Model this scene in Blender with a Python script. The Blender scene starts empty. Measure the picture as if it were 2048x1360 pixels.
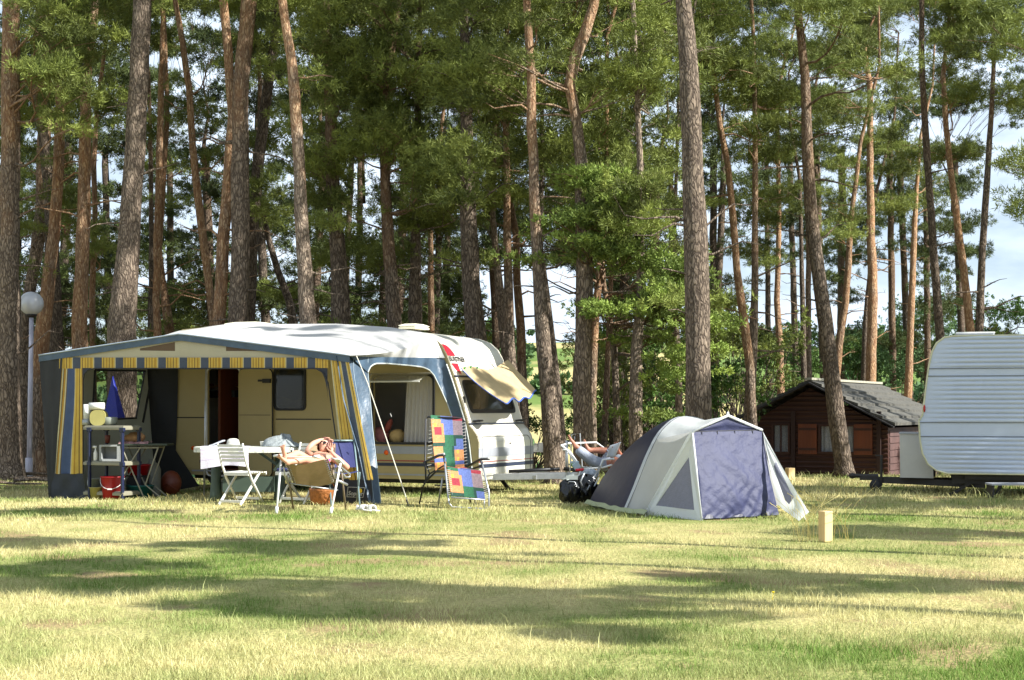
import bpy, math, random
import numpy as np
from mathutils import Vector, Matrix
from mathutils.geometry import tessellate_polygon

R = math.radians
sc = bpy.context.scene
col = sc.collection

# ------------------------------------------------------------------ camera
F = 3000.0; CX = 1024.0; HY = 820.0; EYE = 1.34        # focal length in photo pixels, horizon row, eye height
cam = bpy.data.cameras.new('camera'); camo = bpy.data.objects.new('camera', cam); col.objects.link(camo)
camo.location = (0, 0, EYE); camo.rotation_euler = (R(90), 0, 0)
cam.sensor_width = 36; cam.lens = 36 * F / 2048; cam.shift_y = (HY - 680) / 2048
cam.clip_start = 0.1; cam.clip_end = 3000
sc.camera = camo

# ------------------------------------------------------------------ sky and sun
SUN_AZ = (0.915, -0.403); SUN_EL = R(38)
SD = Vector((SUN_AZ[0] * math.cos(SUN_EL), SUN_AZ[1] * math.cos(SUN_EL), math.sin(SUN_EL)))
w = bpy.data.worlds.new('World'); sc.world = w; w.use_nodes = True
nt = w.node_tree; nt.nodes.clear()
def wn(t, **k):
    n = nt.nodes.new(t)
    for a, b in k.items(): setattr(n, a, b)
    return n
out = wn('ShaderNodeOutputWorld'); bg = wn('ShaderNodeBackground'); bg.inputs[1].default_value = 0.05
sky = wn('ShaderNodeTexSky', sky_type='NISHITA'); sky.sun_disc = False
sky.sun_elevation = SUN_EL; sky.sun_rotation = math.atan2(SUN_AZ[0], SUN_AZ[1]); sky.altitude = 900
sky.air_density = 1.0; sky.dust_density = 0.6; sky.ozone_density = 1.6
tc = wn('ShaderNodeTexCoord'); mp = wn('ShaderNodeMapping'); mp.inputs['Scale'].default_value = (3.0, 3.0, 8.5)
mp.inputs['Location'].default_value = (0.4, 0.0, 0.35)
ns = wn('ShaderNodeTexNoise'); ns.inputs['Scale'].default_value = 2.1; ns.inputs['Detail'].default_value = 8; ns.inputs['Roughness'].default_value = 0.55
rp = wn('ShaderNodeValToRGB'); rp.color_ramp.elements[0].position = 0.38; rp.color_ramp.elements[1].position = 0.56; rp.color_ramp.elements[0].color = (.4, .4, .4, 1)
mx = wn('ShaderNodeMix', data_type='RGBA'); mx.inputs[7].default_value = (8.6, 10.0, 11.6, 1)
nt.links.new(tc.outputs['Generated'], mp.inputs[0]); nt.links.new(mp.outputs[0], ns.inputs['Vector'])
nt.links.new(ns.outputs[0], rp.inputs[0]); nt.links.new(rp.outputs[0], mx.inputs[0])
nt.links.new(sky.outputs[0], mx.inputs[6]); nt.links.new(mx.outputs[2], bg.inputs[0]); nt.links.new(bg.outputs[0], out.inputs[0])
sun = bpy.data.lights.new('sun', 'SUN'); sun.energy = 5.0; sun.angle = R(0.53); sun.color = (1.0, 0.985, 0.94)
suno = bpy.data.objects.new('sun', sun); col.objects.link(suno); suno.location = (20, -10, 30)
suno.rotation_euler = (-SD).to_track_quat('-Z', 'Y').to_euler()
sc.view_settings.view_transform = 'Standard'; sc.view_settings.look = 'None'
sc.view_settings.exposure = 1.28; sc.view_settings.gamma = 1
sc.cycles.max_bounces = 8; sc.cycles.transparent_max_bounces = 8; sc.cycles.diffuse_bounces = 4
sc.cycles.glossy_bounces = 3; sc.cycles.transmission_bounces = 4

# ------------------------------------------------------------------ placing helpers
def P(px, py, d): return Vector(((px - CX) / F * d, d, EYE + (HY - py) / F * d))
def GP(px, py):
    d = EYE * F / (py - HY); return P(px, py, d)
def sst(a, b, x):
    t = min(1.0, max(0.0, (x - a) / (b - a))); return t * t * (3 - 2 * t)
def gz(x, y):
    z = -0.10 * sst(-4.5, -7.0, x) * sst(22.2, 23.6, y) if x < -4.5 else 0.0
    if y > 30: z -= 0.04 * (min(y, 50) - 30)
    if y > 50: z -= 0.10 * (y - 50)
    return z
class Frame:                                    # a thing's own upright frame, turned by yaw; x along it, y away from the camera
    def __init__(s, o, yaw):
        s.o = Vector(o); s.yaw = yaw; s.u = Vector((math.cos(yaw), math.sin(yaw), 0)); s.v = Vector((-math.sin(yaw), math.cos(yaw), 0))
    def loc(s, p): q = Vector(p) - s.o; return Vector((q.dot(s.u), q.dot(s.v), q.z))
    def pt(s, px, py, yl=0.0):                  # where the sight line meets the plane y = yl of the frame
        r = Vector(((px - CX) / F, 1.0, (HY - py) / F)); c = Vector((0, 0, EYE))
        t = (yl - (c - s.o).dot(s.v)) / r.dot(s.v); return s.loc(c + r * t)
    def ptx(s, px, py, xl):
        r = Vector(((px - CX) / F, 1.0, (HY - py) / F)); c = Vector((0, 0, EYE))
        t = (xl - (c - s.o).dot(s.u)) / r.dot(s.u); return s.loc(c + r * t)

# ------------------------------------------------------------------ materials
def lin(r, g, b): return tuple(((v / 255) / 12.92 if v <= 10 else ((v / 255 + .055) / 1.055) ** 2.4) for v in (r, g, b)) + (1,)
MATS = {}
def mat(name, rgb, rough=.6, var=.12, scale=6., bump=0., bscale=None, metal=0., trans=0., spec=.5, coat=0., stretch=None, rgb2=None):
    m = bpy.data.materials.new(name); m.use_nodes = True; t = m.node_tree; N = t.nodes; Lk = t.links
    b = N['Principled BSDF']; c = lin(*rgb)
    co = N.new('ShaderNodeTexCoord'); mpn = N.new('ShaderNodeMapping'); Lk.new(co.outputs['Object'], mpn.inputs[0])
    if stretch: mpn.inputs['Scale'].default_value = stretch
    n = N.new('ShaderNodeTexNoise'); n.inputs['Scale'].default_value = scale; n.inputs['Detail'].default_value = 6; n.inputs['Roughness'].default_value = .62
    Lk.new(mpn.outputs[0], n.inputs['Vector'])
    r = N.new('ShaderNodeMapRange'); r.inputs[1].default_value = .3; r.inputs[2].default_value = .7
    Lk.new(n.outputs[0], r.inputs[0])
    x = N.new('ShaderNodeMix'); x.data_type = 'RGBA'; Lk.new(r.outputs[0], x.inputs[0])
    if rgb2: x.inputs[6].default_value = c; x.inputs[7].default_value = lin(*rgb2)
    else:
        x.inputs[6].default_value = tuple(v * (1 - var) for v in c[:3]) + (1,); x.inputs[7].default_value = tuple(min(1, v * (1 + var)) for v in c[:3]) + (1,)
    Lk.new(x.outputs[2], b.inputs['Base Color'])
    b.inputs['Roughness'].default_value = rough; b.inputs['Metallic'].default_value = metal
    b.inputs['Specular IOR Level'].default_value = spec; b.inputs['Coat Weight'].default_value = coat
    if bump:
        n2 = N.new('ShaderNodeTexNoise'); n2.inputs['Scale'].default_value = bscale or scale * 3; n2.inputs['Detail'].default_value = 5
        Lk.new(mpn.outputs[0], n2.inputs['Vector'])
        bp = N.new('ShaderNodeBump'); bp.inputs['Strength'].default_value = bump; bp.inputs['Distance'].default_value = .02
        Lk.new(n2.outputs[0], bp.inputs['Height']); Lk.new(bp.outputs[0], b.inputs['Normal'])
    if trans:
        tr = N.new('ShaderNodeBsdfTranslucent'); ms = N.new('ShaderNodeMixShader'); ms.inputs[0].default_value = trans
        Lk.new(x.outputs[2], tr.inputs[0]); Lk.new(b.outputs[0], ms.inputs[1]); Lk.new(tr.outputs[0], ms.inputs[2])
        Lk.new(ms.outputs[0], N['Material Output'].inputs[0])
    MATS[name] = m; return m
def stripes(name, stops, rep=1.0, axis='u', rough=.75, trans=.12, bump=.25):
    m = mat(name, (128, 128, 128), rough, trans=trans, bump=bump, bscale=40); t = m.node_tree; N = t.nodes; Lk = t.links
    uv = N.new('ShaderNodeTexCoord'); sp = N.new('ShaderNodeSeparateXYZ'); Lk.new(uv.outputs['UV'], sp.inputs[0])
    mu = N.new('ShaderNodeMath'); mu.operation = 'MULTIPLY'; mu.inputs[1].default_value = rep; Lk.new(sp.outputs[0 if axis == 'u' else 1], mu.inputs[0])
    fr = N.new('ShaderNodeMath'); fr.operation = 'FRACT'; Lk.new(mu.outputs[0], fr.inputs[0])
    rp = N.new('ShaderNodeValToRGB'); cr = rp.color_ramp; cr.interpolation = 'CONSTANT'; Lk.new(fr.outputs[0], rp.inputs[0])
    for i, (p_, c_) in enumerate(stops):
        e = cr.elements[i] if i < 2 else cr.elements.new(p_)
        e.position = p_; e.color = lin(*c_)
    nz = [n for n in N if n.type == 'TEX_NOISE'][0]; mr = [n for n in N if n.type == 'MAP_RANGE'][0]; mr.inputs[3].default_value = .85; mr.inputs[4].default_value = 1.1
    mm = N.new('ShaderNodeMix'); mm.data_type = 'RGBA'; mm.blend_type = 'MULTIPLY'; mm.inputs[0].default_value = 1
    Lk.new(rp.outputs[0], mm.inputs[6]); Lk.new(mr.outputs[0], mm.inputs[7])
    b = N['Principled BSDF']; Lk.new(mm.outputs[2], b.inputs['Base Color'])
    for n in N:
        if n.type == 'BSDF_TRANSLUCENT': Lk.new(mm.outputs[2], n.inputs[0])
    return m
def glass(name, rgb=(60, 62, 60), rough=.08, alpha=.35):
    m = bpy.data.materials.new(name); m.use_nodes = True; t = m.node_tree; N = t.nodes
    b = N['Principled BSDF']; b.inputs['Base Color'].default_value = lin(*rgb); b.inputs['Roughness'].default_value = rough
    b.inputs['Alpha'].default_value = alpha; b.inputs['Specular IOR Level'].default_value = .6; MATS[name] = m
    n = N.new('ShaderNodeTexNoise'); n.inputs['Scale'].default_value = 3.; bp = N.new('ShaderNodeBump'); bp.inputs['Strength'].default_value = .06
    t.links.new(n.outputs[0], bp.inputs['Height']); t.links.new(bp.outputs[0], b.inputs['Normal'])
    return m

cream = mat('cream_panel', (168, 152, 106), .5, .04, 3, bump=.05)
white_gel = mat('white_gelcoat', (216, 212, 198), .32, .05, 2.5, bump=.03, coat=.3)
dark_rub = mat('dark_rubber', (24, 24, 26), .6, .2, 20)
blk = mat('black_plastic', (20, 20, 22), .45, .15, 20)
navy_trim = mat('navy_trim', (38, 46, 66), .5, .1)
red_trim = mat('red_trim', (150, 30, 34), .5, .1)
grey_trim = mat('grey_trim', (150, 152, 158), .5, .08)
orange_l = mat('orange_lens', (226, 92, 16), .25, .1)
red_l = mat('red_lens', (170, 30, 24), .25, .1)
wood_in = mat('brown_wood', (92, 44, 20), .5, .3, 5, stretch=(1, 1, .15))
alu = mat('galvanised_steel', (168, 170, 172), .38, .12, 14, metal=.7)
alu_w = mat('white_tube', (214, 214, 210), .35, .05, 10)
whitep = mat('white_plastic', (205, 203, 194), .45, .06, 8, bump=.03)
roof_fab = mat('pale_roof_canvas', (182, 180, 176), .55, .06, 1.6, bump=.25, bscale=5, trans=.05)
blue_vinyl = mat('slate_blue_vinyl', (58, 76, 92), .38, .25, 5, bump=.5, bscale=9)
blue_dark = mat('dark_blue_skirt', (28, 33, 44), .6, .25, 4, bump=.3, bscale=9)
grey_fab = mat('grey_awning_cloth', (158, 160, 146), .7, .08, 3, trans=.25, bump=.2)
dark_fab = mat('charcoal_cloth', (30, 31, 33), .7, .2, 4, bump=.2)
cream_fab = mat('cream_gable_cloth', (176, 168, 142), .7, .06, 3, trans=.12, bump=.15)
brown_film = mat('brown_film', (96, 72, 40), .35, .15, 4, trans=.25)
curt_w = mat('white_curtain', (206, 200, 192), .8, .05, 6, trans=.3, bump=.2)
tan_cloth = mat('tan_cloth', (186, 164, 122), .8, .12, 5, trans=.2, bump=.4, bscale=10)
pink_cl = mat('pink_cloth', (186, 118, 112), .8, .15, 9, bump=.3)
yel_cl = mat('yellow_cloth', (206, 172, 110), .8, .15, 9, bump=.3)
tent_blue = mat('navy_tent_nylon', (40, 44, 76), .62, .12, 3, bump=1., bscale=8, spec=.45, trans=.06)
tent_dark = mat('dark_navy_fly', (20, 22, 46), .5, .12, 3, bump=.3, bscale=5)  # shade on the tent's rear put into a darker navy
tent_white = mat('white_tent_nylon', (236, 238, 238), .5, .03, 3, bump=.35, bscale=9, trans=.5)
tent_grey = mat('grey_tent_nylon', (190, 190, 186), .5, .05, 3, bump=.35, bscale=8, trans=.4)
tent_mesh = mat('tent_mesh', (132, 132, 146), .6, .08, 20, trans=.35, bump=.3)
skin_m = mat('skin', (196, 146, 122), .5, .08, 12, spec=.4)
skin_t = mat('tanned_skin', (158, 104, 82), .5, .1, 12, spec=.4)
hair_m = mat('auburn_hair', (86, 36, 22), .55, .3, 30, stretch=(1, 1, .3), bump=.4)
denim = mat('pale_denim', (140, 146, 158), .85, .15, 14, bump=.4)
magenta = mat('magenta_cloth', (176, 40, 150), .8, .1)
beige_sl = mat('beige_sling', (150, 128, 98), .8, .08, 20, trans=.15, bump=.2)
navy_cl = mat('navy_canvas', (44, 48, 96), .75, .15, 8, bump=.2)
rope_m = mat('pale_rope', (200, 196, 180), .8, .1)
bag_m = mat('black_bin_bag', (10, 10, 12), .18, .3, 6, bump=.9, bscale=9)
paper = mat('newsprint', (178, 182, 186), .8, .06, 12)
red_pl = mat('red_plastic', (150, 12, 22), .4, .1)
teal_pl = mat('teal_plastic', (18, 84, 80), .45, .12)
yel_pl = mat('yellow_plastic', (150, 142, 84), .45, .1)
grey_pl = mat('grey_plastic', (120, 124, 112), .5, .12)
cyl_m = mat('gas_cylinder_paint', (104, 106, 98), .5, .15)
navy_pl = mat('navy_plastic', (22, 30, 58), .45, .15)
shelf_m = mat('grey_shelf', (126, 122, 104), .55, .1)
orange_pl = mat('orange_plastic', (96, 38, 16), .5, .15)
wicker = mat('wicker', (150, 92, 44), .7, .35, 26, bump=.8, bscale=30)
green_c = mat('dull_green_plastic', (60, 74, 62), .6, .15, 5)
steel_d = mat('dark_chassis_steel', (40, 36, 34), .6, .25, 6)
globe_m = mat('opal_globe', (200, 202, 208), .22, .03, 2, spec=.6, coat=.4)
pole_m = mat('pale_pole_paint', (186, 184, 198), .35, .1, 4)
cedar = mat('red_brown_log', (58, 29, 18), .6, .3, 5, stretch=(.3, 1, 3), bump=.3)
shut_m = mat('orange_brown_shutter', (104, 52, 24), .5, .2, 4, stretch=(1, 1, .2))
purple_w = mat('weathered_board', (84, 62, 58), .7, .25, 4, bump=.3)
lace = mat('lace_curtain', (190, 192, 196), .8, .3, 26, trans=.2)
post_m = mat('pale_pine_post', (200, 172, 122), .7, .18, 6, stretch=(1, 1, .15), bump=.4)
cv_white = mat('white_ribbed_aluminium', (178, 187, 202), .28, .04, 3, bump=.03, coat=.2)
melam = mat('white_box_panel', (186, 184, 178), .5, .05, 5)
# ------------------------------------------------------------------ mesh helpers
LOC = {}                                         # root object -> its world matrix
class M:
    def __init__(s): s.V = []; s.F = []; s.mi = []; s.uv = {}; s.k = 0
    def add(s, vs, fs):
        b = len(s.V); s.V += [tuple(v) for v in vs]
        for f in fs: s.F.append([b + i for i in f]); s.mi.append(s.k)
        return s
    def box(s, c, d, rot=None):
        c = Vector(c); h = Vector(d) / 2; vs = []
        for x in (-1, 1):
            for y in (-1, 1):
                for z in (-1, 1):
                    v = Vector((x * h.x, y * h.y, z * h.z))
                    if rot is not None: v = rot @ v
                    vs.append(c + v)
        return s.add(vs, [(0, 1, 3, 2), (4, 6, 7, 5), (0, 4, 5, 1), (2, 3, 7, 6), (0, 2, 6, 4), (1, 5, 7, 3)])
    def beam(s, a, b, wx, wy, up=(0, 0, 1)):       # rectangular bar between two points
        a = Vector(a); b = Vector(b); d = b - a; L = d.length; z = d.normalized(); u = Vector(up)
        x = u.cross(z)
        if x.length < 1e-3: x = Vector((1, 0, 0)).cross(z)
        x.normalize(); y = z.cross(x); m = Matrix((x, y, z)).transposed()
        return s.box((a + b) / 2, (wx, wy, L), m)
    def tube(s, pts, r, n=8, cap=True):
        pts = [Vector(p) for p in pts]; k = len(pts); rr = r if isinstance(r, (list, tuple)) else [r] * k
        vs = []; fr = None
        for i, p in enumerate(pts):
            t = (pts[min(i + 1, k - 1)] - pts[max(i - 1, 0)]).normalized()
            if fr is None: fr = t.orthogonal().normalized()
            fr = (fr - t * fr.dot(t)).normalized(); g = t.cross(fr)
            for j in range(n):
                a = 2 * math.pi * j / n; vs.append(p + (fr * math.cos(a) + g * math.sin(a)) * rr[i])
        fs = [(i * n + j, i * n + (j + 1) % n, (i + 1) * n + (j + 1) % n, (i + 1) * n + j) for i in range(k - 1) for j in range(n)]
        if cap: fs += [tuple(range(n))[::-1], tuple((k - 1) * n + j for j in range(n))]
        return s.add(vs, fs)
    def lathe(s, prof, c=(0, 0, 0), n=20, rot=None, sc=(1, 1)):
        c = Vector(c); vs = []
        for r, z in prof:
            for j in range(n):
                a = 2 * math.pi * j / n; v = Vector((r * math.cos(a) * sc[0], r * math.sin(a) * sc[1], z))
                if rot is not None: v = rot @ v
                vs.append(c + v)
        k = len(prof)
        fs = [(i * n + j, i * n + (j + 1) % n, (i + 1) * n + (j + 1) % n, (i + 1) * n + j) for i in range(k - 1) for j in range(n)]
        if prof[0][0] > 0: fs.append(tuple(range(n))[::-1])
        if prof[-1][0] > 0: fs.append(tuple((k - 1) * n + j for j in range(n)))
        return s.add(vs, fs)
    def ball(s, c, r, n=16, rot=None, wob=0, seed=0):
        rx, ry, rz = r if isinstance(r, (tuple, list)) else (r, r, r); c = Vector(c); vs = []; rd = random.Random(seed); m = n // 2
        for i in range(m + 1):
            th = math.pi * i / m
            for j in range(n):
                a = 2 * math.pi * j / n; q = 1 + wob * (rd.random() - .5)
                v = Vector((math.sin(th) * math.cos(a) * rx * q, math.sin(th) * math.sin(a) * ry * q, math.cos(th) * rz * q))
                if rot is not None: v = rot @ v
                vs.append(c + v)
        return s.add(vs, [(i * n + j, (i + 1) * n + j, (i + 1) * n + (j + 1) % n, i * n + (j + 1) % n) for i in range(m) for j in range(n)])
    def sheet(s, fn, nu, nv):
        b = len(s.V)
        for i in range(nu + 1):
            for j in range(nv + 1): s.V.append(tuple(fn(i / nu, j / nv)))
        for i in range(nu):
            for j in range(nv):
                s.uv[len(s.F)] = [(i / nu, j / nv), ((i + 1) / nu, j / nv), ((i + 1) / nu, (j + 1) / nv), (i / nu, (j + 1) / nv)]
                s.F.append([b + i * (nv + 1) + j, b + (i + 1) * (nv + 1) + j, b + (i + 1) * (nv + 1) + j + 1, b + i * (nv + 1) + j + 1]); s.mi.append(s.k)
        return s
    def slab(s, outer, holes, fn, th):             # plate with holes: outline in 2D, fn(u, v, w) places it, th = thickness
        loops = [outer] + list(holes); tris = tessellate_polygon([[Vector((a, b, 0)) for a, b in l] for l in loops])
        fl = [p for l in loops for p in l]; n = len(fl)
        vs = [fn(a, b, 0) for a, b in fl] + [fn(a, b, th) for a, b in fl]
        fs = [tuple(t) for t in tris] + [tuple(i + n for i in t[::-1]) for t in tris]
        o = 0
        for l in loops:
            k = len(l)
            for i in range(k): j = (i + 1) % k; fs.append((o + i, o + j, o + j + n, o + i + n))
            o += k
        return s.add(vs, fs)
    def build(s, name, m, parent=None, smooth=False, bevel=0, world=False, origin=None, solid=0, sub=0):
        me = bpy.data.meshes.new(name)
        V = [Vector(v) for v in s.V]
        if origin is not None: V = [v - Vector(origin) for v in V]
        if world and parent is not None:
            iv = rootmat(parent).inverted(); V = [iv @ v for v in V]
        me.from_pydata([tuple(v) for v in V], [], s.F)
        for x in (m if isinstance(m, (list, tuple)) else [m]): me.materials.append(x)
        me.polygons.foreach_set('material_index', s.mi)
        if s.uv:
            ul = me.uv_layers.new(name='uv').data
            for fi, c in s.uv.items():
                ls = me.polygons[fi].loop_start
                for k in range(4): ul[ls + k].uv = c[k]
        if smooth: me.polygons.foreach_set('use_smooth', [True] * len(me.polygons))
        me.update()
        o = bpy.data.objects.new(name, me); col.objects.link(o)
        if origin is not None: o.location = origin
        if parent: o.parent = parent; LOC[o.name] = rootmat(parent)
        if solid: d = o.modifiers.new('solid', 'SOLIDIFY'); d.thickness = solid; d.offset = 0
        if bevel: b = o.modifiers.new('bevel', 'BEVEL'); b.width = bevel; b.segments = 2; b.limit_method = 'ANGLE'; b.angle_limit = R(35)
        if sub: u = o.modifiers.new('sub', 'SUBSURF'); u.levels = sub; u.render_levels = sub
        return o
def rootmat(o):
    return LOC.get(o.name, Matrix.Identity(4))
def tag(o, label=None, cat=None, group=None, kind=None):
    if label: o['label'] = label
    if cat: o['category'] = cat
    if group: o['group'] = group
    if kind: o['kind'] = kind
    return o
def empty(name, loc, yaw=0, label=None, cat=None, group=None):
    o = bpy.data.objects.new(name, None); col.objects.link(o); o.empty_display_size = .2
    o.location = loc; o.rotation_euler = (0, 0, yaw)
    LOC[o.name] = Matrix.Translation(Vector(loc)) @ Matrix.Rotation(yaw, 4, 'Z'); return tag(o, label, cat, group)
def arc(c, r, a0, a1, n): return [(c[0] + r * math.cos(R(a0 + (a1 - a0) * i / n)), c[1] + r * math.sin(R(a0 + (a1 - a0) * i / n))) for i in range(n + 1)]
def rrect(x0, y0, x1, y1, r, n=5):
    return arc((x1 - r, y1 - r), r, 0, 90, n) + arc((x0 + r, y1 - r), r, 90, 180, n) + arc((x0 + r, y0 + r), r, 180, 270, n) + arc((x1 - r, y0 + r), r, 270, 360, n)
def lerp(a, b, t): return Vector(a) * (1 - t) + Vector(b) * t
def poly(pts, t):                                  # point at t along a polyline
    pts = [Vector(p) for p in pts]; L = [0]
    for i in range(1, len(pts)): L.append(L[-1] + (pts[i] - pts[i - 1]).length)
    x = t * L[-1]
    for i in range(1, len(pts)):
        if x <= L[i] or i == len(pts) - 1:
            return pts[i - 1].lerp(pts[i], (x - L[i - 1]) / max(1e-9, L[i] - L[i - 1]))
def text(s, name, size, m, parent, matrix, ext=.002, shear=0, bold=0):
    c = bpy.data.curves.new(name, 'FONT'); c.body = s; c.size = size; c.extrude = ext; c.shear = shear; c.offset = bold
    c.align_x = 'CENTER'; c.align_y = 'CENTER'; c.resolution_u = 3
    t = bpy.data.objects.new('tmp', c); col.objects.link(t); dg = bpy.context.evaluated_depsgraph_get(); dg.update()
    me = bpy.data.meshes.new_from_object(t.evaluated_get(dg)); bpy.data.objects.remove(t)
    me.transform(matrix); me.materials.clear(); me.materials.append(m); me.name = name
    o = bpy.data.objects.new(name, me); col.objects.link(o); o.parent = parent; LOC[o.name] = rootmat(parent); return o

def npmesh(name, V, T, m, smooth=False, attr=None):
    me = bpy.data.meshes.new(name); n = len(V); k = len(T); q = T.shape[1]
    me.vertices.add(n); me.vertices.foreach_set('co', V.astype(np.float32).ravel())
    me.loops.add(k * q); me.loops.foreach_set('vertex_index', T.astype(np.int32).ravel())
    me.polygons.add(k); me.polygons.foreach_set('loop_start', np.arange(0, k * q, q, dtype=np.int32))
    if smooth: me.polygons.foreach_set('use_smooth', np.ones(k, dtype=bool))
    if attr is not None:
        a = me.attributes.new('rnd', 'FLOAT', 'POINT'); a.data.foreach_set('value', attr.astype(np.float32))
    me.materials.append(m); me.update(calc_edges=True); return me

# ------------------------------------------------------------------ ground, field, hills
def mnodes(m): return m.node_tree.nodes, m.node_tree.links
def gmat(name, blade=False):
    m = mat(name, (150, 150, 90), .9, spec=.15); N, Lk = mnodes(m); b = N['Principled BSDF']
    ge = N.new('ShaderNodeNewGeometry')
    def noise(s, det=5, off=0, st=(1, 1, 1)):
        mp = N.new('ShaderNodeMapping'); mp.inputs['Location'].default_value = (off, off * .7, 0); mp.inputs['Scale'].default_value = st
        n = N.new('ShaderNodeTexNoise'); n.inputs['Scale'].default_value = s; n.inputs['Detail'].default_value = det
        Lk.new(ge.outputs['Position'], mp.inputs[0]); Lk.new(mp.outputs[0], n.inputs['Vector']); return n.outputs[0]
    def rng(v, a, b_, c=0, d=1):
        r = N.new('ShaderNodeMapRange'); r.inputs[1].default_value = a; r.inputs[2].default_value = b_; r.inputs[3].default_value = c; r.inputs[4].default_value = d
        Lk.new(v, r.inputs[0]); return r.outputs[0]
    def mixc(f, a, b_):
        x = N.new('ShaderNodeMix'); x.data_type = 'RGBA'; Lk.new(f, x.inputs[0])
        for i, c in ((6, a), (7, b_)):
            if isinstance(c, tuple): x.inputs[i].default_value = lin(*c)
            else: Lk.new(c, x.inputs[i])
        return x.outputs[2]
    straw = (186, 172, 118); green = (98, 120, 50); soil = (140, 118, 86)
    if blade: straw = (210, 200, 138); green = (112, 140, 54)
    f1 = rng(noise(.55, 5, 3.1, (1, .8, 1)), .46, .64); f2 = rng(noise(2.6, 4, 9.4), .35, .7)
    mu = N.new('ShaderNodeMath'); mu.operation = 'MULTIPLY_ADD'; mu.inputs[1].default_value = .38; Lk.new(f2, mu.inputs[0])
    m2 = N.new('ShaderNodeMath'); m2.operation = 'MULTIPLY'; m2.inputs[1].default_value = .75; Lk.new(f1, m2.inputs[0]); Lk.new(m2.outputs[0], mu.inputs[2]); mu.use_clamp = True
    f = mu.outputs[0]
    # the fresher green patch in front of the awning and the green edges nearest the camera
    sx = N.new('ShaderNodeSeparateXYZ'); Lk.new(ge.outputs['Position'], sx.inputs[0])
    def gauss(cx, cy, rx, ry):
        a = N.new('ShaderNodeMapping'); a.vector_type = 'TEXTURE'; a.inputs['Location'].default_value = (cx, cy, 0); a.inputs['Scale'].default_value = (rx, ry, 1e3)
        l = N.new('ShaderNodeVectorMath'); l.operation = 'LENGTH'; Lk.new(ge.outputs['Position'], a.inputs[0]); Lk.new(a.outputs[0], l.inputs[0])
        return rng(l.outputs['Value'], 1.3, .3)
    for g, amt in ((gauss(-2.2, 12.9, 2.4, 1.5), .75), (gauss(4.6, 17.5, 3.2, 2.0), .5), (gauss(2.6, 8.2, 2.2, 1.2), .35), (gauss(-1, 19, 4, .8), .35), (gauss(-3, 9.4, 1.8, .8), .3)):
        q = N.new('ShaderNodeMath'); q.operation = 'MULTIPLY_ADD'; q.inputs[1].default_value = amt; q.use_clamp = True; Lk.new(g, q.inputs[0]); Lk.new(f, q.inputs[2]); f = q.outputs[0]
    c = mixc(f, straw, green)
    if blade:
        at = N.new('ShaderNodeAttribute'); at.attribute_name = 'rnd'; h = N.new('ShaderNodeHueSaturation')
        Lk.new(rng(at.outputs['Fac'], 0, 1, .55, 1.25), h.inputs['Value']); Lk.new(rng(at.outputs['Fac'], 0, 1, 1.0, .85), h.inputs['Saturation'])
        Lk.new(c, h.inputs['Color']); c = h.outputs[0]
        tr = N.new('ShaderNodeBsdfTranslucent'); ms = N.new('ShaderNodeMixShader'); ms.inputs[0].default_value = .3
        Lk.new(c, tr.inputs[0]); Lk.new(b.outputs[0], ms.inputs[1]); Lk.new(tr.outputs[0], ms.inputs[2]); Lk.new(ms.outputs[0], N['Material Output'].inputs[0])
    else:
        fine = rng(noise(22, 6, 1.7), .3, .75); c2 = mixc(fine, (88, 80, 50), straw); x = N.new('ShaderNodeMix'); x.data_type = 'RGBA'; x.inputs[0].default_value = .45
        Lk.new(c, x.inputs[6]); Lk.new(c2, x.inputs[7]); c = x.outputs[2]
        s1 = rng(noise(.9, 5, 17.), .56, .64); s3 = N.new('ShaderNodeMath'); s3.operation = 'MULTIPLY'; s3.inputs[1].default_value = .8; Lk.new(s1, s3.inputs[0]); c = mixc(s3.outputs[0], c, soil)
        # bare needle litter under the trees at the far left and back
        yy = rng(sx.outputs[1], 25, 31); nz = rng(noise(.7, 5, 5.), .35, .6); mm = N.new('ShaderNodeMath'); mm.operation = 'MULTIPLY'; Lk.new(yy, mm.inputs[0]); Lk.new(nz, mm.inputs[1])
        c = mixc(mm.outputs[0], c, (116, 92, 62))
        bp = N.new('ShaderNodeBump'); bp.inputs['Strength'].default_value = .8; bp.inputs['Distance'].default_value = .04
        Lk.new(noise(30, 6, 2.), bp.inputs['Height']); Lk.new(bp.outputs[0], b.inputs['Normal'])
    Lk.new(c, b.inputs['Base Color']); return m
ground_m = gmat('dry_lawn'); blade_m = gmat('grass_blades', True)
rs = np.random.RandomState(5)
def grid(xs_fn, ys, nx, zf):
    V = []; 
    for y in ys:
        for i in range(nx + 1): x = xs_fn(y) * (2 * i / nx - 1); V.append((x, y, zf(x, y)))
    n = nx + 1
    T = [(j * n + i, j * n + i + 1, (j + 1) * n + i + 1, (j + 1) * n + i) for j in range(len(ys) - 1) for i in range(nx)]
    return np.array(V), np.array(T)
def gzn(x, y): return gz(x, y) + .012 * math.sin(x * 2.1 + y) * math.sin(y * 1.7 - x * .6) - .004
V, T = grid(lambda y: 45, np.concatenate([np.arange(-12, 3, 3.), np.arange(3, 34, .5), np.arange(34, 62, 2.)]), 150, gzn)
o = bpy.data.objects.new('ground', npmesh('ground', V, T, ground_m, True)); col.objects.link(o); tag(o, 'dry patchy campsite lawn', kind='structure')

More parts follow.
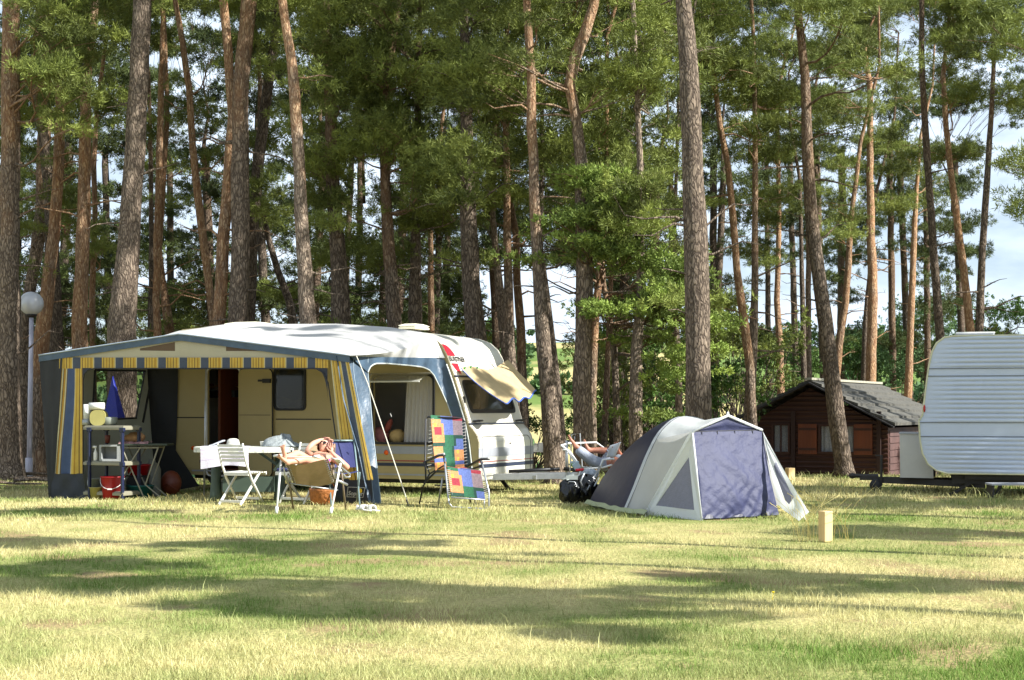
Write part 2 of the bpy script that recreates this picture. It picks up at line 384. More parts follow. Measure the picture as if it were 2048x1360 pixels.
hill_m = mat('hillside_field', (166, 152, 104), .9, spec=.1, scale=.012, rgb2=(92, 112, 56)); N_, L_ = mnodes(hill_m)
mr = [n for n in N_ if n.type == 'MAP_RANGE'][0]; mr.inputs[1].default_value = .50; mr.inputs[2].default_value = .56
mr.inputs[3].default_value = 0; gg = N_.new('ShaderNodeNewGeometry'); aa = N_.new('ShaderNodeMapping'); aa.vector_type = 'TEXTURE'; aa.inputs['Location'].default_value = (18, 330, 0); aa.inputs['Scale'].default_value = (34, 230, 1e4)
ll = N_.new('ShaderNodeVectorMath'); ll.operation = 'LENGTH'; L_.new(gg.outputs['Position'], aa.inputs[0]); L_.new(aa.outputs[0], ll.inputs[0])
r2_ = N_.new('ShaderNodeMapRange'); r2_.inputs[1].default_value = .75; r2_.inputs[2].default_value = 1.0; L_.new(ll.outputs['Value'], r2_.inputs[0])
mx_ = N_.new('ShaderNodeMath'); mx_.operation = 'MAXIMUM'; L_.new(mr.outputs[0], mx_.inputs[0]); L_.new(r2_.outputs[0], mx_.inputs[1]); L_.new(mx_.outputs[0], [n for n in N_ if n.type == 'MIX'][0].inputs[0])
def hz(x, y):
    z = gz(x, 60) - 1.5 if y <= 60 else None
    if z is None:
        z = gz(0, 60) - 1.5 - .12 * (min(y, 140) - 60)
        t = sst(150, 520, y); z += t * (30 + 5 * math.sin(x * .012 + 1) + 4 * math.sin(x * .005 + 2.4)) ; z += 12 * sst(520, 900, y) * (math.sin(x * .006) + .2)
    return z
V, T = grid(lambda y: 60 + y * .8, np.concatenate([np.arange(54, 140, 6.), np.arange(140, 1000, 20.)]), 90, hz)
o = bpy.data.objects.new('hills', npmesh('hills', V, T, hill_m, True)); col.objects.link(o); tag(o, 'distant pale yellow hillside beyond the wood', kind='structure')

# grass blades: thick near the camera, thinner with distance
def blades(n, d0, d1, pw, hmin, hmax, wid, seed, xlim=.42, keep=None):
    r = np.random.RandomState(seed); u = r.rand(n)
    if pw == 1: d = d0 * (d1 / d0) ** u
    else: q = 1 - pw; d = (d0 ** q + u * (d1 ** q - d0 ** q)) ** (1 / q)
    x = (r.rand(n) * 2 - 1) * (xlim * d + 1.0)
    bare = np.sin(x * 2.7 + 2 * np.sin(d * 1.9 + 1)) * np.sin(d * 3.1 + 2 * np.sin(x * 1.7)) + .5 * np.sin(x * 7.1 + d * 3) * np.sin(d * 8.3); k = r.rand(n) < np.clip(.95 - .75 * (bare > .55), 0, 1); x = x[k]; d = d[k]; n = len(x)
    if keep is not None: k = keep(x, d, r); x = x[k]; d = d[k]; n = len(x)
    cl = .5 + .5 * np.sin(x * 1.9 + 3 * np.sin(d * 1.3)) * np.sin(d * 2.3 + 2 * np.sin(x * 1.1))
    h = (hmin + (hmax - hmin) * r.rand(n) ** 2.2) * (.7 + .6 * cl)
    a = r.rand(n) * 2 * np.pi; ln = h * (.25 + .8 * r.rand(n)); b = r.rand(n) * np.pi; wd = wid * np.maximum(1, d / 12.) * (.7 + .6 * r.rand(n))
    z = np.array([gz(a_, b_) for a_, b_ in zip(x, d)]) - .008
    bx = np.stack([x, d, z], 1); sd = np.stack([np.cos(b), np.sin(b), 0 * b], 1) * wd[:, None]
    ld = np.stack([np.cos(a) * ln, np.sin(a) * ln, 0 * a], 1); up = np.stack([0 * h, 0 * h, h], 1)
    m1 = bx + ld * .3 + up * .6; tp = bx + ld + up
    V = np.stack([bx - sd, bx + sd, m1 + sd * .7, m1 - sd * .7, tp], 1).reshape(-1, 3)
    k = np.arange(n)[:, None] * 5
    T = np.concatenate([k + [0, 1, 2], k + [0, 2, 3], k + [3, 2, 4]], 0); return V, T, np.repeat(r.rand(n), 5)
sets = [blades(330000, 6.6, 20, 2.0, .022, .06, .0017, 1), blades(110000, 18, 33, 1.2, .03, .075, .0026, 2, .40),
        blades(2600, 7, 21, 1.4, .07, .14, .0022, 3), blades(9000, 22, 36, 1.0, .06, .17, .0035, 4, .40, lambda x, d, r: ~((x > -8) & (x < 1) & (d < 27)))]
o_ = 0; Vs = []; Ts = []; As = []
for V, T, A in sets: Vs.append(V); Ts.append(T + o_); As.append(A); o_ += len(V)
o = bpy.data.objects.new('grass', npmesh('grass', np.concatenate(Vs), np.concatenate(Ts), blade_m, attr=np.concatenate(As))); col.objects.link(o)
tag(o, 'short straw and green grass blades of the lawn', 'grass', kind='stuff')
# seeding stalks beside things
def stalks(name, pts, h, n, seed, label, cat='dry grass', spread=.18, lean=.5, width=.0014, group=None):
    rd = random.Random(seed); m = M()
    for i in range(n):
        b = Vector(pts) + Vector((rd.gauss(0, spread), rd.gauss(0, spread * .6), 0)); hh = h * rd.uniform(.4, 1); a = rd.uniform(0, 6.28); l = hh * rd.uniform(.1, lean)
        q = [b + Vector((math.cos(a) * l * t * t, math.sin(a) * l * t * t, hh * t * (1 - .15 * t))) for t in (0, .35, .7, 1)]
        m.tube(q, [width, width * .8, width * .6, width * .9], 3)
    o = m.build(name, straw_m, origin=pts); return tag(o, label, cat, group)
straw_m = mat('seed_stalk', (214, 198, 128), .8, .15, 8, trans=.2)
# ------------------------------------------------------------------ pines
def barkmat():
    m = mat('pine_bark', (120, 100, 84), .85, spec=.2); N, Lk = mnodes(m); b = N['Principled BSDF']
    tc_ = N.new('ShaderNodeTexCoord'); oi = N.new('ShaderNodeObjectInfo'); oc = N.new('ShaderNodeSeparateColor'); Lk.new(oi.outputs['Color'], oc.inputs[0])
    sp = N.new('ShaderNodeSeparateXYZ'); Lk.new(tc_.outputs['Object'], sp.inputs[0])
    mp0 = N.new('ShaderNodeMapping'); mp0.inputs['Scale'].default_value = (1, 1, .3); Lk.new(tc_.outputs['Object'], mp0.inputs[0])
    wn_ = N.new('ShaderNodeTexNoise'); wn_.inputs['Scale'].default_value = 9; wn_.inputs['Detail'].default_value = 4; Lk.new(mp0.outputs[0], wn_.inputs['Vector'])
    mp = N.new('ShaderNodeMix'); mp.data_type = 'RGBA'; mp.blend_type = 'LINEAR_LIGHT'; mp.inputs[0].default_value = .09; Lk.new(mp0.outputs[0], mp.inputs[6]); Lk.new(wn_.outputs[1], mp.inputs[7])
    def noise(s, d=6): n = N.new('ShaderNodeTexNoise'); n.inputs['Scale'].default_value = s; n.inputs['Detail'].default_value = d; Lk.new(mp.outputs[2], n.inputs['Vector']); return n.outputs[0]
    def math_(op, a, b_=None, clamp=False):
        q = N.new('ShaderNodeMath'); q.operation = op; q.use_clamp = clamp
        for i, v in enumerate((a, b_)):
            if v is None: continue
            if isinstance(v, (int, float)): q.inputs[i].default_value = v
            else: Lk.new(v, q.inputs[i])
        return q.outputs[0]
    def mixc(f, a, b_):
        x = N.new('ShaderNodeMix'); x.data_type = 'RGBA'; Lk.new(f, x.inputs[0])
        for i, c in ((6, a), (7, b_)):
            if isinstance(c, tuple): x.inputs[i].default_value = lin(*c)
            else: Lk.new(c, x.inputs[i])
        return x.outputs[2]
    def mr_(v, a_, b_, c_, d_):
        r = N.new('ShaderNodeMapRange'); r.inputs[1].default_value = a_; r.inputs[2].default_value = b_; r.inputs[3].default_value = c_; r.inputs[4].default_value = d_; Lk.new(v, r.inputs[0]); return r.outputs[0]
    # orange factor: above the start height (colour G * 16 m), times colour R
    st = math_('MULTIPLY', oc.outputs[1], 16.0); dz = math_('SUBTRACT', sp.outputs[2], st); n1 = noise(2.2); a = math_('ADD', math_('MULTIPLY', dz, .45), math_('MULTIPLY', math_('SUBTRACT', n1, .5), 4.5))
    fo = math_('MULTIPLY', math_('ADD', a, .5, True), math_('MULTIPLY', oc.outputs[0], mr_(noise(5.5, 8), .30, .55, .35, 1.0)))
    vo = N.new('ShaderNodeTexVoronoi'); vo.feature = 'DISTANCE_TO_EDGE'; vo.inputs['Scale'].default_value = 20; Lk.new(mp.outputs[2], vo.inputs['Vector'])
    cr = N.new('ShaderNodeMapRange'); cr.inputs[1].default_value = 0; cr.inputs[2].default_value = .22; cr.inputs[3].default_value = .2; Lk.new(vo.outputs[0], cr.inputs[0])
    grey = mixc(noise(9), (86, 72, 60), (172, 154, 134)); grey = mixc(cr.outputs[0], (50, 39, 33), grey)
    ora = mixc(noise(7), (140, 106, 76), (194, 164, 128)); fl = noise(16, 8); ora = mixc(mr_(fl, .52, .62, 0, .75), ora, (112, 78, 56)); ora = mixc(math_('MULTIPLY', cr.outputs[0], 1.0), (128, 88, 60), ora); c = mixc(fo, grey, ora)
    h = N.new('ShaderNodeHueSaturation'); Lk.new(c, h.inputs['Color']); Lk.new(math_('MULTIPLY', oc.outputs[2], 2.0), h.inputs['Value']); Lk.new(h.outputs[0], b.inputs['Base Color'])  # colour B
    bp = N.new('ShaderNodeBump'); bp.inputs['Strength'].default_value = .9; bp.inputs['Distance'].default_value = .035
    Lk.new(math_('ADD', math_('MULTIPLY', cr.outputs[0], .7), noise(20)), bp.inputs['Height']); Lk.new(bp.outputs[0], b.inputs['Normal']); return m
bark_m = barkmat()
def leafmat(name, a, b_, tr_=.28):
    m = mat(name, a, .65, scale=.9, rgb2=b_, spec=.25); N, Lk = mnodes(m); b = N['Principled BSDF']
    mxn = [n for n in N if n.type == 'MIX'][0]; oi = N.new('ShaderNodeAttribute'); oi.attribute_name = 'rnd'
    h = N.new('ShaderNodeHueSaturation'); r = N.new('ShaderNodeMapRange'); r.inputs[3].default_value = .4; r.inputs[4].default_value = 1.6; Lk.new(oi.outputs['Fac'], r.inputs[0])
    Lk.new(r.outputs[0], h.inputs['Value']); Lk.new(mxn.outputs[2], h.inputs['Color']); Lk.new(h.outputs[0], b.inputs['Base Color'])
    tr = N.new('ShaderNodeBsdfTranslucent'); ms = N.new('ShaderNodeMixShader'); ms.inputs[0].default_value = tr_ * .6
    Lk.new(h.outputs[0], tr.inputs[0]); Lk.new(b.outputs[0], ms.inputs[1]); Lk.new(tr.outputs[0], ms.inputs[2]); Lk.new(ms.outputs[0], N['Material Output'].inputs[0]); return m
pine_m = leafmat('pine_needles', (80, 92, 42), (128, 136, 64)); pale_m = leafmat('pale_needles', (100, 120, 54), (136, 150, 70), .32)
dim_m = leafmat('dim_needles', (58, 70, 36), (88, 98, 50)); bush_m = leafmat('broad_leaves', (56, 82, 34), (84, 110, 46), .35); far_m = leafmat('far_foliage', (76, 104, 66), (98, 124, 76))  # dim_needles: shade of the deep wood put into a darker needle colour

def tufts(pads, seed, ln=(.08, .17), wd=.0082, per=15, dens=1.0):
    """pads: (x,y,z,rx,ry,rz). Needle bunches: small triangles radiating from tuft centres spread through each pad."""
    r = np.random.RandomState(seed); C = []; S = []; Br = []
    for (x, y, z, rx, ry, rz) in pads:
        n = max(6, int(dens * 84 * (rx * ry * 1.0 + .9 * rz * (rx + ry)) / .9)); q = r.normal(size=(max(2, n // 7), 3)); q = np.repeat(q, 8, 0)[:n]; n = len(q); sg = .10 / max(.3, rx); q /= np.linalg.norm(q, axis=1)[:, None]
        q *= (r.rand(n) ** .45)[:, None]; q = q + r.normal(size=q.shape) * sg * np.array([1, 1, 1.6]); lob = 1 + .35 * np.sin(q[:, 0] * 5 + x * 7) * np.sin(q[:, 1] * 5 + y * 5); q *= lob[:, None]
        q[:, 2] = np.where(q[:, 2] < 0, q[:, 2] * .55, q[:, 2]); C.append(np.stack([x + q[:, 0] * rx, y + q[:, 1] * ry, z + q[:, 2] * rz], 1)); S.append(q)
        Br.append(np.clip(r.rand() * .6 + r.rand(n) * .4, 0, 1))
    C = np.concatenate(C); C = C + r.normal(size=C.shape) * .02; S = np.concatenate(S); Br = np.concatenate(Br); n = len(C)
    D = r.normal(size=(n, per, 3)) + S[:, None, :] * .9 + np.array([0, 0, .55]); D /= np.linalg.norm(D, axis=2)[:, :, None]
    L = ln[0] + (ln[1] - ln[0]) * r.rand(n, per, 1); side = np.cross(D, r.normal(size=(n, per, 3))); side /= np.linalg.norm(side, axis=2)[:, :, None] + 1e-9
    c = C[:, None, :] + r.normal(size=(n, per, 3)) * .025; tip = c + D * L; md = c + D * L * .45
    V = np.stack([c, md + side * wd, tip, md - side * wd], 2).reshape(-1, 3); k = np.arange(n * per)[:, None] * 4
    return V, k + np.array([0, 1, 2, 3]), np.repeat(Br, per * 4)

def limb(m, a, b, r, rd, sag=.12, n=5, sides=5):
    a = Vector(a); b = Vector(b); L = (b - a).length; off = Vector((rd.gauss(0, .06), rd.gauss(0, .06), -sag)) * L
    k2 = Vector((rd.gauss(0, .05), rd.gauss(0, .05), rd.gauss(0, .05))) * L
    pts = []
    for i in range(n + 1):
        t = i / n; pts.append(a.lerp(b, t) + off * (4 * t * (1 - t)) * .6 + k2 * math.sin(t * 6.28))
    m.tube(pts, [max(.006, r * (1 - .8 * i / n)) for i in range(n + 1)], sides, cap=False)
    return pts
# bushes: broadleaf growth behind the tents and down the slope
def bush(px, py, d, rx, rz, label, seed, m_=None, n=14, group=None, cat='bush'):
    r = random.Random(seed); c = P(px, py, d); g = gz(c.x, d); root = empty('bush', (c.x, d, g), 0, label, cat, group); pads = []; m = M()
    for k in range(n):
        a = r.uniform(0, 6.28); q = r.random() ** .5; x = math.cos(a) * rx * q; y = math.sin(a) * rx * q * .7; z = c.z - g + r.uniform(-1, 1) * rz * (1 - .4 * q); s = r.uniform(.3, .6) * max(.6, rx * .5)
        pads.append((x, y, max(.3, z), s, s, s * .8)); limb(m, (0, 0, 0), (x, y, max(.3, z)), .03, r, 0)
    st = m.build('stem', bark_m, root); st.color = (.2, .8, .35, 1)
    V, T, A = tufts(pads, seed, ln=(.06, .12), wd=.022, per=10, dens=.9); o = bpy.data.objects.new('foliage', npmesh('foliage', V, T, m_ or bush_m, attr=A)); col.objects.link(o); o.parent = root
TREES = []
class Tree:
    """a pine: trunk polyline read from the photo at one depth, crown pads added later, then built"""
    def __init__(s, label, d, pts, ora=1.0, start=.25, val=.5, clear=None, name='pine_tree', group=None, leaf=None, top=15.5, lean_y=0.):
        s.label = label; s.d = d; s.ora = ora; s.start = start; s.val = val; s.name = name; s.group = group; s.pads = []; s.leaf = leaf or pine_m; s.clear = clear; s.px = pts
        w = [(P(x, y, d), ww / 2 / F * d) for x, y, ww in pts]            # radius in metres
        # down to the ground, with a root flare
        (p0, r0) = w[-1]; g = gz(p0.x, d)
        if len(w) > 1: (p1, r1) = w[-2]; sl = (p0 - p1) / max(.1, (p1.z - p0.z))
        else: sl = Vector((0, 0, 0))
        sl.z = 0; dz = p0.z - g
        if dz > .25: w.append((Vector((p0.x + sl.x * dz * .5, d, g + .22)), r0 * 1.08)); w.append((Vector((p0.x + sl.x * dz * .5, d, g - .05)), r0 * 1.45))
        else: w[-1] = (Vector((p0.x, d, g + .05)), r0 * 1.1); w.append((Vector((p0.x, d, g - .1)), r0 * 1.5))
        (pt, rt) = w[0]; (pn, rn) = w[min(2, len(w) - 1)]; dr = (pt - pn); dr = dr / max(.2, dr.z); dr.z = 1
        if pt.z < top:
            k = 3
            for i in range(1, k + 1):
                f = i / k; w.insert(0, (pt + Vector((dr.x * .6 + .15 * math.sin(d + i), .1 * math.cos(d * 3 + i), 1)) * (top - pt.z) * f, max(.03, rt * (1 - .65 * f))))
        s.w = w[::-1]; s.base = Vector((s.w[0][0].x, d, g)); TREES.append(s)
    def at(s, z):
        for (a, ra), (b, rb) in zip(s.w, s.w[1:]):
            if a.z <= z <= b.z: return a.lerp(b, (z - a.z) / max(1e-6, b.z - a.z)), ra
        return s.w[-1][0].copy(), s.w[-1][1]
    def build(s, seed, dens=1.0, dead=3, **kw):
        rd = random.Random(seed); root = empty(s.name, s.base, 0, s.label, 'pine tree', s.group)
        m = M(); pts = []; rr = []                              # finer, slightly wobbling trunk
        for (a, ra), (b, rb) in zip(s.w, s.w[1:]):
            k = max(1, int((b.z - a.z) / .5))
            for i in range(k):
                t = i / k; q = a.lerp(b, t); wob = ra * .10
                pts.append(q + Vector((rd.gauss(0, wob * .5), rd.gauss(0, wob), 0))); rr.append((ra * (1 - t) + rb * t) * rd.uniform(.95, 1.05))
        pts.append(s.w[-1][0]); rr.append(s.w[-1][1]); m.tube(pts, rr, 11)
        for (x, y, z, rx, ry, rz) in s.pads:
            dx = x - s.base.x; z0 = z - rd.uniform(.0, .5) - .12 * abs(dx) ; a, ra = s.at(max(s.base.z + 1, z0))
            L = (Vector((x, y, z)) - a).length
            if L > 4.5 or rd.random() < (.45 if s.d > 28 else .2): continue
            q = limb(m, a, (x, y, z - rz * .3), min(ra * .4, .012 + .010 * L), rd, sag=rd.uniform(-.04, .12))
            for _ in range(3):
                t = rd.choice(q[2:]); e = Vector((x + rd.uniform(-rx, rx) * .8, y + rd.uniform(-ry, ry) * .8, z + rd.uniform(-.3, .4) * rz)); m.tube([t, t.lerp(e, .5) + Vector((0, 0, .04)), e], [.011, .008, .005], 4, False)
        zlow = min([p[2] for p in s.pads] + [s.w[-1][0].z]); zb = s.base.z + 2.6
        for i in range(dead):                                    # bare dead branches under the crown
            z = rd.uniform(zb, max(zb + .5, min(zlow + 1.5, 8))); a, ra = s.at(z); sd_ = rd.choice((-1, 1)); L = rd.uniform(.25, 1.2)
            e = a + Vector((sd_ * L, rd.uniform(-.5, .5) * L, rd.uniform(-.25, .45) * L)); q = limb(m, a, e, .018 + .014 * L, rd, sag=-.05, n=4, sides=4)
            for _ in range(3):
                t = rd.choice(q[1:]); m.tube([t, t + Vector((rd.uniform(-.3, .3), rd.uniform(-.3, .3), rd.uniform(-.1, .35))) * L * .8], [.006, .003], 3, False)
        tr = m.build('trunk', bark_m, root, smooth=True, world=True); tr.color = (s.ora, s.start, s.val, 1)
        if s.pads:
            V, T, A = tufts(s.pads, seed, dens=dens, **kw); V = V - np.array(s.base)
            c = bpy.data.objects.new('crown', npmesh('crown', V, T, s.leaf, attr=A)); col.objects.link(c); c.parent = root
        return root

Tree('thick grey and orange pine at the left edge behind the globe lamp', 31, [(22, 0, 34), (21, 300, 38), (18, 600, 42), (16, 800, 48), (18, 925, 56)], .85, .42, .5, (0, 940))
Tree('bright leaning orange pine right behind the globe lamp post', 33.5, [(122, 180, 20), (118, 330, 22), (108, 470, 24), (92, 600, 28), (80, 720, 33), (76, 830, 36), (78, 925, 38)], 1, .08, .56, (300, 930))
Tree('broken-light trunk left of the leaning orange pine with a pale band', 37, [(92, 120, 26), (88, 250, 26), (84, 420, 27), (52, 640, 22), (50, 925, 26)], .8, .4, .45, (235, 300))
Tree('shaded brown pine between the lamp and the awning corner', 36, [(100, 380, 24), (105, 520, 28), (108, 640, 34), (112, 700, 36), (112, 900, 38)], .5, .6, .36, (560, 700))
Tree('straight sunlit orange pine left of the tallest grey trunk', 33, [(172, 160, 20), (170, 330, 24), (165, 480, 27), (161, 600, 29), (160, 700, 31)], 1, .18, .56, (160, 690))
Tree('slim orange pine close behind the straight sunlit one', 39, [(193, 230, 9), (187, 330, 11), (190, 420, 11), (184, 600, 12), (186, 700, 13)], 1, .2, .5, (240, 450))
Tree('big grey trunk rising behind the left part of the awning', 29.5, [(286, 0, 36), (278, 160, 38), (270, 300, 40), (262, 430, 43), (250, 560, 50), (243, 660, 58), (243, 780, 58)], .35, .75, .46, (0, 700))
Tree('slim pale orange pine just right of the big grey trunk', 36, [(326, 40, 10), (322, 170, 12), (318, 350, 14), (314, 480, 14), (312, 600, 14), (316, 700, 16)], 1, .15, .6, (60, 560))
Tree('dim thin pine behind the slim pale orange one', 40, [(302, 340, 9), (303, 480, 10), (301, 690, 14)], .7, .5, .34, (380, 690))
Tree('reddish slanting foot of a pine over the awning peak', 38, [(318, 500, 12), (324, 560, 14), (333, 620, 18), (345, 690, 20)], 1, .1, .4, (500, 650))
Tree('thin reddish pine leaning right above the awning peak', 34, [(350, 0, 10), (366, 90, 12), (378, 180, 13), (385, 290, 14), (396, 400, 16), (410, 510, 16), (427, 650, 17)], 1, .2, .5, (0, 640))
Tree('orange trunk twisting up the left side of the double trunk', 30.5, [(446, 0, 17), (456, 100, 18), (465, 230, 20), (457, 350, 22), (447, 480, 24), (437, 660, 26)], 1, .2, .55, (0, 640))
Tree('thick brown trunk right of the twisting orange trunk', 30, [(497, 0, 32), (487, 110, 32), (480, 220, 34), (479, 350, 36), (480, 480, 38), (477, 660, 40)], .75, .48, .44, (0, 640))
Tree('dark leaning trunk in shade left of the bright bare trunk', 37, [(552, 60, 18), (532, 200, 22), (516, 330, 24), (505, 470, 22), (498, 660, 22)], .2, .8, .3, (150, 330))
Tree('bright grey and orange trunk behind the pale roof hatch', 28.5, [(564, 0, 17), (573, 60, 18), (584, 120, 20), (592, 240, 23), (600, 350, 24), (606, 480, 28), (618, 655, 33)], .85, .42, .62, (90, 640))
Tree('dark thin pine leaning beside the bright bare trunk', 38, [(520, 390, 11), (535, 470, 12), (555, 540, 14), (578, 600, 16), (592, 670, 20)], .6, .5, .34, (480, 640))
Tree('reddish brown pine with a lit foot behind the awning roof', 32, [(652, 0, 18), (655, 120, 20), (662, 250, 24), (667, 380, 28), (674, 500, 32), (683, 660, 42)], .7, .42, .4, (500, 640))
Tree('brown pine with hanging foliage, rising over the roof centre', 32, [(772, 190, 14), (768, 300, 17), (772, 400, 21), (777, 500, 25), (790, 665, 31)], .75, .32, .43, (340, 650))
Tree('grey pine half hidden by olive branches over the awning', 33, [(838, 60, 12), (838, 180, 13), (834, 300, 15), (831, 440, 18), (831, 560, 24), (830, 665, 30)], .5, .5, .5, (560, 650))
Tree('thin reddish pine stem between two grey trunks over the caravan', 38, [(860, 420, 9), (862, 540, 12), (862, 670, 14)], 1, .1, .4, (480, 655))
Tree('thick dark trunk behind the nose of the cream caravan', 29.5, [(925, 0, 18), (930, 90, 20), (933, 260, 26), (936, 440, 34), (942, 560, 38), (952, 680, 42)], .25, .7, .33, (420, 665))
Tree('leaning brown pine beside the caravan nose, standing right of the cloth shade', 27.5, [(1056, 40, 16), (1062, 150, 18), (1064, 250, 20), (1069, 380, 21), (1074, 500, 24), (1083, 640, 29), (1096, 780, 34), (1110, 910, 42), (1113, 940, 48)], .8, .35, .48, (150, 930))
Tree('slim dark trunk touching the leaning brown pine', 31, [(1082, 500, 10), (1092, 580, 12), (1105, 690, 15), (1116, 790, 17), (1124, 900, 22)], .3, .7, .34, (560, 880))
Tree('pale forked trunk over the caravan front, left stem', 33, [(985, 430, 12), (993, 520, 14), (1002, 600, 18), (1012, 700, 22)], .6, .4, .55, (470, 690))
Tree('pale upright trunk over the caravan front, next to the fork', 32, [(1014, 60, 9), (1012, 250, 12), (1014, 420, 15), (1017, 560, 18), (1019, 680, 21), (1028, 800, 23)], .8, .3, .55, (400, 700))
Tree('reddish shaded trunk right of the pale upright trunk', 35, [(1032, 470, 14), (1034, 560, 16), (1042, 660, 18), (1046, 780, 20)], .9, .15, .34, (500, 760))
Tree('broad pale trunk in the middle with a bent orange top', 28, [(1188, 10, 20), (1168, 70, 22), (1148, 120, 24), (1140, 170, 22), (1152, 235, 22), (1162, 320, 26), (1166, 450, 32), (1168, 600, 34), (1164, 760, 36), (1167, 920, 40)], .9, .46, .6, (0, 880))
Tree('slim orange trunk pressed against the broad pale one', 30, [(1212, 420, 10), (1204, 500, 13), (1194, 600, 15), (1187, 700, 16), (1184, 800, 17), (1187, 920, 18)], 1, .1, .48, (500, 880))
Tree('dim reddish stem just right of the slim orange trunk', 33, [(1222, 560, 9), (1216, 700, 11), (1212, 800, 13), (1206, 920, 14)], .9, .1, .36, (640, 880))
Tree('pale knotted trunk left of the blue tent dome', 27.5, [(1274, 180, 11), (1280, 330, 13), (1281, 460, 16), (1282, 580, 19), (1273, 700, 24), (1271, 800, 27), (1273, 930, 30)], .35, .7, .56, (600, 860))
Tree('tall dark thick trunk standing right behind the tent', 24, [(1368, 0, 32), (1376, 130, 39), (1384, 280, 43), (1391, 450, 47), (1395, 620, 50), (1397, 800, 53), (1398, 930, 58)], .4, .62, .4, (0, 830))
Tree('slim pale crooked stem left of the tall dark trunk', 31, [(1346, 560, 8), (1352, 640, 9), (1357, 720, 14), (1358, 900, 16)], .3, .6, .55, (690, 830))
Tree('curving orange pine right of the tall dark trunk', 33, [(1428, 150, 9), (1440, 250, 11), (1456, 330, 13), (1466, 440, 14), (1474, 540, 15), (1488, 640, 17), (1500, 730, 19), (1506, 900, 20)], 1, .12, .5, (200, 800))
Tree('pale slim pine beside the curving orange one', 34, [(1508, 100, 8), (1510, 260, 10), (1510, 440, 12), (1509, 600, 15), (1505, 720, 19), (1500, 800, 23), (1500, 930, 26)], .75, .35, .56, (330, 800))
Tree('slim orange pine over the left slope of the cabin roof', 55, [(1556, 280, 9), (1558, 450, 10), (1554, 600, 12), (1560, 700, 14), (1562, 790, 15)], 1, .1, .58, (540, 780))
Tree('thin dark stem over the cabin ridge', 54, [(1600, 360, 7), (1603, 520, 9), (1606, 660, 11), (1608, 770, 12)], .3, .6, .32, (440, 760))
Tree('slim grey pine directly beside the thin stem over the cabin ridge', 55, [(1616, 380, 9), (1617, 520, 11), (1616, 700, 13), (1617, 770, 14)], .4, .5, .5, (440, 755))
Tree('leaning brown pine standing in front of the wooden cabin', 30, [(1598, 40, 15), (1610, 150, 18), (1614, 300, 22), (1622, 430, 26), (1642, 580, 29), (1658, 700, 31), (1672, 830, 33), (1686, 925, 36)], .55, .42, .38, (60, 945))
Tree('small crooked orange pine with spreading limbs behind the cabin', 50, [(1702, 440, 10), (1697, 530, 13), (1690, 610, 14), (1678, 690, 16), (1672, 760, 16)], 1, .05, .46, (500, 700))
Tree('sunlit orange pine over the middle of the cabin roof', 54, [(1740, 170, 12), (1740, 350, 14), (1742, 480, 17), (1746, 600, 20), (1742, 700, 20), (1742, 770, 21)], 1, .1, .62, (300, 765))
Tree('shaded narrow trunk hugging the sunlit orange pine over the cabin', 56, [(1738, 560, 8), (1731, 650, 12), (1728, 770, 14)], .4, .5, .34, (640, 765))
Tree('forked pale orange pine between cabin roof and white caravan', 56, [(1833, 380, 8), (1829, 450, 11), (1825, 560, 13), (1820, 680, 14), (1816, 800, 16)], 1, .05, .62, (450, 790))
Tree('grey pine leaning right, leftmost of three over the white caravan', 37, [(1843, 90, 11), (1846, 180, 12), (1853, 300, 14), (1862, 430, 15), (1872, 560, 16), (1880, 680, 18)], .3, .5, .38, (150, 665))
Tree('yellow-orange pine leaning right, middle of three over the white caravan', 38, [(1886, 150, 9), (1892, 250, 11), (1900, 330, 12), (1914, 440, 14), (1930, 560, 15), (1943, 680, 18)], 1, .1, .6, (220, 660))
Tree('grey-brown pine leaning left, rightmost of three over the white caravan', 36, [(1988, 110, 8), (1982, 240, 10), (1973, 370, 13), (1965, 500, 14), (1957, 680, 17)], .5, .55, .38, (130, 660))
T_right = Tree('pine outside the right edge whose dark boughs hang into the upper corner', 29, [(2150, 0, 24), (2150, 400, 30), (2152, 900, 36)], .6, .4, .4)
for k_, (px_, d_) in enumerate(((2330, 31), (2260, 37), (2480, 34), (2700, 29), (2420, 42), (2900, 35))):  # unseen pines added to throw broken shade on the wood
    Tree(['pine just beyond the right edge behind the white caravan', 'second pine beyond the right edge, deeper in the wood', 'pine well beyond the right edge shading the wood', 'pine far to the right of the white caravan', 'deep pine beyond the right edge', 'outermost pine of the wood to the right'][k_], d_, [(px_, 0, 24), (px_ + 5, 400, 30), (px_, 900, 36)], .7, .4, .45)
NF = len(TREES)
# a young pine with pale layered boughs
young = Tree('young pale green pine with layered boughs left of the tall dark trunk', 29, [(1214, 330, 5), (1206, 430, 8), (1206, 560, 10), (1228, 700, 14), (1236, 900, 16)], .9, .2, .42, None, leaf=pale_m, top=0)

# ---- crowns: how full each patch of the wood is (rows every 100 photo pixels, columns every 128)
COV = ["7888899888987996", "9877899888999977", "8777799889779874", "8665799988767863", "8777789888677842", "8877788559743442", "8787788527633344"]
rd = random.Random(11)
front = [t for t in TREES[:NF]]
def tx(t, y):
    p = t.px
    for a, b in zip(p, p[1:]):
        if a[1] <= y <= b[1]: f = (y - a[1]) / max(1, b[1] - a[1]); return a[0] + (b[0] - a[0]) * f, a[2] + (b[2] - a[2]) * f
    return (p[0][0], p[0][2]) if y < p[0][1] else (p[-1][0], p[-1][2])
def blocked(px, py, d, rpx):
    for t in front:
        if t.clear and t.d > d - .7 and t.clear[0] - 10 <= py <= t.clear[1] + 10:
            x, w_ = tx(t, py)
            if abs(x - px) < rpx * .8 + w_ / 2: return True
    return False
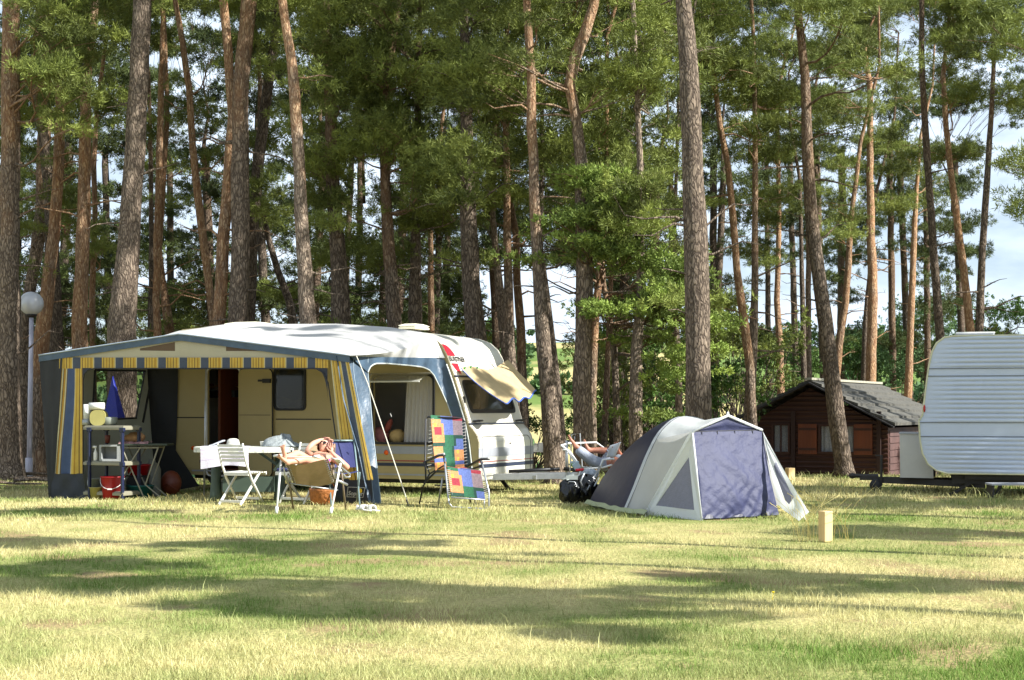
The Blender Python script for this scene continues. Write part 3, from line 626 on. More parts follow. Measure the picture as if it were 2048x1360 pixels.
# sky openings that stay free: (x0, y0, x1, y1)
OPEN = [(1975, 290, 2048, 640), (962, 545, 1052, 690), (1100, 560, 1152, 695), (1575, 580, 1650, 690), (1770, 520, 1815, 640), (1790, 50, 1850, 120), (1940, 560, 1960, 660), (1520, 560, 1600, 640), (1420, 430, 1440, 520), (700, 320, 745, 440), (1300, 480, 1310, 520), (1985, 520, 2048, 600)]
def gap(px, py, r_): return any(a - r_ * .6 < px < c + r_ * .6 and b - r_ * .4 < py < e + r_ * .4 for a, b, c, e in OPEN)
back = []
def bt(px, d, top=12., w_=.16):                       # trees deeper in the wood
    x0 = px + rd.uniform(-25, 25); wp = w_ * 2 / d * F * rd.uniform(.7, 1.1); y0 = HY - (top * .8 - EYE) / d * F
    t = Tree('', d, [(px, max(y0, -60), wp * .45), (px + rd.uniform(-8, 8), 300, wp * .75), (x0, 830, wp)], rd.uniform(.1, .6), rd.uniform(.2, .6), rd.uniform(.22, .38), top=top); t.group = 'slim pines deep in the wood'; t.leaf = dim_m; back.append(t); return t  # deep-wood shade put into the darker bark and needles
for px, d in [(-40, 44), (40, 52), (135, 46), (215, 55), (270, 47), (340, 58), (405, 50), (470, 60), (520, 48), (610, 55), (640, 43), (700, 50), (728, 60), (770, 52), (805, 44), (880, 50), (905, 58),
              (975, 52), (1225, 54), (1255, 46), (1320, 50), (1345, 60), (1425, 56), (1450, 48), (1535, 60), (1585, 64), (1640, 60), (1690, 66), (1775, 62), (1800, 66), (1850, 60), (1905, 64)]:
    t = bt(px, d)
for r_ in range(7):
    for c_ in range(16):
        cv = int(COV[r_][c_]); n = int(cv * 2.1 + (4 if cv >= 8 else 0))
        for k in range(n):
            for tries in range(9):
                px = c_ * 128 + rd.uniform(-10, 138); py = r_ * 100 + rd.uniform(-8, 108)
                pool = front if rd.random() < (.5 if r_ < 5 else .22) else back
                cand = sorted(pool, key=lambda t: abs(tx(t, py)[0] - px) + rd.uniform(0, 60))[0]
                d = cand.d + rd.uniform(-1.6, 1.6); R_ = rd.uniform(.4, .95) * (1 + (d - 30) / 90); rpx = R_ / d * F
                if abs(tx(cand, py)[0] - px) / F * d > 3.0 or gap(px, py, rpx) or blocked(px, py, d - rd.choice((0, 0, 0, 2)), rpx): continue
                p = P(px, py, d)
                if p.z < gz(p.x, d) + 1.6: continue
                cand.pads.append((p.x, p.y, p.z, R_, R_ * rd.uniform(.8, 1.2), R_ * rd.uniform(.28, .42))); break
for t in front:                                        # crowns of the added shade pines beyond the right edge
    if t.px[0][0] > 2200:
        for k in range(22):
            z = rd.uniform(5.5, 14); a, _ = t.at(z); r0 = rd.uniform(.7, 1.2); q_ = a.x + rd.uniform(-2.2, 2.2)
            if CX + q_ / a.y * F > 2075: t.pads.append((q_, a.y + rd.uniform(-2, 2), z, r0, r0, r0 * .35))
for t in front + back:                                 # unseen crown tops above the frame, placed for the shade they throw
    for k in range(9 if t.d < 42 else 4):
        z = rd.uniform(P(0, -10, t.d).z, max(P(0, -10, t.d).z + 1, t.w[-1][0].z + .5))
        a, _ = t.at(z); r0 = rd.uniform(.8, 1.35); t.pads.append((a.x + rd.uniform(-2.3, .9), a.y + rd.uniform(-.6, 2.3), z, r0, r0, r0 * .35))
# big drooping olive boughs of the two pines over the awning
for t, boxes in ((front[17], [(640, 0, 900, 330, 26), (690, 330, 860, 470, 12), (640, 380, 760, 600, 8), (860, 300, 990, 560, 12)]), (front[18], [(790, 60, 1010, 420, 26), (850, 400, 1000, 540, 9), (790, 440, 900, 600, 6)]), (front[0], [(40, 20, 160, 190, 9)]), (T_right, [(1985, 0, 2048, 230, 12), (2020, 380, 2070, 430, 3), (2000, 300, 2060, 340, 3), (2050, 0, 2300, 400, 14)]),
                 (front[37], [(1560, 200, 1720, 250, 7), (1580, 0, 1760, 180, 12)]), (front[26], [(1080, 20, 1260, 290, 16), (960, 20, 1060, 300, 8)])):
    for x0, y0, x1, y1, n in boxes:
        for k in range(n):
            px = rd.uniform(x0, x1); py = rd.uniform(y0, y1); d = t.d + rd.uniform(-1.8, .6); r0 = rd.uniform(.5, .85)
            if blocked(px, py, d, r0 / d * F): continue
            p = P(px, py, d); t.pads.append((p.x, p.y, p.z, r0, r0, r0 * .34))
for k in range(16):                                    # pale lit boughs high at the left
    px = rd.uniform(62, 165); py = rd.uniform(10, 190) if k % 3 else rd.uniform(120, 260); p = P(px, py, 29.3 + rd.uniform(-.6, .6)); r0 = rd.uniform(.4, .7)
    if py > 200 and px < 125: continue
    front[0].pads.append((p.x, p.y, p.z, r0, r0, r0 * .4))
for k in range(120):                                   # layered boughs of the young pine
    py = 350 + 510 * (k / 120); hw = 60 + 150 * sst(340, 640, py) - 40 * sst(700, 860, py); cx_ = 1180 + 50 * sst(500, 700, py)
    px = cx_ + rd.uniform(-1, 1) * hw; px = px if rd.random() < .5 else cx_ + abs(rd.uniform(0, 1)) * hw
    d = 28.4 - rd.uniform(0, 1.6); r0 = rd.uniform(.35, .62); p = P(px, py - .12 * abs(px - cx_), d)
    if 1120 < px < 1200 and py > 540: continue
    if px < 1130 and py > 560: continue
    if 1255 < px < 1300 and 620 < py: continue
    if py > 690 and rd.random() < .45: continue
    young.pads.append((p.x, p.y, p.z, r0 * 1.25, r0, r0 * .24))
LEFT = ['nearest pine outside the left edge', 'pine outside the left edge, second from the frame', 'pine outside the left edge, deeper in the wood', 'leaning pine well beyond the left edge', 'far pine beyond the left edge', 'outermost pine on the left side of the wood', 'pine deep beyond the left edge']
for k_, (px_, d_) in enumerate(((-160, 32), (-330, 35), (-260, 44), (-560, 33), (-480, 46), (-900, 38), (-760, 50))):
    t = Tree(LEFT[k_], d_, [(px_ + 10, 0, 26 * 31 / d_), (px_ - 8, 400, 34 * 31 / d_), (px_, 900, 42 * 31 / d_)], .8, .35, .42); front.append(t)
    for k in range(16): z = rd.uniform(4, 14); a, _ = t.at(z); r0 = rd.uniform(.6, 1.1); t.pads.append((min(a.x + rd.uniform(-2.3, 2.0), -.345 * a.y - 1.1), a.y + rd.uniform(-2, 2), z, r0, r0, r0 * .35))
for k_, (px_, py_, d_) in enumerate(((-250, 790, 50), (-520, 800, 46), (-850, 790, 52))): bush(px_, py_, d_, 2.4, 1.6, ['dim bush beyond the left edge', 'second dim bush beyond the left edge', 'outermost dim bush beyond the left edge'][k_], 970 + k_, pine_m, n=20)
i = 0
for t in front:
    i += 1; t.build(100 + i, dead=8)
young.build(77, dens=1.5, dead=0, ln=(.05, .1), wd=.014)
secs = ['deep behind the left side of the awning', 'deep behind the awning roof', 'deep behind the caravan nose and tent', 'deep behind the cabin and white caravan']
for t in back:
    k = min(3, max(0, int(t.px[-1][0] // 512))); t.label = 'slim dim pine standing ' + secs[k]; t.group = 'slim pines ' + secs[k]
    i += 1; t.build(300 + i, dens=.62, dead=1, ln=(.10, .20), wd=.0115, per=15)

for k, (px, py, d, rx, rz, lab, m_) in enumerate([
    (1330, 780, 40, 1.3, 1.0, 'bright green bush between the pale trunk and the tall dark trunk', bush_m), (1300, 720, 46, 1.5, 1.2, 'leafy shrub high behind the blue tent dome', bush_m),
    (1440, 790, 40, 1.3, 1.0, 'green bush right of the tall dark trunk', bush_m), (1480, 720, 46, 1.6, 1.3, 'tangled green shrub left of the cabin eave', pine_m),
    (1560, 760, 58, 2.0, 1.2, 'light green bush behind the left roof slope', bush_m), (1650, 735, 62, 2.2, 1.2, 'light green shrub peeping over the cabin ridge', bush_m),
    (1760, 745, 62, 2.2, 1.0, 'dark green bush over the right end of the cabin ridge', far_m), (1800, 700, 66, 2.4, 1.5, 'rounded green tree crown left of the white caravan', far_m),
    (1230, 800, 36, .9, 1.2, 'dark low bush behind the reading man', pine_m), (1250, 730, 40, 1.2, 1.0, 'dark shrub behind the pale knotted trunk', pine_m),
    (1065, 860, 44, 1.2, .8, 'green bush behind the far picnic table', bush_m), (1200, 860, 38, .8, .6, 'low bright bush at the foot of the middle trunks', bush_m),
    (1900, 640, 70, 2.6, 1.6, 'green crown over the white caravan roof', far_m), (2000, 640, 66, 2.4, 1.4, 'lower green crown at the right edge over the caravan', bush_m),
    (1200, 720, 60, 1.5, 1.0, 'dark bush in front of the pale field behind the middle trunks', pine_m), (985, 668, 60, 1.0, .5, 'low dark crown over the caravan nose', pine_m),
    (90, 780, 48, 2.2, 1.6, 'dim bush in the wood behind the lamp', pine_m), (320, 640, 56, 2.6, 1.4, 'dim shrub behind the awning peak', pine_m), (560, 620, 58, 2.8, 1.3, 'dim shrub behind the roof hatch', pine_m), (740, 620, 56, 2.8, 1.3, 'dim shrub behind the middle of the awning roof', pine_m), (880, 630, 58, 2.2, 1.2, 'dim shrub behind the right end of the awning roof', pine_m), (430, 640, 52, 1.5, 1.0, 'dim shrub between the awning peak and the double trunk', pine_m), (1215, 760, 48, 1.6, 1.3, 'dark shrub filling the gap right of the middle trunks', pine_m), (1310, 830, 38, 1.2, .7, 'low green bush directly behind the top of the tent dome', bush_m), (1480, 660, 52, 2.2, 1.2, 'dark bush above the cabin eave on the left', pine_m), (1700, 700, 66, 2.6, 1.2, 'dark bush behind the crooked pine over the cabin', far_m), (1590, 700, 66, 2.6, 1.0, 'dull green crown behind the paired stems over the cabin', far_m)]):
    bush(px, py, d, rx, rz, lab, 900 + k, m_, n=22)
# far woods on the hillside: small clumps nobody could count
r2 = np.random.RandomState(8); pads = []
for k in range(420):
    y = r2.uniform(95, 480); x = r2.uniform(-.45, .45) * y
    if (y < 380 and r2.rand() < .35) or (0.0 < x / y < .11 and 170 < y < 460 and r2.rand() < .9): continue
    s = r2.uniform(2.0, 4.6); pads.append((x, y, hz(x, y) + s * .6, s * 1.2, s * 1.2, s))
V, T, A = tufts(pads, 9, ln=(.9, 1.8), wd=.5, per=5, dens=.035)
o = bpy.data.objects.new('far_wood', npmesh('far_wood', V, T, far_m, attr=A)); col.objects.link(o); tag(o, 'far-off green woodland and hedges on the hillside', 'woodland', kind='stuff')

# ---- pines on the right of the camera that throw the shadows over lawn and roofs
cast = {}
def shade(px, py, hw, hh, h=9., grp=0, dens=1.0, z0=0., d=None):
    if d is None: g = GP(px, py); d = g.y; ry = max(.25, hh * d * d / (F * EYE))
    else: g = P(px, py, d); ry = hh / F * d
    rx = hw / F * d; c = g + SD * (h / SD.z); n = max(1, int(rx / .8)); rt = min(1, ry / .25)
    for k in range(n):
        x = c.x + (k + .5 - n / 2) * 2 * rx / n; cast.setdefault(grp, []).append((x + rd.uniform(-.2, .2), c.y + (x - c.x) * -.05 + rd.uniform(-.3, .3) * ry, c.z + rd.uniform(-.3, .3), 1.15 * rx / n, ry * rd.uniform(.75, 1.05), min(.22, .1 + ry * .3)))
shade(400, 1087, 480, 9, 9, 0); shade(120, 1128, 230, 17, 9, 0); shade(150, 1165, 260, 22, 9, 0); shade(760, 1108, 260, 4, 9, 0)
shade(800, 1208, 470, 22, 8.5, 1); shade(1080, 1238, 400, 16, 8.5, 1); shade(900, 1180, 330, 8, 8.5, 1); shade(1330, 1265, 170, 12, 8, 1); shade(560, 1168, 330, 7, 8.5, 1)
shade(1500, 1152, 210, 16, 8, 2); shade(1780, 1170, 150, 9, 8, 2); shade(1560, 1185, 260, 7, 8, 2); shade(1950, 1175, 120, 6, 8, 2)
shade(1880, 1066, 220, 15, 9, 3); shade(1900, 1010, 270, 15, 9, 3); shade(1720, 985, 190, 5, 9, 3); shade(1950, 985, 150, 8, 9, 3)

for k in range(8):
    q = rd.random(); shade(380 + 480 * q, 655 + 30 * rd.random(), 30, 3, 9 + rd.uniform(0, 1), 4, d=24.2 + rd.uniform(-.8, .3))
for k in range(7): shade(rd.uniform(900, 1050), rd.uniform(680, 930), 11, 9, 9 + rd.uniform(0, 1), 4, d=24.2)
for k in range(4): shade(rd.uniform(930, 1050), rd.uniform(755, 790), 14, 4, 9 + rd.uniform(0, 1), 4, d=24.0)
for k in range(8): shade(rd.uniform(1640, 1780), rd.uniform(770, 830), 30, 8, 10, 3, d=47)
shade(150, 1022, 190, 8, 10, 4); shade(1150, 1000, 90, 4, 10, 4); shade(2010, 890, 60, 90, 8, 3, d=23.6); shade(1200, 985, 160, 5, 10, 4)
TRK = [('tall pine outside the right edge casting the thin shadow line across the lawn', (8.5, 12.0), .13), ('pine to the right of the viewer shading the near grass', (11.5, 6.2), .17), ('pine to the right shading the lawn by the post', (11.0, 8.6), .15),
       ('pine beyond the right edge shading the white caravan', (14.2, 15.0), .2), ('pine further right shading the foot of the awning', (10.5, 16.6), .18)]
for k, (lab, (x, y), r0) in enumerate(TRK):
    t = Tree(lab, y, [(CX + x / y * F, HY - 9 / y * F, r0 * 1.1 / y * F), (CX + x / y * F, HY, r0 * 2 / y * F)], .8, .3, .45, top=12.5); t.pads = cast.get(k, [])
    rr_ = random.Random(k)
    m_l = [p for p in t.pads if math.hypot(p[0] - x, p[1] - y) > 4.4]
    root = t.build(600 + k, dens=1.5, dead=2, ln=(.16, .3), wd=.07, per=9)
    m = M()                                             # long boughs to the outer pads
    for p in m_l:
        a, ra = t.at(min(p[2] - .3, 11)); limb(m, a, (p[0], p[1], p[2]), .05, rr_, 0, 6)
    if m_l: ob = m.build('bough', bark_m, root, world=True); ob.color = (.8, .1, .45, 1)
# ------------------------------------------------------------------ the cream caravan (frame: x to the nose, y away, z up)
YAW = -R(24); CO = Vector((-0.52, 23.38, 0)); CF = Frame(CO, YAW)
S = lambda px, py, yl=0.0: CF.pt(px, py, yl)
car = empty('caravan', CO, YAW, 'cream and white touring caravan behind the striped awning, red disc on its nose', 'caravan')
LN = -5.95; WD = 2.15
prof = [(-.02, .24), (0, .34), (0, .84), (-.03, .93), (-.10, 1.03), (-.17, 1.10), (-.43, 1.89), (-.56, 2.22), (-.64, 2.36), (-.78, 2.48), (-1.0, 2.56), (-1.7, 2.65), (-2.6, 2.72), (-4.9, 2.76), (-5.6, 2.72), (-5.85, 2.60), (-5.95, 2.4), (-6.02, 1.2), (-5.95, .3), (-5.9, .24)]
def hole(px0, py0, px1, py1, r, yl=0.0):
    a = S(px0, py1, yl); b = S(px1, py0, yl); return rrect(a.x, a.z, b.x, b.z, r)
door = hole(415, 737, 479, 950, .07); win_b = hole(747, 752, 866, 884, .09); win_s = hole(552, 738, 609, 817, .07)
m = M(); m.slab(prof, [door, win_b, win_s], lambda a, b, w_: (a, w_, b), .05); m.build('side_panel', cream, car)
m = M(); far_w = rrect(-2.3, 1.15, -.95, 1.95, .09); m.slab(prof, [far_w], lambda a, b, w_: (a, WD - w_, b), .05); m.build('far_side_panel', white_gel, car)
m = M()                                                 # the wrapped shell between the sides, open at the front window
k = len(prof)
for i in range(k):
    a, b = prof[i], prof[(i + 1) % k]
    if i == 5:                                          # slanted window segment
        A = Vector((a[0], 0, a[1])); B = Vector((b[0], 0, b[1])); n = Vector((-(B - A).z, 0, (B - A).x)).normalized(); L = (B - A).length; u = (B - A) / L
        m.slab([(0.001, 0), (WD - .001, 0), (WD - .001, L), (.001, L)], [rrect(.22, .22, WD - .22, L - .1, .09)], lambda y, s_, w_: A + u * s_ + Vector((0, y, 0)) + n * w_, .04)
    else: m.add([(a[0], 0, a[1]), (b[0], 0, b[1]), (b[0], WD, b[1]), (a[0], WD, a[1])], [(0, 1, 2, 3)])
body = m.build('body', white_gel, car)
n5 = n; A5 = A; u5 = u; L5 = L
# front: trims, stripes, window
m = M(); 
def band(m, z0, z1, out=.006, y0=-.006, y1=WD + .006):
    pts = []
    for (a, b) in zip(prof[:9], prof[1:10]):
        (xa, za), (xb, zb) = a, b
        lo, hi = max(z0, min(za, zb)), min(z1, max(za, zb))
        if hi > lo and abs(zb - za) > 1e-6:
            f0 = (lo - za) / (zb - za); f1 = (hi - za) / (zb - za); x0 = xa + (xb - xa) * f0; x1 = xa + (xb - xa) * f1
            m.add([(x0 + out, y0, lo), (x0 + out, y1, lo), (x1 + out, y1, hi), (x1 + out, y0, hi)], [(0, 1, 2, 3)])
band(m, .60, .74); m.build('wide_grey_stripe', grey_trim, car)
m = M(); band(m, .52, .532); m.build('red_stripe', red_trim, car)
m = M(); band(m, .43, .49); m.build('navy_stripe', navy_trim, car)
m = M(); m.tube([A5 + u5 * .02 + n5 * -.012 + Vector((0, y, 0)) for y in (0, WD)], .014, 6); m.tube([A5 + u5 * (L5 - .02) + n5 * -.012 + Vector((0, y, 0)) for y in (0, WD)], .016, 6)
m.build('nose_trim', navy_trim, car)
fw = M(); o2 = rrect(.2, .2, WD - .2, L5 - .08, .09); i2 = rrect(.26, .26, WD - .26, L5 - .14, .07)
fw.slab(o2, [i2], lambda y, s_, w_: A5 + u5 * s_ + Vector((0, y, 0)) - n5 * (w_ + .002), .018); fwo = fw.build('front_window', dark_rub, car)
g_ = M(); g_.slab(i2, [], lambda y, s_, w_: A5 + u5 * s_ + Vector((0, y, 0)) - n5 * (w_ - .004), .006); g_.build('pane', glass('tinted_glass', (40, 44, 42), .06, .55), fwo)
# gas locker lid seam
m = M(); sm = rrect(.12, .30, WD - .12, .92, .09)
def face(y, z, out=.004):
    x = 0
    for a, b in zip(prof[:5], prof[1:6]):
        if a[1] <= z <= b[1]: x = a[0] + (b[0] - a[0]) * (z - a[1]) / max(1e-6, b[1] - a[1])
    return Vector((x + out, y, z))
m.tube([face(y, z) for y, z in sm] + [face(*sm[0])], .005, 4); m.ball(face(1.2, .80, .006), (.008, .035, .014), 8); m.ball(face(1.3, .335, .006), (.008, .03, .014), 8)
m.build('locker_lid_seam', dark_rub, car)
for y in (.25, WD - .25):                                # grab handles at the corners
    m = M(); p0 = Vector((-.16, y - .12, 1.16)); m.tube([p0, p0 + Vector((.07, .02, .01)), p0 + Vector((.07, .2, .01)), p0 + Vector((0, .22, 0))], .018, 7); m.build('grab_handle', blk, car, smooth=True)
m = M(); m.box((-.30, .1, 1.5), (.03, .05, .11)); m.build('corner_lamp', blk, car)
# side details
def strip(name, px0, px1, py0, py1, th, m_, out=.006, yl=0):
    a = S(px0, py0, yl); b = S(px1, py1, yl); m = M(); m.beam((a.x, -out / 2, a.z), (b.x, -out / 2, b.z), out, th, up=(0, 1, 0)) if False else m.box(((a.x + b.x) / 2, -out / 2, (a.z + b.z) / 2), (abs(b.x - a.x), out, th)); return m.build(name, m_, car)
strip('side_trim', 329, 410, 835, 835, .018, dark_rub); strip('side_trim', 552, 662, 838, 839, .018, dark_rub); strip('side_trim', 724, 745, 841, 841, .018, dark_rub)
for x0, x1 in ((-5.4, -4.55), (-2.95, -.15)):
    m = M(); m.box(((x0 + x1) / 2, -.004, .53), (x1 - x0, .008, .014)); m.build('side_red_stripe', red_trim, car)
    m = M(); m.box(((x0 + x1) / 2, -.004, .47), (x1 - x0, .008, .05)); m.build('side_navy_stripe', navy_trim, car)
    m = M(); m.box(((x0 + x1) / 2, -.006, .31), (x1 - x0, .012, .025)); m.build('sill_trim', grey_trim, car)
m = M(); m.box((-1.6, -.003, .70), (2.6, .006, .12)); m.build('grey_side_band', grey_trim, car)
for px, py in ((387, 896), (773, 905)):
    p = S(px, py); m = M(); m.lathe([(.001, .02), (.035, .018), (.042, 0)], (p.x, -.003, p.z), 14, Matrix.Rotation(R(90), 3, 'X')); m.build('marker_lamp', orange_l, car, smooth=True)
# locker door at the far left of the side
m = M(); a = S(332, 950); b = S(408, 880); m.box(((a.x + b.x) / 2, -.006, .55), (.62, .012, .42)); m.build('side_locker_flap', cream, car, bevel=.004)
# doorway frame and open door leaf folded back against the side
m = M(); o3 = [(x + (.03 if x > -3.9 else -.03) * 0, z) for x, z in door]; cxd = sum(p[0] for p in door) / len(door); czd = sum(p[1] for p in door) / len(door)
outer = [(cxd + (x - cxd) * 1.06, czd + (z - czd) * 1.02) for x, z in door]; m.slab(outer, [door], lambda a, b, w_: (a, -.012 + w_, b), .011); m.build('door_frame', alu_w, car)
a = S(482, 952); b = S(548, 738); m = M(); lf = rrect(a.x, a.z, b.x, b.z, .09); m.slab(lf, [], lambda x, z, w_: (x, -.075 + w_, z), .045); dl = m.build('door', cream, car, bevel=.006)
m = M(); m.tube([(x, -.05, z) for x, z in lf] + [(lf[0][0], -.05, lf[0][1])], .016, 5); q = S(515, 830); m.box(((a.x + b.x) / 2, -.078, q.z), (b.x - a.x - .04, .008, .008)); m.build('door_seal', dark_rub, dl)
p = S(538, 762); m = M(); m.box((p.x + .02, -.10, p.z), (.15, .05, .07)); m.box((p.x - .1, -.1, p.z + .005), (.1, .03, .035)); m.build('door_hook', blk, dl, bevel=.006)
# small side window with its own frame, glass and bedding behind
def window(name, hl, extra=.035, gl=True):
    cx_ = sum(p[0] for p in hl) / len(hl); cz_ = sum(p[1] for p in hl) / len(hl); w2 = max(p[0] for p in hl) - cx_; h2 = max(p[1] for p in hl) - cz_
    o_ = [(cx_ + (x - cx_) * (1 + extra / w2), cz_ + (z - cz_) * (1 + extra / h2)) for x, z in hl]
    m = M(); m.slab(o_, [hl], lambda x, z, w_: (x, -.022 + w_, z), .021); f = m.build(name, dark_rub, car)
    if gl: m = M(); m.slab(hl, [], lambda x, z, w_: (x, -.012 + w_, z), .006); m.build('pane', MATS['tinted_glass'], f)
    return f
window('side_window', win_s); bw = window('large_side_window', win_b, gl=False)
# interior
m = M(); m.box((-3.0, 1.1, .32), (5.5, 1.95, .04)); m.box((-3.0, WD - .08, 1.5), (3.4, .02, 2.2)) if False else None
m.box((-4.95, 1.1, 1.4), (.05, 1.9, 2.2)); m.box((-3.35, 1.5, 1.4), (.05, 1.1, 2.2)); m.box((-4.1, 1.0, 1.5), (1.5, .04, 2.2)); m.box((-4.1, .78, .75), (1.3, .4, .85)); m.build('interior_joinery', wood_in, car)
m = M(); a = S(447, 786, 1.0); m.box((a.x, .72, a.z - .02), (1.2, .5, .12)); m.build('dark_worktop', dark_rub, car)
m = M(); a = S(447, 780, .9); m.sheet(lambda u, v: (a.x - .5 + u * 1.0, .55 + v * .4, a.z + .06 + .05 * math.sin(u * 9 + v * 5) * math.sin(v * 3.1)), 14, 6); m.build('rumpled_bedding', yel_cl, car, smooth=True)
m = M(); a = S(416, 770, .5); m.box((a.x + .05, .5, a.z), (.12, .03, .03)); m.build('brass_hook', orange_pl, car)
m = M(); a = S(580, 805, .4); m.sheet(lambda u, v: (a.x - .28 + u * .6, .35 + .1 * v, a.z - .08 + v * .15 + .03 * math.sin(u * 8)), 10, 4); m.build('window_bedding', yel_cl, car, smooth=True)
# large window: tipped pane, inside curtains, far window curtain, cushions
m = M(); a = S(742, 748); b = S(866, 748); L = .42
m.slab([(a.x, 0), (b.x - .03, 0), (b.x - .03, L), (a.x, L)], [], lambda x, s_, w_: (x, -.02 - s_ * .93 - .01 * w_, a.z - s_ * .30 + w_), .012); m.build('tipped_window_pane', glass('acrylic', (190, 188, 170), .15, .45), bw)
m = M(); m.tube([(a.x, -.41, a.z - .135), (b.x - .03, -.41, a.z - .135)], .012, 6); m.tube([(a.x + .02, -.01, a.z), (a.x, -.41, a.z - .135)], .01, 6); m.build('pane_rim', alu_w, bw)
def pleat(x0, x1, z0, z1, y, amp, nn, taper=0):
    return lambda u, v: (x0 + (x1 - x0) * (u if taper == 0 else u * (1 - taper * v * 0) + taper * (1 - u) * (1 - v)), y + amp * math.sin(u * nn * 6.283) * (.5 + .5 * v), z1 + (z0 - z1) * v)
a = S(806, 884, .06); b = S(864, 748, .06)
m = M(); m.sheet(pleat(a.x, b.x, a.z - .0, b.z, .09, .022, 7, .12), 70, 8); m.build('white_curtain', curt_w, car, smooth=True)
m = M(); m.sheet(pleat(-2.25, -1.65, 1.42, 1.97, WD - .1, .02, 7), 50, 6); m.sheet(pleat(-1.45, -1.0, 1.42, 1.97, WD - .1, .02, 5), 40, 6); m.build('grey_curtain', mat('grey_curtain_cloth', (120, 118, 116), .8, .1, 8, trans=.4), car, smooth=True)
m = M(); a = S(762, 866, .35); m.ball((a.x - .02, .35, a.z - .05), (.17, .14, .15), 14, wob=.12, seed=1); m.build('pink_cushion', pink_cl, car, smooth=True)
m = M(); a = S(785, 868, .3); m.ball((a.x + .08, .32, a.z - .04), (.14, .12, .12), 14, wob=.1, seed=2); m.build('yellow_cushion', yel_cl, car, smooth=True)
m = M(); a = S(777, 852, .3); m.ball((a.x, .3, a.z), (.05, .07, .13), 12, Matrix.Rotation(R(25), 3, 'Y')); m.build('red_cushion', mat('dusky_red_cloth', (150, 74, 62), .8), car, smooth=True)
# logo: red disc in two pieces with a dark word between
m = M()
def disc(m, cy, cz, r, a0, a1, keep):
    pts = [(cy + r * math.cos(R(a)), cz + r * math.sin(R(a))) for a in range(a0, a1 + 1, 6)]; m.add([lp_(y, z) for y, z in pts], [tuple(range(len(pts)))])
def lp_(y, z, out=.012):                                 # point on the nose above the window
    for a, b in zip(prof[6:10], prof[7:11]):
        if a[1] <= z <= b[1]: return Vector((a[0] + (b[0] - a[0]) * (z - a[1]) / (b[1] - a[1]) + out, y, z))
    return Vector((prof[6][0] + out, y, z))
cy, cz = .10, 2.12
seg = lambda pts: m.add([lp_(y, z) for y, z in pts], [tuple(range(len(pts)))])
for z0, z1 in ((2.20, 2.22), (2.22, 2.27), (2.27, 2.32), (2.32, 2.36), (2.36, 2.38)):
    h = lambda z: math.sqrt(max(0, .19 ** 2 - (z - 2.2) ** 2)); seg([(cy - .09, z0), (cy - .09 + h(z0) * 1.4, z0), (cy - .09 + h(z1) * 1.4, z1), (cy - .09, z1)])
for z0, z1 in ((1.90, 1.96), (1.96, 2.02), (2.02, 2.08)):
    f = lambda z: (z - 1.90) / .18; seg([(cy + .17 - .23 * f(z0) ** .7, z0), (cy + .17, z0), (cy + .17, z1), (cy + .17 - .23 * f(z1) ** .7, z1)])
m.build('red_emblem', mat('emblem_red', (196, 28, 44), .4, .05), car)
nrm = Vector((.33, 0, .13)).normalized(); xa = Vector((0, 1, 0)); ya = nrm.cross(xa)
Mx = Matrix((xa, ya, nrm)).transposed().to_4x4(); Mx.translation = lp_(.30, 2.145, .014)
text('BÜRSTNER', 'emblem_word', .115, blk, car, Mx, bold=.002)
# roof hatches
for px, py, lx, dy, hh_ in ((502, 641, .74, .85, .085), (828, 660, .34, .7, .06)):
    p = S(px, py, 1.0); z = 2.74 if px < 600 else 2.66
    m = M(); m.lathe([(.5, 0), (.5, .03), (.46, .03), (.46, .05), (.52, .055), (.50, hh_), (.3, hh_ + .03), (.0001, hh_ + .04)], (p.x, 1.0, z + .02), 4, Matrix.Rotation(R(45), 3, 'Z'), (1, 1))
    m.V = [(p.x + (v[0] - p.x) * lx * 1.35, 1.0 + (v[1] - 1.0) * dy, v[2]) for v in m.V]; m.build('roof_hatch', mat('hatch_plastic', (226, 220, 196), .4, .04), car, bevel=.01)
# drawbar, wheels, steadies
m = M()
for y0 in (.55, WD - .55): m.beam((-.1, y0, .27), (1.25, WD / 2 + (y0 - WD / 2) * .08, .30), .05, .10)
m.box((.62, WD / 2, .27), (.06, .62, .07)); m.build('drawbar', alu, car, bevel=.004)
m = M(); m.tube([(.2, .70, .36), (.95, WD / 2 - .05, .40)], .028, 8); m.tube([(1.0, WD / 2, .40), (1.4, WD / 2, .38)], .03, 8); m.ball((1.45, WD / 2, .36), (.08, .05, .05), 10); m.build('coupling', blk, car, smooth=True)
m = M(); m.tube([(1.02, WD / 2 + .06, .85), (1.02, WD / 2 + .06, .2)], .026, 8); m.tube([(1.02, WD / 2 + .06, .82), (1.16, WD / 2 + .06, .86), (1.16, WD / 2 + .06, .92)], .01, 6); m.build('jockey_post', alu, car, smooth=True)
m = M(); m.lathe([(.02, -.03), (.10, -.03), (.11, 0), (.10, .03), (.02, .03)], (1.02, WD / 2 + .06, .11), 18, Matrix.Rotation(R(90), 3, 'X')); m.build('jockey_wheel', dark_rub, car, smooth=True)
m = M(); m.tube([(1.15, WD / 2 - .12, .36), (1.18, WD / 2 - .12, .95), (1.32, WD / 2 - .12, .97), (1.36, WD / 2 - .12, .4)], .012, 6); m.build('handbrake_rail', alu, car)
m = M(); m.lathe([(.12, -.08), (.29, -.09), (.32, -.05), (.32, .05), (.29, .09), (.12, .08)], (-2.75, .14, .31), 26, Matrix.Rotation(R(90), 3, 'X')); wh = m.build('wheel', dark_rub, car, smooth=True)
m = M(); m.lathe([(.001, .03), (.10, .05), (.19, .07), (.20, .0)], (-2.75, .05, .31), 20, Matrix.Rotation(R(90), 3, 'X')); m.build('rim', alu_w, wh, smooth=True)
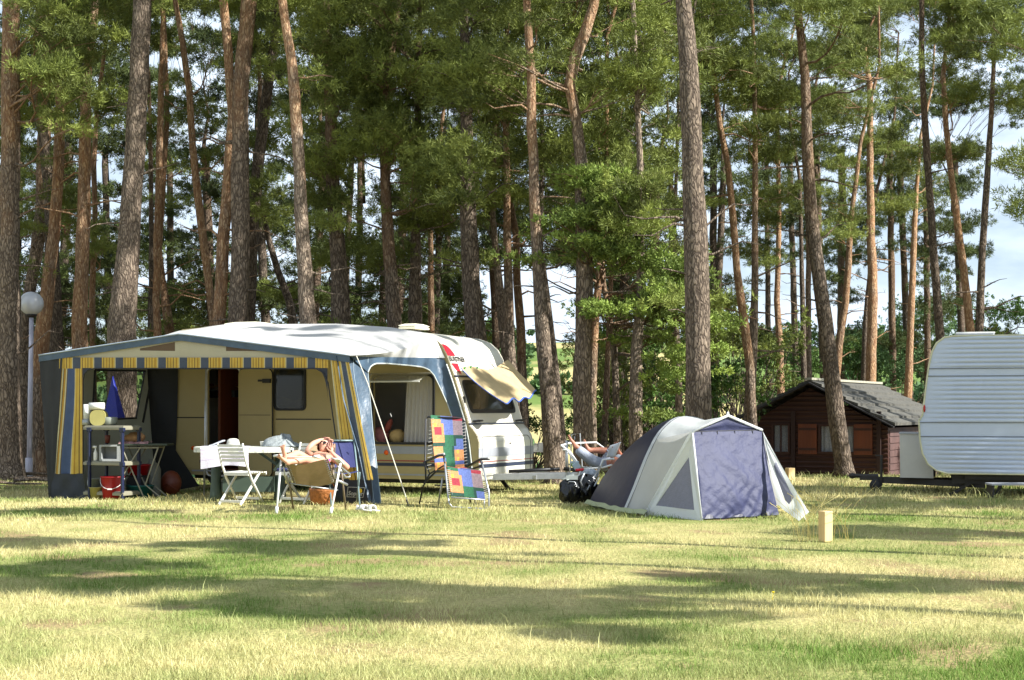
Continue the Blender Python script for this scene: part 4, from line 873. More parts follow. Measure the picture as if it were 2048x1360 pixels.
m = M(); m.box((-3.1, 1.1, .2), (5.0, 1.5, .08)); m.build('chassis', steel_d, car)
for x in (-.55, -5.3):
    for y in (.25, WD - .25): m = M(); m.beam((x, y, .26), (x + .22, y, .0), .05, .05); m.box((x + .22, y, .01), (.12, .12, .02)); m.build('corner_steady', steel_d, car)
m = M(); a = S(415, 975); m.box((-4.35, -.28, .16), (.55, .34, .03)); m.box((-4.35, -.28, .07), (.45, .28, .14)); m.build('plastic_step', grey_pl, car, bevel=.01)

# cloth shade pegged over the open front window
ax = lambda y, s_, out: A5 + u5 * s_ + Vector((0, y, 0)) - n5 * out
root = empty('cloth_shade', CF.o + CF.u * -.35 + Vector((0, 0, 1.8)), 0, 'tan cloth shade pegged over the open front window of the cream caravan', 'cloth')
def wl(v): return CO + CF.u * v[0] + CF.v * v[1] + Vector((0, 0, v[2]))
def PC(px, py, yl, k=0): return CF.pt(px, py, yl)
c00 = CF.pt(921, 742, .12); c01 = CF.pt(1016, 724, 1.95); c10 = CF.pt(1012, 808, .15); c11 = CF.pt(1072, 786, 1.95)
def shfn(u, v):
    p = lerp(lerp(c00, c01, v), lerp(c10, c11, v), u); p.z += .06 * math.sin(v * 6.0 + 1) * (1 - u * .5) + .03 * math.sin(v * 17 + u * 4) * u - .07 * math.sin(math.pi * u) * (1 - v) ** 2; return wl(p)
m = M(); m.sheet(shfn, 20, 34); m.build('cloth', tan_cloth, root, smooth=True, world=True)
m = M(); m.tube([shfn(1, v / 20) for v in range(21)], .012, 5); m.tube([shfn(u / 10, 0) for u in range(11)], .008, 5); m.build('blue_hem', mat('blue_hem_tape', (60, 92, 168), .7), root, world=True)
for v in (.05, .17, .3):
    p = shfn(.03, v); m = M(); m.box(p + Vector((0, -.02, -.02)), (.025, .03, .09), Matrix.Rotation(R(20), 3, 'Y')); m.build('green_peg', mat('green_peg_plastic', (30, 130, 70), .5), root, world=True)

# ------------------------------------------------------------------ the awning
FY = -2.35
Fp = lambda px, py, dy=0.0: CF.pt(px, py, FY + dy)
aw = empty('awning', CO + CF.u * -3.2 + CF.v * -1.2, YAW, 'large caravan awning with pale roof, slate blue legs and yellow striped curtains', 'awning')
def bld(m, name, mt, parent=None, **k):               # meshes given in the caravan frame, parented to the awning
    m.V = [tuple(Vector(v) - Vector((-3.2, -1.2, 0))) for v in m.V]; return m.build(name, mt, parent or aw, **k)
FL = Fp(78, 711); PKt = Fp(360, 668); FR = Fp(700, 711); FRi = Fp(672, 712)
front_top = [FL, PKt, FR]
rearL = Vector((LN - .25, 0, 2.60)); rear = [Vector((-6.2, .0, 2.30)), Vector((-5.75, .05, 2.70)), Vector((-4.8, .08, 2.79)), Vector((-2.6, .08, 2.75)), Vector((-1.6, .05, 2.67)), Vector((-.92, .0, 2.56)), Vector((-.74, -.01, 2.46))]
rr2 = [Vector((-6.35, 0, 2.35))] + rear[1:]
def roof_fn(u, v):
    x = (PKt.x - FL.x) / (FR.x - FL.x); tt = u
    a = FL.lerp(PKt, u / x) if u < x else PKt.lerp(FR, (u - x) / (1 - x))
    b = poly(rr2, u); p = a.lerp(b, v); p.z -= .07 * math.sin(math.pi * v) * (1 - .4 * abs(u - .5)) * (1 if abs(u - x) > .04 else .3); p.z += .012 * math.sin(u * 23 + v * 3) * math.sin(math.pi * v); return p
m = M(); m.sheet(roof_fn, 60, 22); bld(m, 'roof', roof_fab, smooth=True)
# blue edge band along the front eave, hanging a little
def band_fn(u, v): p = roof_fn(u, 0); p = p + Vector((0, -.008, -.095 * v - .006)); return p
m = M(); m.sheet(band_fn, 60, 2); bld(m, 'eave_band', blue_vinyl, smooth=True)
m = M(); m.tube([roof_fn(u / 40, 0) + Vector((0, -.012, .004)) for u in range(41)], .012, 5); bld(m, 'eave_piping', mat('pale_piping', (150, 160, 170), .5), smooth=True)
# cream gable with two film windows, just behind the band
gl_, gr_ = Fp(116, 714, .01), Fp(655, 714, .01); pk = PKt + Vector((0, .01, -.07))
def gable(a, b, w_): return (a, FY + .02 + w_, b)
gz0 = Fp(360, 714).z
def g2(px, py): p = Fp(px, py, .02); return (p.x, p.z)
oo = [g2(100, 717), g2(655, 717), g2(650, 712), (PKt.x, PKt.z - .03), g2(110, 714)]
hl = [g2(280, 697), g2(350, 684), g2(350, 702), g2(280, 701)]; hr = [g2(452, 690), g2(520, 700), g2(520, 702), g2(452, 702)]
m = M(); m.slab(oo, [hl, hr], gable, .004); bld(m, 'gable_cloth', cream_fab)
for h_ in (hl, hr): m = M(); m.slab(h_, [], lambda a, b, w_: (a, FY + .022 + w_, b), .003); bld(m, 'gable_film', brown_film)
# striped valance and curtains
YL = (200, 166, 72); OC = (168, 128, 40); DB = (92, 72, 40); GB = (70, 78, 92); LG = (190, 180, 140)
val_m = stripes('valance_stripes', [(0, YL), (.07, DB), (.10, YL), (.20, OC), (.25, YL), (.33, DB), (.36, YL), (.46, OC), (.52, YL), (.60, LG), (.64, GB)], 12.6, trans=.2)
cl_m = stripes('left_curtain_stripes', [(0, OC), (.05, LG), (.10, DB), (.14, OC), (.22, LG), (.27, DB), (.30, (64, 80, 112)), (.62, LG), (.65, YL), (.72, OC), (.76, YL), (.84, DB), (.87, YL), (.95, OC)], 1)
cr_m = stripes('right_curtain_stripes', [(0, LG), (.06, YL), (.13, DB), (.16, YL), (.27, OC), (.32, YL), (.40, DB), (.43, YL), (.52, LG), (.56, GB), (.80, LG), (.83, YL), (.90, DB), (.93, YL)], 1)
a = Fp(120, 716); b = Fp(640, 716)
def valfn(u, v): p = Fp(118 + (656 - 118) * u, 715 + 22 * v, .0); p.y = FY + .004; return p
m = M(); m.sheet(valfn, 80, 2); bld(m, 'striped_valance', val_m)
def curtL(u, v):
    L0 = (124, 716); L1 = (104, 948); R0 = (164, 716); R1 = (166, 948); bow = 6 * math.sin(math.pi * v) * (1 - u)
    x = (L0[0] * (1 - v) + L1[0] * v) * (1 - u) + (R0[0] * (1 - v) + R1[0] * v) * u + (4 * math.sin(v * 5) * (.5 - abs(u - .5)))
    p = Fp(x + bow * 0, 716 + 232 * v, 0); p.y = FY + .006 + .02 * math.sin(u * 14 + v * 1.5) * v; return p
m = M(); m.sheet(curtL, 30, 16); bld(m, 'striped_curtain', cl_m, smooth=True)
def curtR(u, v):
    x = (658 * (1 - v) + 684 * v) * (1 - u) + (694 * (1 - v) + 744 * v) * u
    if v < .3: x -= 0
    p = Fp(x + 2, 716 + 244 * v, 0); p.y = FY + .006 + .015 * math.sin(u * 12 + v) * v; return p
m = M(); m.sheet(curtR, 26, 16); bld(m, 'striped_curtain', cr_m, smooth=True)
# curved corner gussets under the valance
for (cx_, s_) in ((166, 1), (656, -1)):
    m = M(); pts = [(cx_, 736), (cx_ + s_ * 24, 736)] + [(cx_ + s_ * (24 - 24 * math.sin(R(t))), 736 + (24 if s_ > 0 else 60) * (1 - math.cos(R(t)))) for t in range(10, 91, 10)]
    m.slab([g2(*p) for p in pts], [], lambda a, b, w_: (a, FY + .003 + w_, b), .003); bld(m, 'corner_gusset', blue_dark)
pip = [(166, 948), (166, 762), (169, 748), (176, 740), (190, 737), (632, 737), (646, 745), (656, 765), (661, 800), (684, 960)]
m = M(); m.tube([Fp(*p, -.004) for p in pip], .010, 5); bld(m, 'black_piping', dark_rub)
# skirts
def quad(a, b, c, d, nu=8, nv=6, wr=.012, s_=0):
    def fn(u, v):
        p = lerp(lerp(a, b, u), lerp(d, c, u), v); p.y += wr * math.sin(u * 11 + s_) * math.sin(v * 6 + 1); return p
    return fn
def G0(px, py, dy=0): return Fp(px, py, dy)
m = M(); m.sheet(quad(Fp(104, 947), Fp(167, 947), Fp(172, 1000), Fp(98, 1004)), 14, 8); bld(m, 'front_skirt', blue_dark, smooth=True)
m = M(); m.sheet(quad(Fp(664, 958, .01), Fp(744, 958, .01), Fp(744, 1006, .01), Fp(660, 1006, .01)), 14, 8); bld(m, 'front_skirt', blue_dark, smooth=True)
# left end wall: outer dark vinyl strip at the corner and the inside wall with its window
m = M(); m.sheet(quad(Fp(78, 712), Fp(126, 714, .01), Fp(106, 1000, .01), Fp(98, 1004, -.02)), 10, 14); bld(m, 'left_corner_panel', dark_fab, smooth=True)
xl0 = -6.35
lw_a = Fp(84, 713, .02); lw_b = rr2[0] + Vector((.03, -.02, -.03)); lw_c = Vector((-6.15, -.02, .0)); lw_d = Fp(103, 1003, .02)
# wall in (s, t): s along depth, t up; hole read from the photo
def LW(px, py):                                        # ray meets the leaning left wall plane
    n = (lw_b - lw_a).cross(lw_d - lw_a).normalized(); r = Vector(((px - CX) / F, 1.0, (HY - py) / F)); c = Vector((0, 0, EYE)); cl = CF.loc(c); rl = Vector((r.dot(CF.u), r.dot(CF.v), r.z))
    t = (lw_a - cl).dot(n) / rl.dot(n); return cl + rl * t
ey = (lw_b - lw_a); ey.z = 0; ey.normalize(); nw = (lw_b - lw_a).cross(lw_d - lw_a).normalized(); ez = nw.cross(ey); ez = ez if ez.z > 0 else -ez
def w2(p): q = Vector(p) - lw_a; return (q.dot(ey), q.dot(ez))
hole2 = [w2(LW(190, 740)), w2(LW(290, 742)), w2(LW(272, 836)), w2(LW(184, 840))]
# (window corners read where the wall is seen through the front opening)
m = M(); m.slab([w2(lw_a), w2(lw_b), w2(lw_c), w2(lw_d)], [hole2], lambda a, b, w_: lw_a + ey * a + ez * b + nw * w_, .004); lw = bld(m, 'left_wall', grey_fab)
m = M(); pts = [LW(190, 740), LW(290, 742), LW(272, 836), LW(184, 840), LW(190, 740)]; m.tube(pts, .02, 5); m.tube([LW(306, 742), LW(286, 845)], .02, 5); bld(m, 'wall_window_trim', dark_fab)
m = M(); m.slab(hole2, [], lambda a, b, w_: lw_a + ey * a + ez * b + nw * w_, .003); bld(m, 'wall_window_film', glass('smoky_film', (70, 66, 52), .1, .30))
# dark draught flap where the wall meets the caravan
m = M(); m.sheet(quad(Vector((-6.4, -.05, 2.45)), Vector((-5.65, -.03, 2.5)), Vector((-5.72, -.03, .55)), Vector((-6.4, -.05, .0)), wr=.01), 6, 10); bld(m, 'dark_draught_flap', dark_fab, smooth=True)
m = M(); a = S(322, 850); m.add([tuple(a + Vector((0, -.05, 0))), tuple(S(402, 972) + Vector((0, -.05, 0))), tuple(S(300, 990) + Vector((0, -.05, 0)))], [(0, 1, 2)]); bld(m, 'lower_flap', dark_fab)
# right end: slate blue leg, arched band with the open doorway
RT = Fp(700, 712, -.01); m = M()
def leg(u, v):
    xl = poly([(672, 712, 0), (686, 800, 0), (716, 900, 0), (738, 1008, 0)], v).x; xr = poly([(736, 714, 0), (735, 740, 0), (745, 860, 0), (762, 1008, 0)], v).x
    py = 712 + 296 * v; x = xl * (1 - u) + xr * u; f = u * (1 - v * .8); p = CF.pt(x, py, FY - .02 + .62 * f); p.y += .02 * math.sin(v * 15 + u * 5) * math.sin(math.pi * u); return p
m.sheet(leg, 10, 30); lg = bld(m, 'blue_corner_leg', blue_vinyl, smooth=True)
m = M(); m.tube([leg(.55, v / 20) + Vector((.0, -.012, 0)) for v in range(21)], .006, 5); m.tube([leg(1, v / 20) for v in range(21)], .009, 5); bld(m, 'seam_piping', mat('grey_seam', (120, 136, 146), .5), lg)
# right wall plane from the front corner to the caravan
wa = CF.pt(736, 713, FY + .6); wb = Vector((-.74, -.01, 2.46)); wc = Vector((-.30, -.03, .35))
nr = (wb - wa).cross(wc - wa).normalized()
def RW(px, py, out=0):
    r = Vector(((px - CX) / F, 1.0, (HY - py) / F)); cl = CF.loc(Vector((0, 0, EYE))); rl = Vector((r.dot(CF.u), r.dot(CF.v), r.z)); t = (wa - cl).dot(nr) / rl.dot(nr); p = cl + rl * t + nr * out; return p if p.y < -.03 and p.y > FY - .5 else CF.pt(px, py, -.035)
inner = [(736, 745), (740, 734), (750, 727), (775, 727), (820, 731), (845, 734), (858, 739), (868, 750), (880, 775), (895, 808), (908, 845), (916, 880), (922, 930)]
outer = [(700, 712), (705, 711), (740, 712), (780, 712.5), (820, 713), (860, 714), (888, 716), (898, 742), (908, 772), (918, 805), (930, 845), (938, 885), (944, 940)]
def bandR(u, v):
    a = poly([Vector((x, y, 0)) for x, y in outer], v); b = poly([Vector((x, y, 0)) for x, y in inner], v); q = a * (1 - u) + b * u; return RW(q.x, q.y)
m = M(); m.sheet(bandR, 3, 50); bld(m, 'arched_side_band', blue_vinyl, smooth=True)
m = M(); m.tube([bandR(1, v / 50) for v in range(51)], .010, 5); m.tube([bandR(0, v / 50) for v in range(24, 51)], .012, 5); bld(m, 'arch_piping', mat('arch_piping_pale', (176, 180, 176), .5))
# white roof apron between the eave and the blue band on the right end
def apron(u, v):
    a = roof_fn(1, u); b_ = RW(700 + 190 * u, 713 + 3 * u); return a.lerp(b_, v)
m = M(); m.sheet(apron, 20, 4); bld(m, 'roof_side_apron', roof_fab, smooth=True)
# poles inside
for pts in ([Fp(412, 738, .9), Fp(408, 1000, .9)], [Fp(672, 735, .05), Fp(740, 1004, .05)], [Fp(98, 718, .05), Fp(106, 1000, .05)]):
    m = M(); m.tube(pts, .014, 8); bld(m, 'awning_pole', alu, smooth=True)
m = M(); m.tube([Fp(412, 738, .9), Fp(396, 672, .02)], .012, 8); m.tube([roof_fn(.5, v / 8) + Vector((0, 0, -.03)) for v in range(9)], .013, 8); bld(m, 'roof_pole', alu, smooth=True)
# maker's badge on the right skirt
c0, c1, c2, c3 = [Fp(x, y, -.004) for x, y in ((696, 974), (730, 975.5), (726, 995), (694, 993.5))]
def bq(u, v, out=0): p = lerp(lerp(c3, c2, u), lerp(c0, c1, u), v); p.y -= out; return p
m = M()
for a_, b_ in (((0, 0), (1, 0)), ((1, 0), (1, 1)), ((1, 1), (0, 1)), ((0, 1), (0, 0))): m.tube([bq(*a_), bq(*b_)], .006, 4)
bd = bld(m, 'badge_frame', mat('badge_silver', (176, 176, 170), .5))
m = M(); c = bq(.76, .68, .006); m.lathe([(.0001, 0), (.034, 0), (.034, .004)], c, 16, Matrix.Rotation(R(90), 3, 'X')); bld(m, 'badge_sun', mat('badge_yellow', (230, 190, 20), .5), bd)
ctr = bq(.5, .36, .006) - Vector((-3.2, -1.2, 0)); X_ = (bq(1, .3) - bq(0, .3)).normalized(); Mx = Matrix((X_, Vector((0, 0, 1)), X_.cross(Vector((0, 0, 1))))).transposed().to_4x4(); Mx.translation = ctr
text('Soplair', 'badge_word', .088, MATS['badge_silver'], bd, Mx, bold=.0015, shear=.2)
# guy ropes and mats at the corners
root = empty('guy_rope', P(818, 1006, 20.9), 0, 'pale guy rope running from the right awning corner to the lawn', 'rope')
g0 = CO + CF.u * RT.x + CF.v * RT.y + Vector((0, 0, RT.z)); e = GP(818, 1012)
m = M(); m.tube([P(713, 712, 21.6), P(735, 765, 21.4), e], .007, 5); m.build('rope', rope_m, root, world=True)
m = M(); m.tube([e + Vector((.03, 0, -.1)), e + Vector((-.04, 0, .09))], .008, 5); m.build('peg', steel_d, root, world=True)
m = M(); m.box(P(782, 830, 21.25), (.007, .007, .05), Matrix.Rotation(R(-20), 3, 'Y')); m.build('tensioner', whitep, root, world=True)
# ------------------------------------------------------------------ the dome tent
TO = Vector((1.9, 19.6, 0)); tn = empty('dome_tent', TO, 0, 'navy and white dome tent with an open porch flap on its right', 'tent')
HL = P(1250, 1029, 19.3); HL.z = 0.02; HT = P(1368, 833, 20.0); HRg = Vector((3.35, 21.2, .02))
VL = P(1290, 1030, 19.15); SL = P(1385, 863, 18.55); AP = P(1456, 831, 18.8); SR = P(1524, 860, 19.1); VR = Vector((3.9, 20.4, .02)); BL = P(1404, 1042, 18.15); BR = P(1553, 1034, 18.8)
def cr(pts, t):                                       # smooth curve through points
    n = len(pts) - 1; x = min(t * n, n - 1e-6); i = int(x); f = x - i; g = lambda k: pts[max(0, min(n, k))]
    a, b, c, d = g(i - 1), g(i), g(i + 1), g(i + 2)
    return .5 * ((2 * b) + (c - a) * f + (2 * a - 5 * b + 4 * c - d) * f * f + (3 * b - a - 3 * c + d) * f ** 3)
arch = [HL, P(1272, 975, 19.4), P(1300, 905, 19.5), P(1328, 857, 19.7), HT, HT + Vector((.45, .35, -.12)), HT + Vector((.8, .7, -.5)), HRg + Vector((-.06, -.05, .35)), HRg]
RE = P(1174, 1008, 20.9); RE.z = .03; ax_ = (RE - HL)
rear_g = [RE, RE + Vector((.15, .5, 0)), RE + Vector((.6, .95, 0)), RE + Vector((1.2, 1.05, 0)), HRg + Vector((-.35, .9, 0)), HRg + Vector((0, .4, 0))]
def domefn(u, v):
    a = cr(arch, u); c = (HL + HRg) / 2; ge_ = cr(rear_g, u)
    # a meridian from the hoop down to the ground behind
    t = v; h = a.z * max(0, math.cos(t * math.pi / 2)) ** .72; q = math.sin(t * math.pi / 2); x = a.x + (ge_.x - a.x) * q; y = a.y + (ge_.y - a.y) * q ** 1.3
    w_ = .010 * math.sin(u * 30 + v * 9) * math.sin(v * 3.1)
    return Vector((x + w_, y, max(.02, h) + w_))
def tbuild(m, name, mt, parent=None, **k): return m.build(name, mt, parent or tn, world=True, **k)
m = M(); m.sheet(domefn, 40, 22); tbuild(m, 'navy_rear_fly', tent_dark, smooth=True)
porch = [VL, VL.lerp(SL, .33), VL.lerp(SL, .66), SL, SL.lerp(AP, .5), AP, AP.lerp(SR, .5), SR, SR.lerp(VR, .33), SR.lerp(VR, .66), VR]
def porchp(t): return poly(porch, t)
def mid(u, v, lo, hi, sag=.05):
    t = lo + (hi - lo) * u; a = cr(arch, t); b = porchp(t); p = a.lerp(b, v); p.z -= sag * math.sin(math.pi * v); p.y += .012 * math.sin(v * 9 + u * 22) * math.sin(math.pi * v); return p
def mid2(u, v, lo, hi):                                # left of the porch: lower part pairs leg with pole foot
    a = cr(arch, lo + (hi - lo) * u); f = u; b = VL.lerp(SL, f); p = a.lerp(b, v); p.y += .05 * math.sin(math.pi * v) * math.sin(math.pi * u) + .012 * math.sin(v * 8 + u * 9); return p
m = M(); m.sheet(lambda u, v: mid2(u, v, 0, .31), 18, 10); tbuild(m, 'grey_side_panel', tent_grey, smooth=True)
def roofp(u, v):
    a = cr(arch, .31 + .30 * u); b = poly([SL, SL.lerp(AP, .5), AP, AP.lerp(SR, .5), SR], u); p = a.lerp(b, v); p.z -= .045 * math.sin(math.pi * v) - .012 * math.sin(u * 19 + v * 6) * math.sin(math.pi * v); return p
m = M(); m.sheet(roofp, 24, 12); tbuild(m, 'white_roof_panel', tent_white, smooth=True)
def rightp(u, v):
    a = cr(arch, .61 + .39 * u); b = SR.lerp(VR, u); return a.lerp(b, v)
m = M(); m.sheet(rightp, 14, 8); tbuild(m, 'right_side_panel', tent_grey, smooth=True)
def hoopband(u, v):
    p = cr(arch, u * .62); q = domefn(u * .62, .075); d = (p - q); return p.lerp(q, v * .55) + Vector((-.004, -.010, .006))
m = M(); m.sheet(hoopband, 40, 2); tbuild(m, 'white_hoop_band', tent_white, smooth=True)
# left vestibule triangle with a mesh window
tw = P(1378, 914, 18.65); tl = P(1312, 1011, 18.95); tr_ = P(1389, 1020, 18.3)
def tri_ring(m, O3, I3, off):
    vs = [v + Vector((0, -off, 0)) for v in O3 + I3]; m.add(vs, [(0, 1, 4, 3), (1, 2, 5, 4), (2, 0, 3, 5)])
m = M(); tri_ring(m, [SL, VL + Vector((0, 0, .0)), BL], [tw, tl, tr_], 0); 
# small folds along the border
tbuild(m, 'white_porch_side', tent_white, solid=.006)
m = M(); nn_ = 10
def trifn(u, v): a = tl.lerp(tr_, u); p = a.lerp(tw, v); p.y += .02 * math.sin(u * 7 + v * 4) * (1 - v); return p
m.sheet(trifn, 12, 12); tbuild(m, 'mesh_window', tent_mesh, smooth=True)
m = M(); m.tube([SL, VL], .011, 6); m.tube([SL, BL], .012, 6); m.tube([VL, BL], .009, 5); tbuild(m, 'white_seam', tent_white, smooth=True)
m = M(); rp_ = random.Random(4)
for k in range(5): m.box(VL.lerp(SL, .28 + k * .1) + Vector((-.005, -.03, 0)), (.04, .02, .03)) if False else None
m.sheet(lambda u, v: VL.lerp(SL, u) + Vector((-.03 + .06 * v, -.02, 0)), 20, 1); tbuild(m, 'white_pole_sleeve', tent_white)
# front: gable and crumpled door
def frontfn(u, v):                                     # u left to right, v top to bottom
    t = SL.lerp(SR, u); b = BL.lerp(BR, u); b = b + Vector((0, 0, .02)); p = t.lerp(b, v)
    ax1 = Vector((BR - BL)).normalized(); nrm_ = Vector((ax1.y, -ax1.x, 0)); nrm_ = nrm_ if nrm_.y < 0 else -nrm_
    bulge = .16 * math.sin(math.pi * min(1, v * 1.0)) ** 1.2 * (v ** 1.3) * 1.2
    cr_ = .016 * math.sin(u * 13 + 3 * math.sin(v * 6)) * v * .6 + .010 * (abs(math.sin(u * 9 + 2.5 * math.sin(v * 5 + 1))) - .5) * (.4 + v) + .012 * (abs(math.sin(v * 7 + 3 * math.sin(u * 5))) - .5) * v + .004 * math.sin(v * 33 + 6 * math.sin(u * 9)) * v ** 1.2 + .007 * math.sin(u * 41 + v * 17 + 3 * math.sin(v * 19)) * v ** 2.4
    ed = math.sin(math.pi * u) ** .35; out_ = 0.1 * max(0, (v - .55)) * u
    return p + nrm_ * ((bulge * .5 + cr_) * ed) + ax1 * out_
m = M(); m.sheet(frontfn, 90, 90); tbuild(m, 'crumpled_navy_door', tent_blue, smooth=True)
m = M(); m.sheet(lambda u, v: poly([SL, AP, SR], u).lerp(SL.lerp(SR, u), v) + Vector((0, .0 + .01 * math.sin(v * 9), 0)), 20, 6); tbuild(m, 'navy_gable', tent_blue, smooth=True)
m = M(); m.tube([SL + Vector((0, -.01, 0)), AP + Vector((0, -.01, 0)), SR + Vector((0, -.01, 0))], [.016, .018, .016], 6); m.lathe([(.02, 0), (.012, .04), (.001, .05)], AP, 8); tbuild(m, 'white_front_edge', tent_white, smooth=True)
m = M(); m.tube([SL.lerp(SR, .0), SL.lerp(SR, 1)], .006, 5); m.tube([SR, SR.lerp(BR, .5) + Vector((.02, -.06, 0))], .007, 5)
for k in (0.13, .35, .6, .86): q = SL.lerp(SR, k); m.box(q + Vector((0, -.015, -.03)), (.008, .006, .06))
tbuild(m, 'door_zip', dark_fab)
m = M(); q0 = frontfn(.0, 1); m.sheet(lambda u, v: frontfn(u, 1 - .015) + Vector((0, -.02 + .16 * v * .2, -.01 - .0 * v)) * 1.0 + Vector((0, 0, .05 * math.sin(u * 17) * v)), 30, 1); tbuild(m, 'tent_hem', tent_dark)
# right flap staked out
TIP = P(1618, 1024, 18.2); TI2 = P(1598, 1042, 18.1); IN1 = P(1562, 1016, 18.6)
def flap(u, v):
    a = poly([SR, P(1560, 925, 18.75), P(1592, 982, 18.45), TIP], v); b = poly([SR + Vector((0, .02, -.02)), P(1534, 905, 18.95), P(1547, 965, 18.75), IN1, TI2], v); p = a.lerp(b, u); p.y += .03 * math.sin(u * 6 + v * 4) * math.sin(math.pi * v); return p
m = M(); m.sheet(flap, 10, 24); fl = tbuild(m, 'white_porch_flap', tent_white, smooth=True)
m = M(); m.sheet(lambda u, v: flap(.25 + .4 * u, .35 + .4 * v) + Vector((-.002, -.012, 0)), 6, 10); tbuild(m, 'flap_window', tent_mesh, fl, smooth=True)
m = M(); m.tube([TI2.lerp(TIP, .5), TI2.lerp(TIP, .5) + Vector((.06, -.05, -.12))], .006, 5); m.tube([P(1290, 1020, 19.1), P(1292, 1040, 18.7)], .004, 4); tbuild(m, 'tent_peg', rope_m)
m = M(); m.sheet(lambda u, v: cr([RE, HL.lerp(RE, .4), HL, HL + Vector((.25, -.35, 0)), VL], u) + Vector((-.05 * v, -.06 * v, .012 + .05 * (1 - v) + .005 * math.sin(u * 40))), 40, 3); tbuild(m, 'groundsheet_edge', mat('pale_groundsheet', (150, 156, 120), .6, .1, 8), smooth=True)

# ------------------------------------------------------------------ white ribbed caravan at the right
WO = P(1838, 1001, 23.6); WO.z = 0; WF = Frame(WO, -R(15.6)); wc = empty('caravan', WO, -R(15.6), 'white ribbed caravan cut off by the right edge, with a box on its drawbar', 'caravan')
def W(px, py, yl=0.0): return WF.pt(px, py, yl)
left = [(1905, 672), (1888, 675), (1873, 686), (1864, 703), (1857, 735), (1851, 780), (1845, 830), (1838, 842), (1840, 880), (1845, 907), (1856, 928), (1873, 941), (1895, 947)]
LP = [W(*p) for p in left]; LEN = 4.9; zt = LP[0].z; zb = LP[-1].z
zs = []
def xl_at(z):
    for a, b in zip(LP, LP[1:]):
        if b.z <= z <= a.z and a.z - b.z > 1e-5: return b.x + (a.x - b.x) * (z - b.z) / (a.z - b.z)
    return LP[0].x if z >= LP[0].z else LP[-1].x
flat1 = (W(1900, 752).z, W(1900, 737).z); flat2 = (W(1900, 873).z, W(1900, 845).z)
def rib(z):
    if flat1[0] < z < flat1[1] or flat2[0] < z < flat2[1]: return 0
    return -.022 * abs(math.sin((z - zb) * math.pi / .072)) ** .8
def side(u, v):
    z = zb + (zt - zb) * v; x0 = xl_at(z); x = x0 + (LEN - x0) * u; e = min(1, (x - x0) / .03); return Vector((x, rib(z) * e, z))
m = M(); m.sheet(side, 10, 340)
m.build('ribbed_side', cv_white, wc, smooth=False)
WW = 2.1; m = M(); pr = [(LP[i].x, LP[i].z) for i in range(len(LP))]
full = pr + [(LEN - .3, zb), (LEN, zb + .35), (LEN, zt - .3), (LEN - .3, zt)]
for i in range(len(full)): a, b = full[i], full[(i + 1) % len(full)]; m.add([(a[0], .004, a[1]), (b[0], .004, b[1]), (b[0], WW, b[1]), (a[0], WW, a[1])], [(0, 1, 2, 3)])
m.slab(full, [], lambda a, b, w_: (a, WW - .01 + w_, b), .01); m.build('body', cv_white, wc)
m = M(); m.tube([p + Vector((0, -.004, 0)) for p in LP] + [Vector((LEN, -.004, zb))], .014, 6); m.tube([LP[0] + Vector((0, -.004, 0)), Vector((LEN, -.004, zt))], .014, 6); m.build('edge_trim', mat('cream_edge_trim', (196, 194, 160), .5), wc, smooth=True)
m = M()
for z in (flat1[0], flat1[1], flat2[0], flat2[1]): m.box(((xl_at(z) + LEN) / 2, -.008, z), (LEN - xl_at(z), .012, .012))
m.build('panel_seam', mat('grey_seam_strip', (96, 100, 104), .5), wc)
m = M(); q = W(1846, 817); m.ball((q.x + .02, -.01, q.z), (.02, .03, .06), 10); m.build('marker_lamp', red_l, wc, smooth=True)
m = M(); a = W(1912, 672, .8); b = W(1988, 672, .8); m.box(((a.x + b.x) / 2, 1.0, zt + .03), (b.x - a.x, .75, .05)); m.box(((a.x + b.x) / 2, 1.0, zt + .075), ((b.x - a.x) * 1.03, .8, .03)); m.build('roof_hatch', whitep, wc, bevel=.01)
# window on the off-frame part and far steadies, chassis, drawbar, jockey wheel, box
m = M(); m.slab(rrect(1.9, 1.35, 3.6, 2.05, .08), [], lambda x, z, w_: (x, -.03 + w_, z), .015); m.build('side_window', MATS['tinted_glass'], wc)
zc = W(1760, 962, 1).z
m = M(); m.box((2.6, .35, zb - .09), (4.2, .06, .16)); m.box((2.6, WW - .35, zb - .09), (4.2, .06, .16)); a = W(1744, 964, .9); m.beam((a.x + .05, WW / 2, zc + .02), (1.0, .35, zc - .01), .05, .10); m.beam((a.x + .05, WW / 2, zc + .02), (1.0, WW - .35, zc - .01), .05, .10)
m.box((2.3, .5, zb - .05), (3.2, .6, .1)); m.build('chassis', steel_d, wc)
m = M(); m.box((a.x - .05, WW / 2, zc + .05), (.3, .09, .08)); m.tube([(a.x - .30, WW / 2, zc + .08), (a.x + .1, WW / 2, zc + .08)], .035, 8); m.ball((a.x - .32, WW / 2, zc + .08), (.07, .06, .05), 8); m.build('coupling', steel_d, wc, bevel=.005)
m = M(); jx = W(1763, 960, WW / 2).x; m.tube([(jx, WW / 2 - .08, zc + .42), (jx, WW / 2 - .08, .10)], .022, 8); m.tube([(jx - .1, WW / 2 - .08, zc + .42), (jx + .02, WW / 2 - .08, zc + .42)], .012, 6); m.build('jockey_post', steel_d, wc)
m = M(); m.lathe([(.02, -.035), (.09, -.035), (.10, 0), (.09, .035), (.02, .035)], (jx - .09, WW / 2 - .08, .10), 18, Matrix.Rotation(R(90), 3, 'X')); m.build('jockey_wheel', dark_rub, wc, smooth=True)
b0 = W(1800, 955, .6); b1 = W(1866, 868, .6)
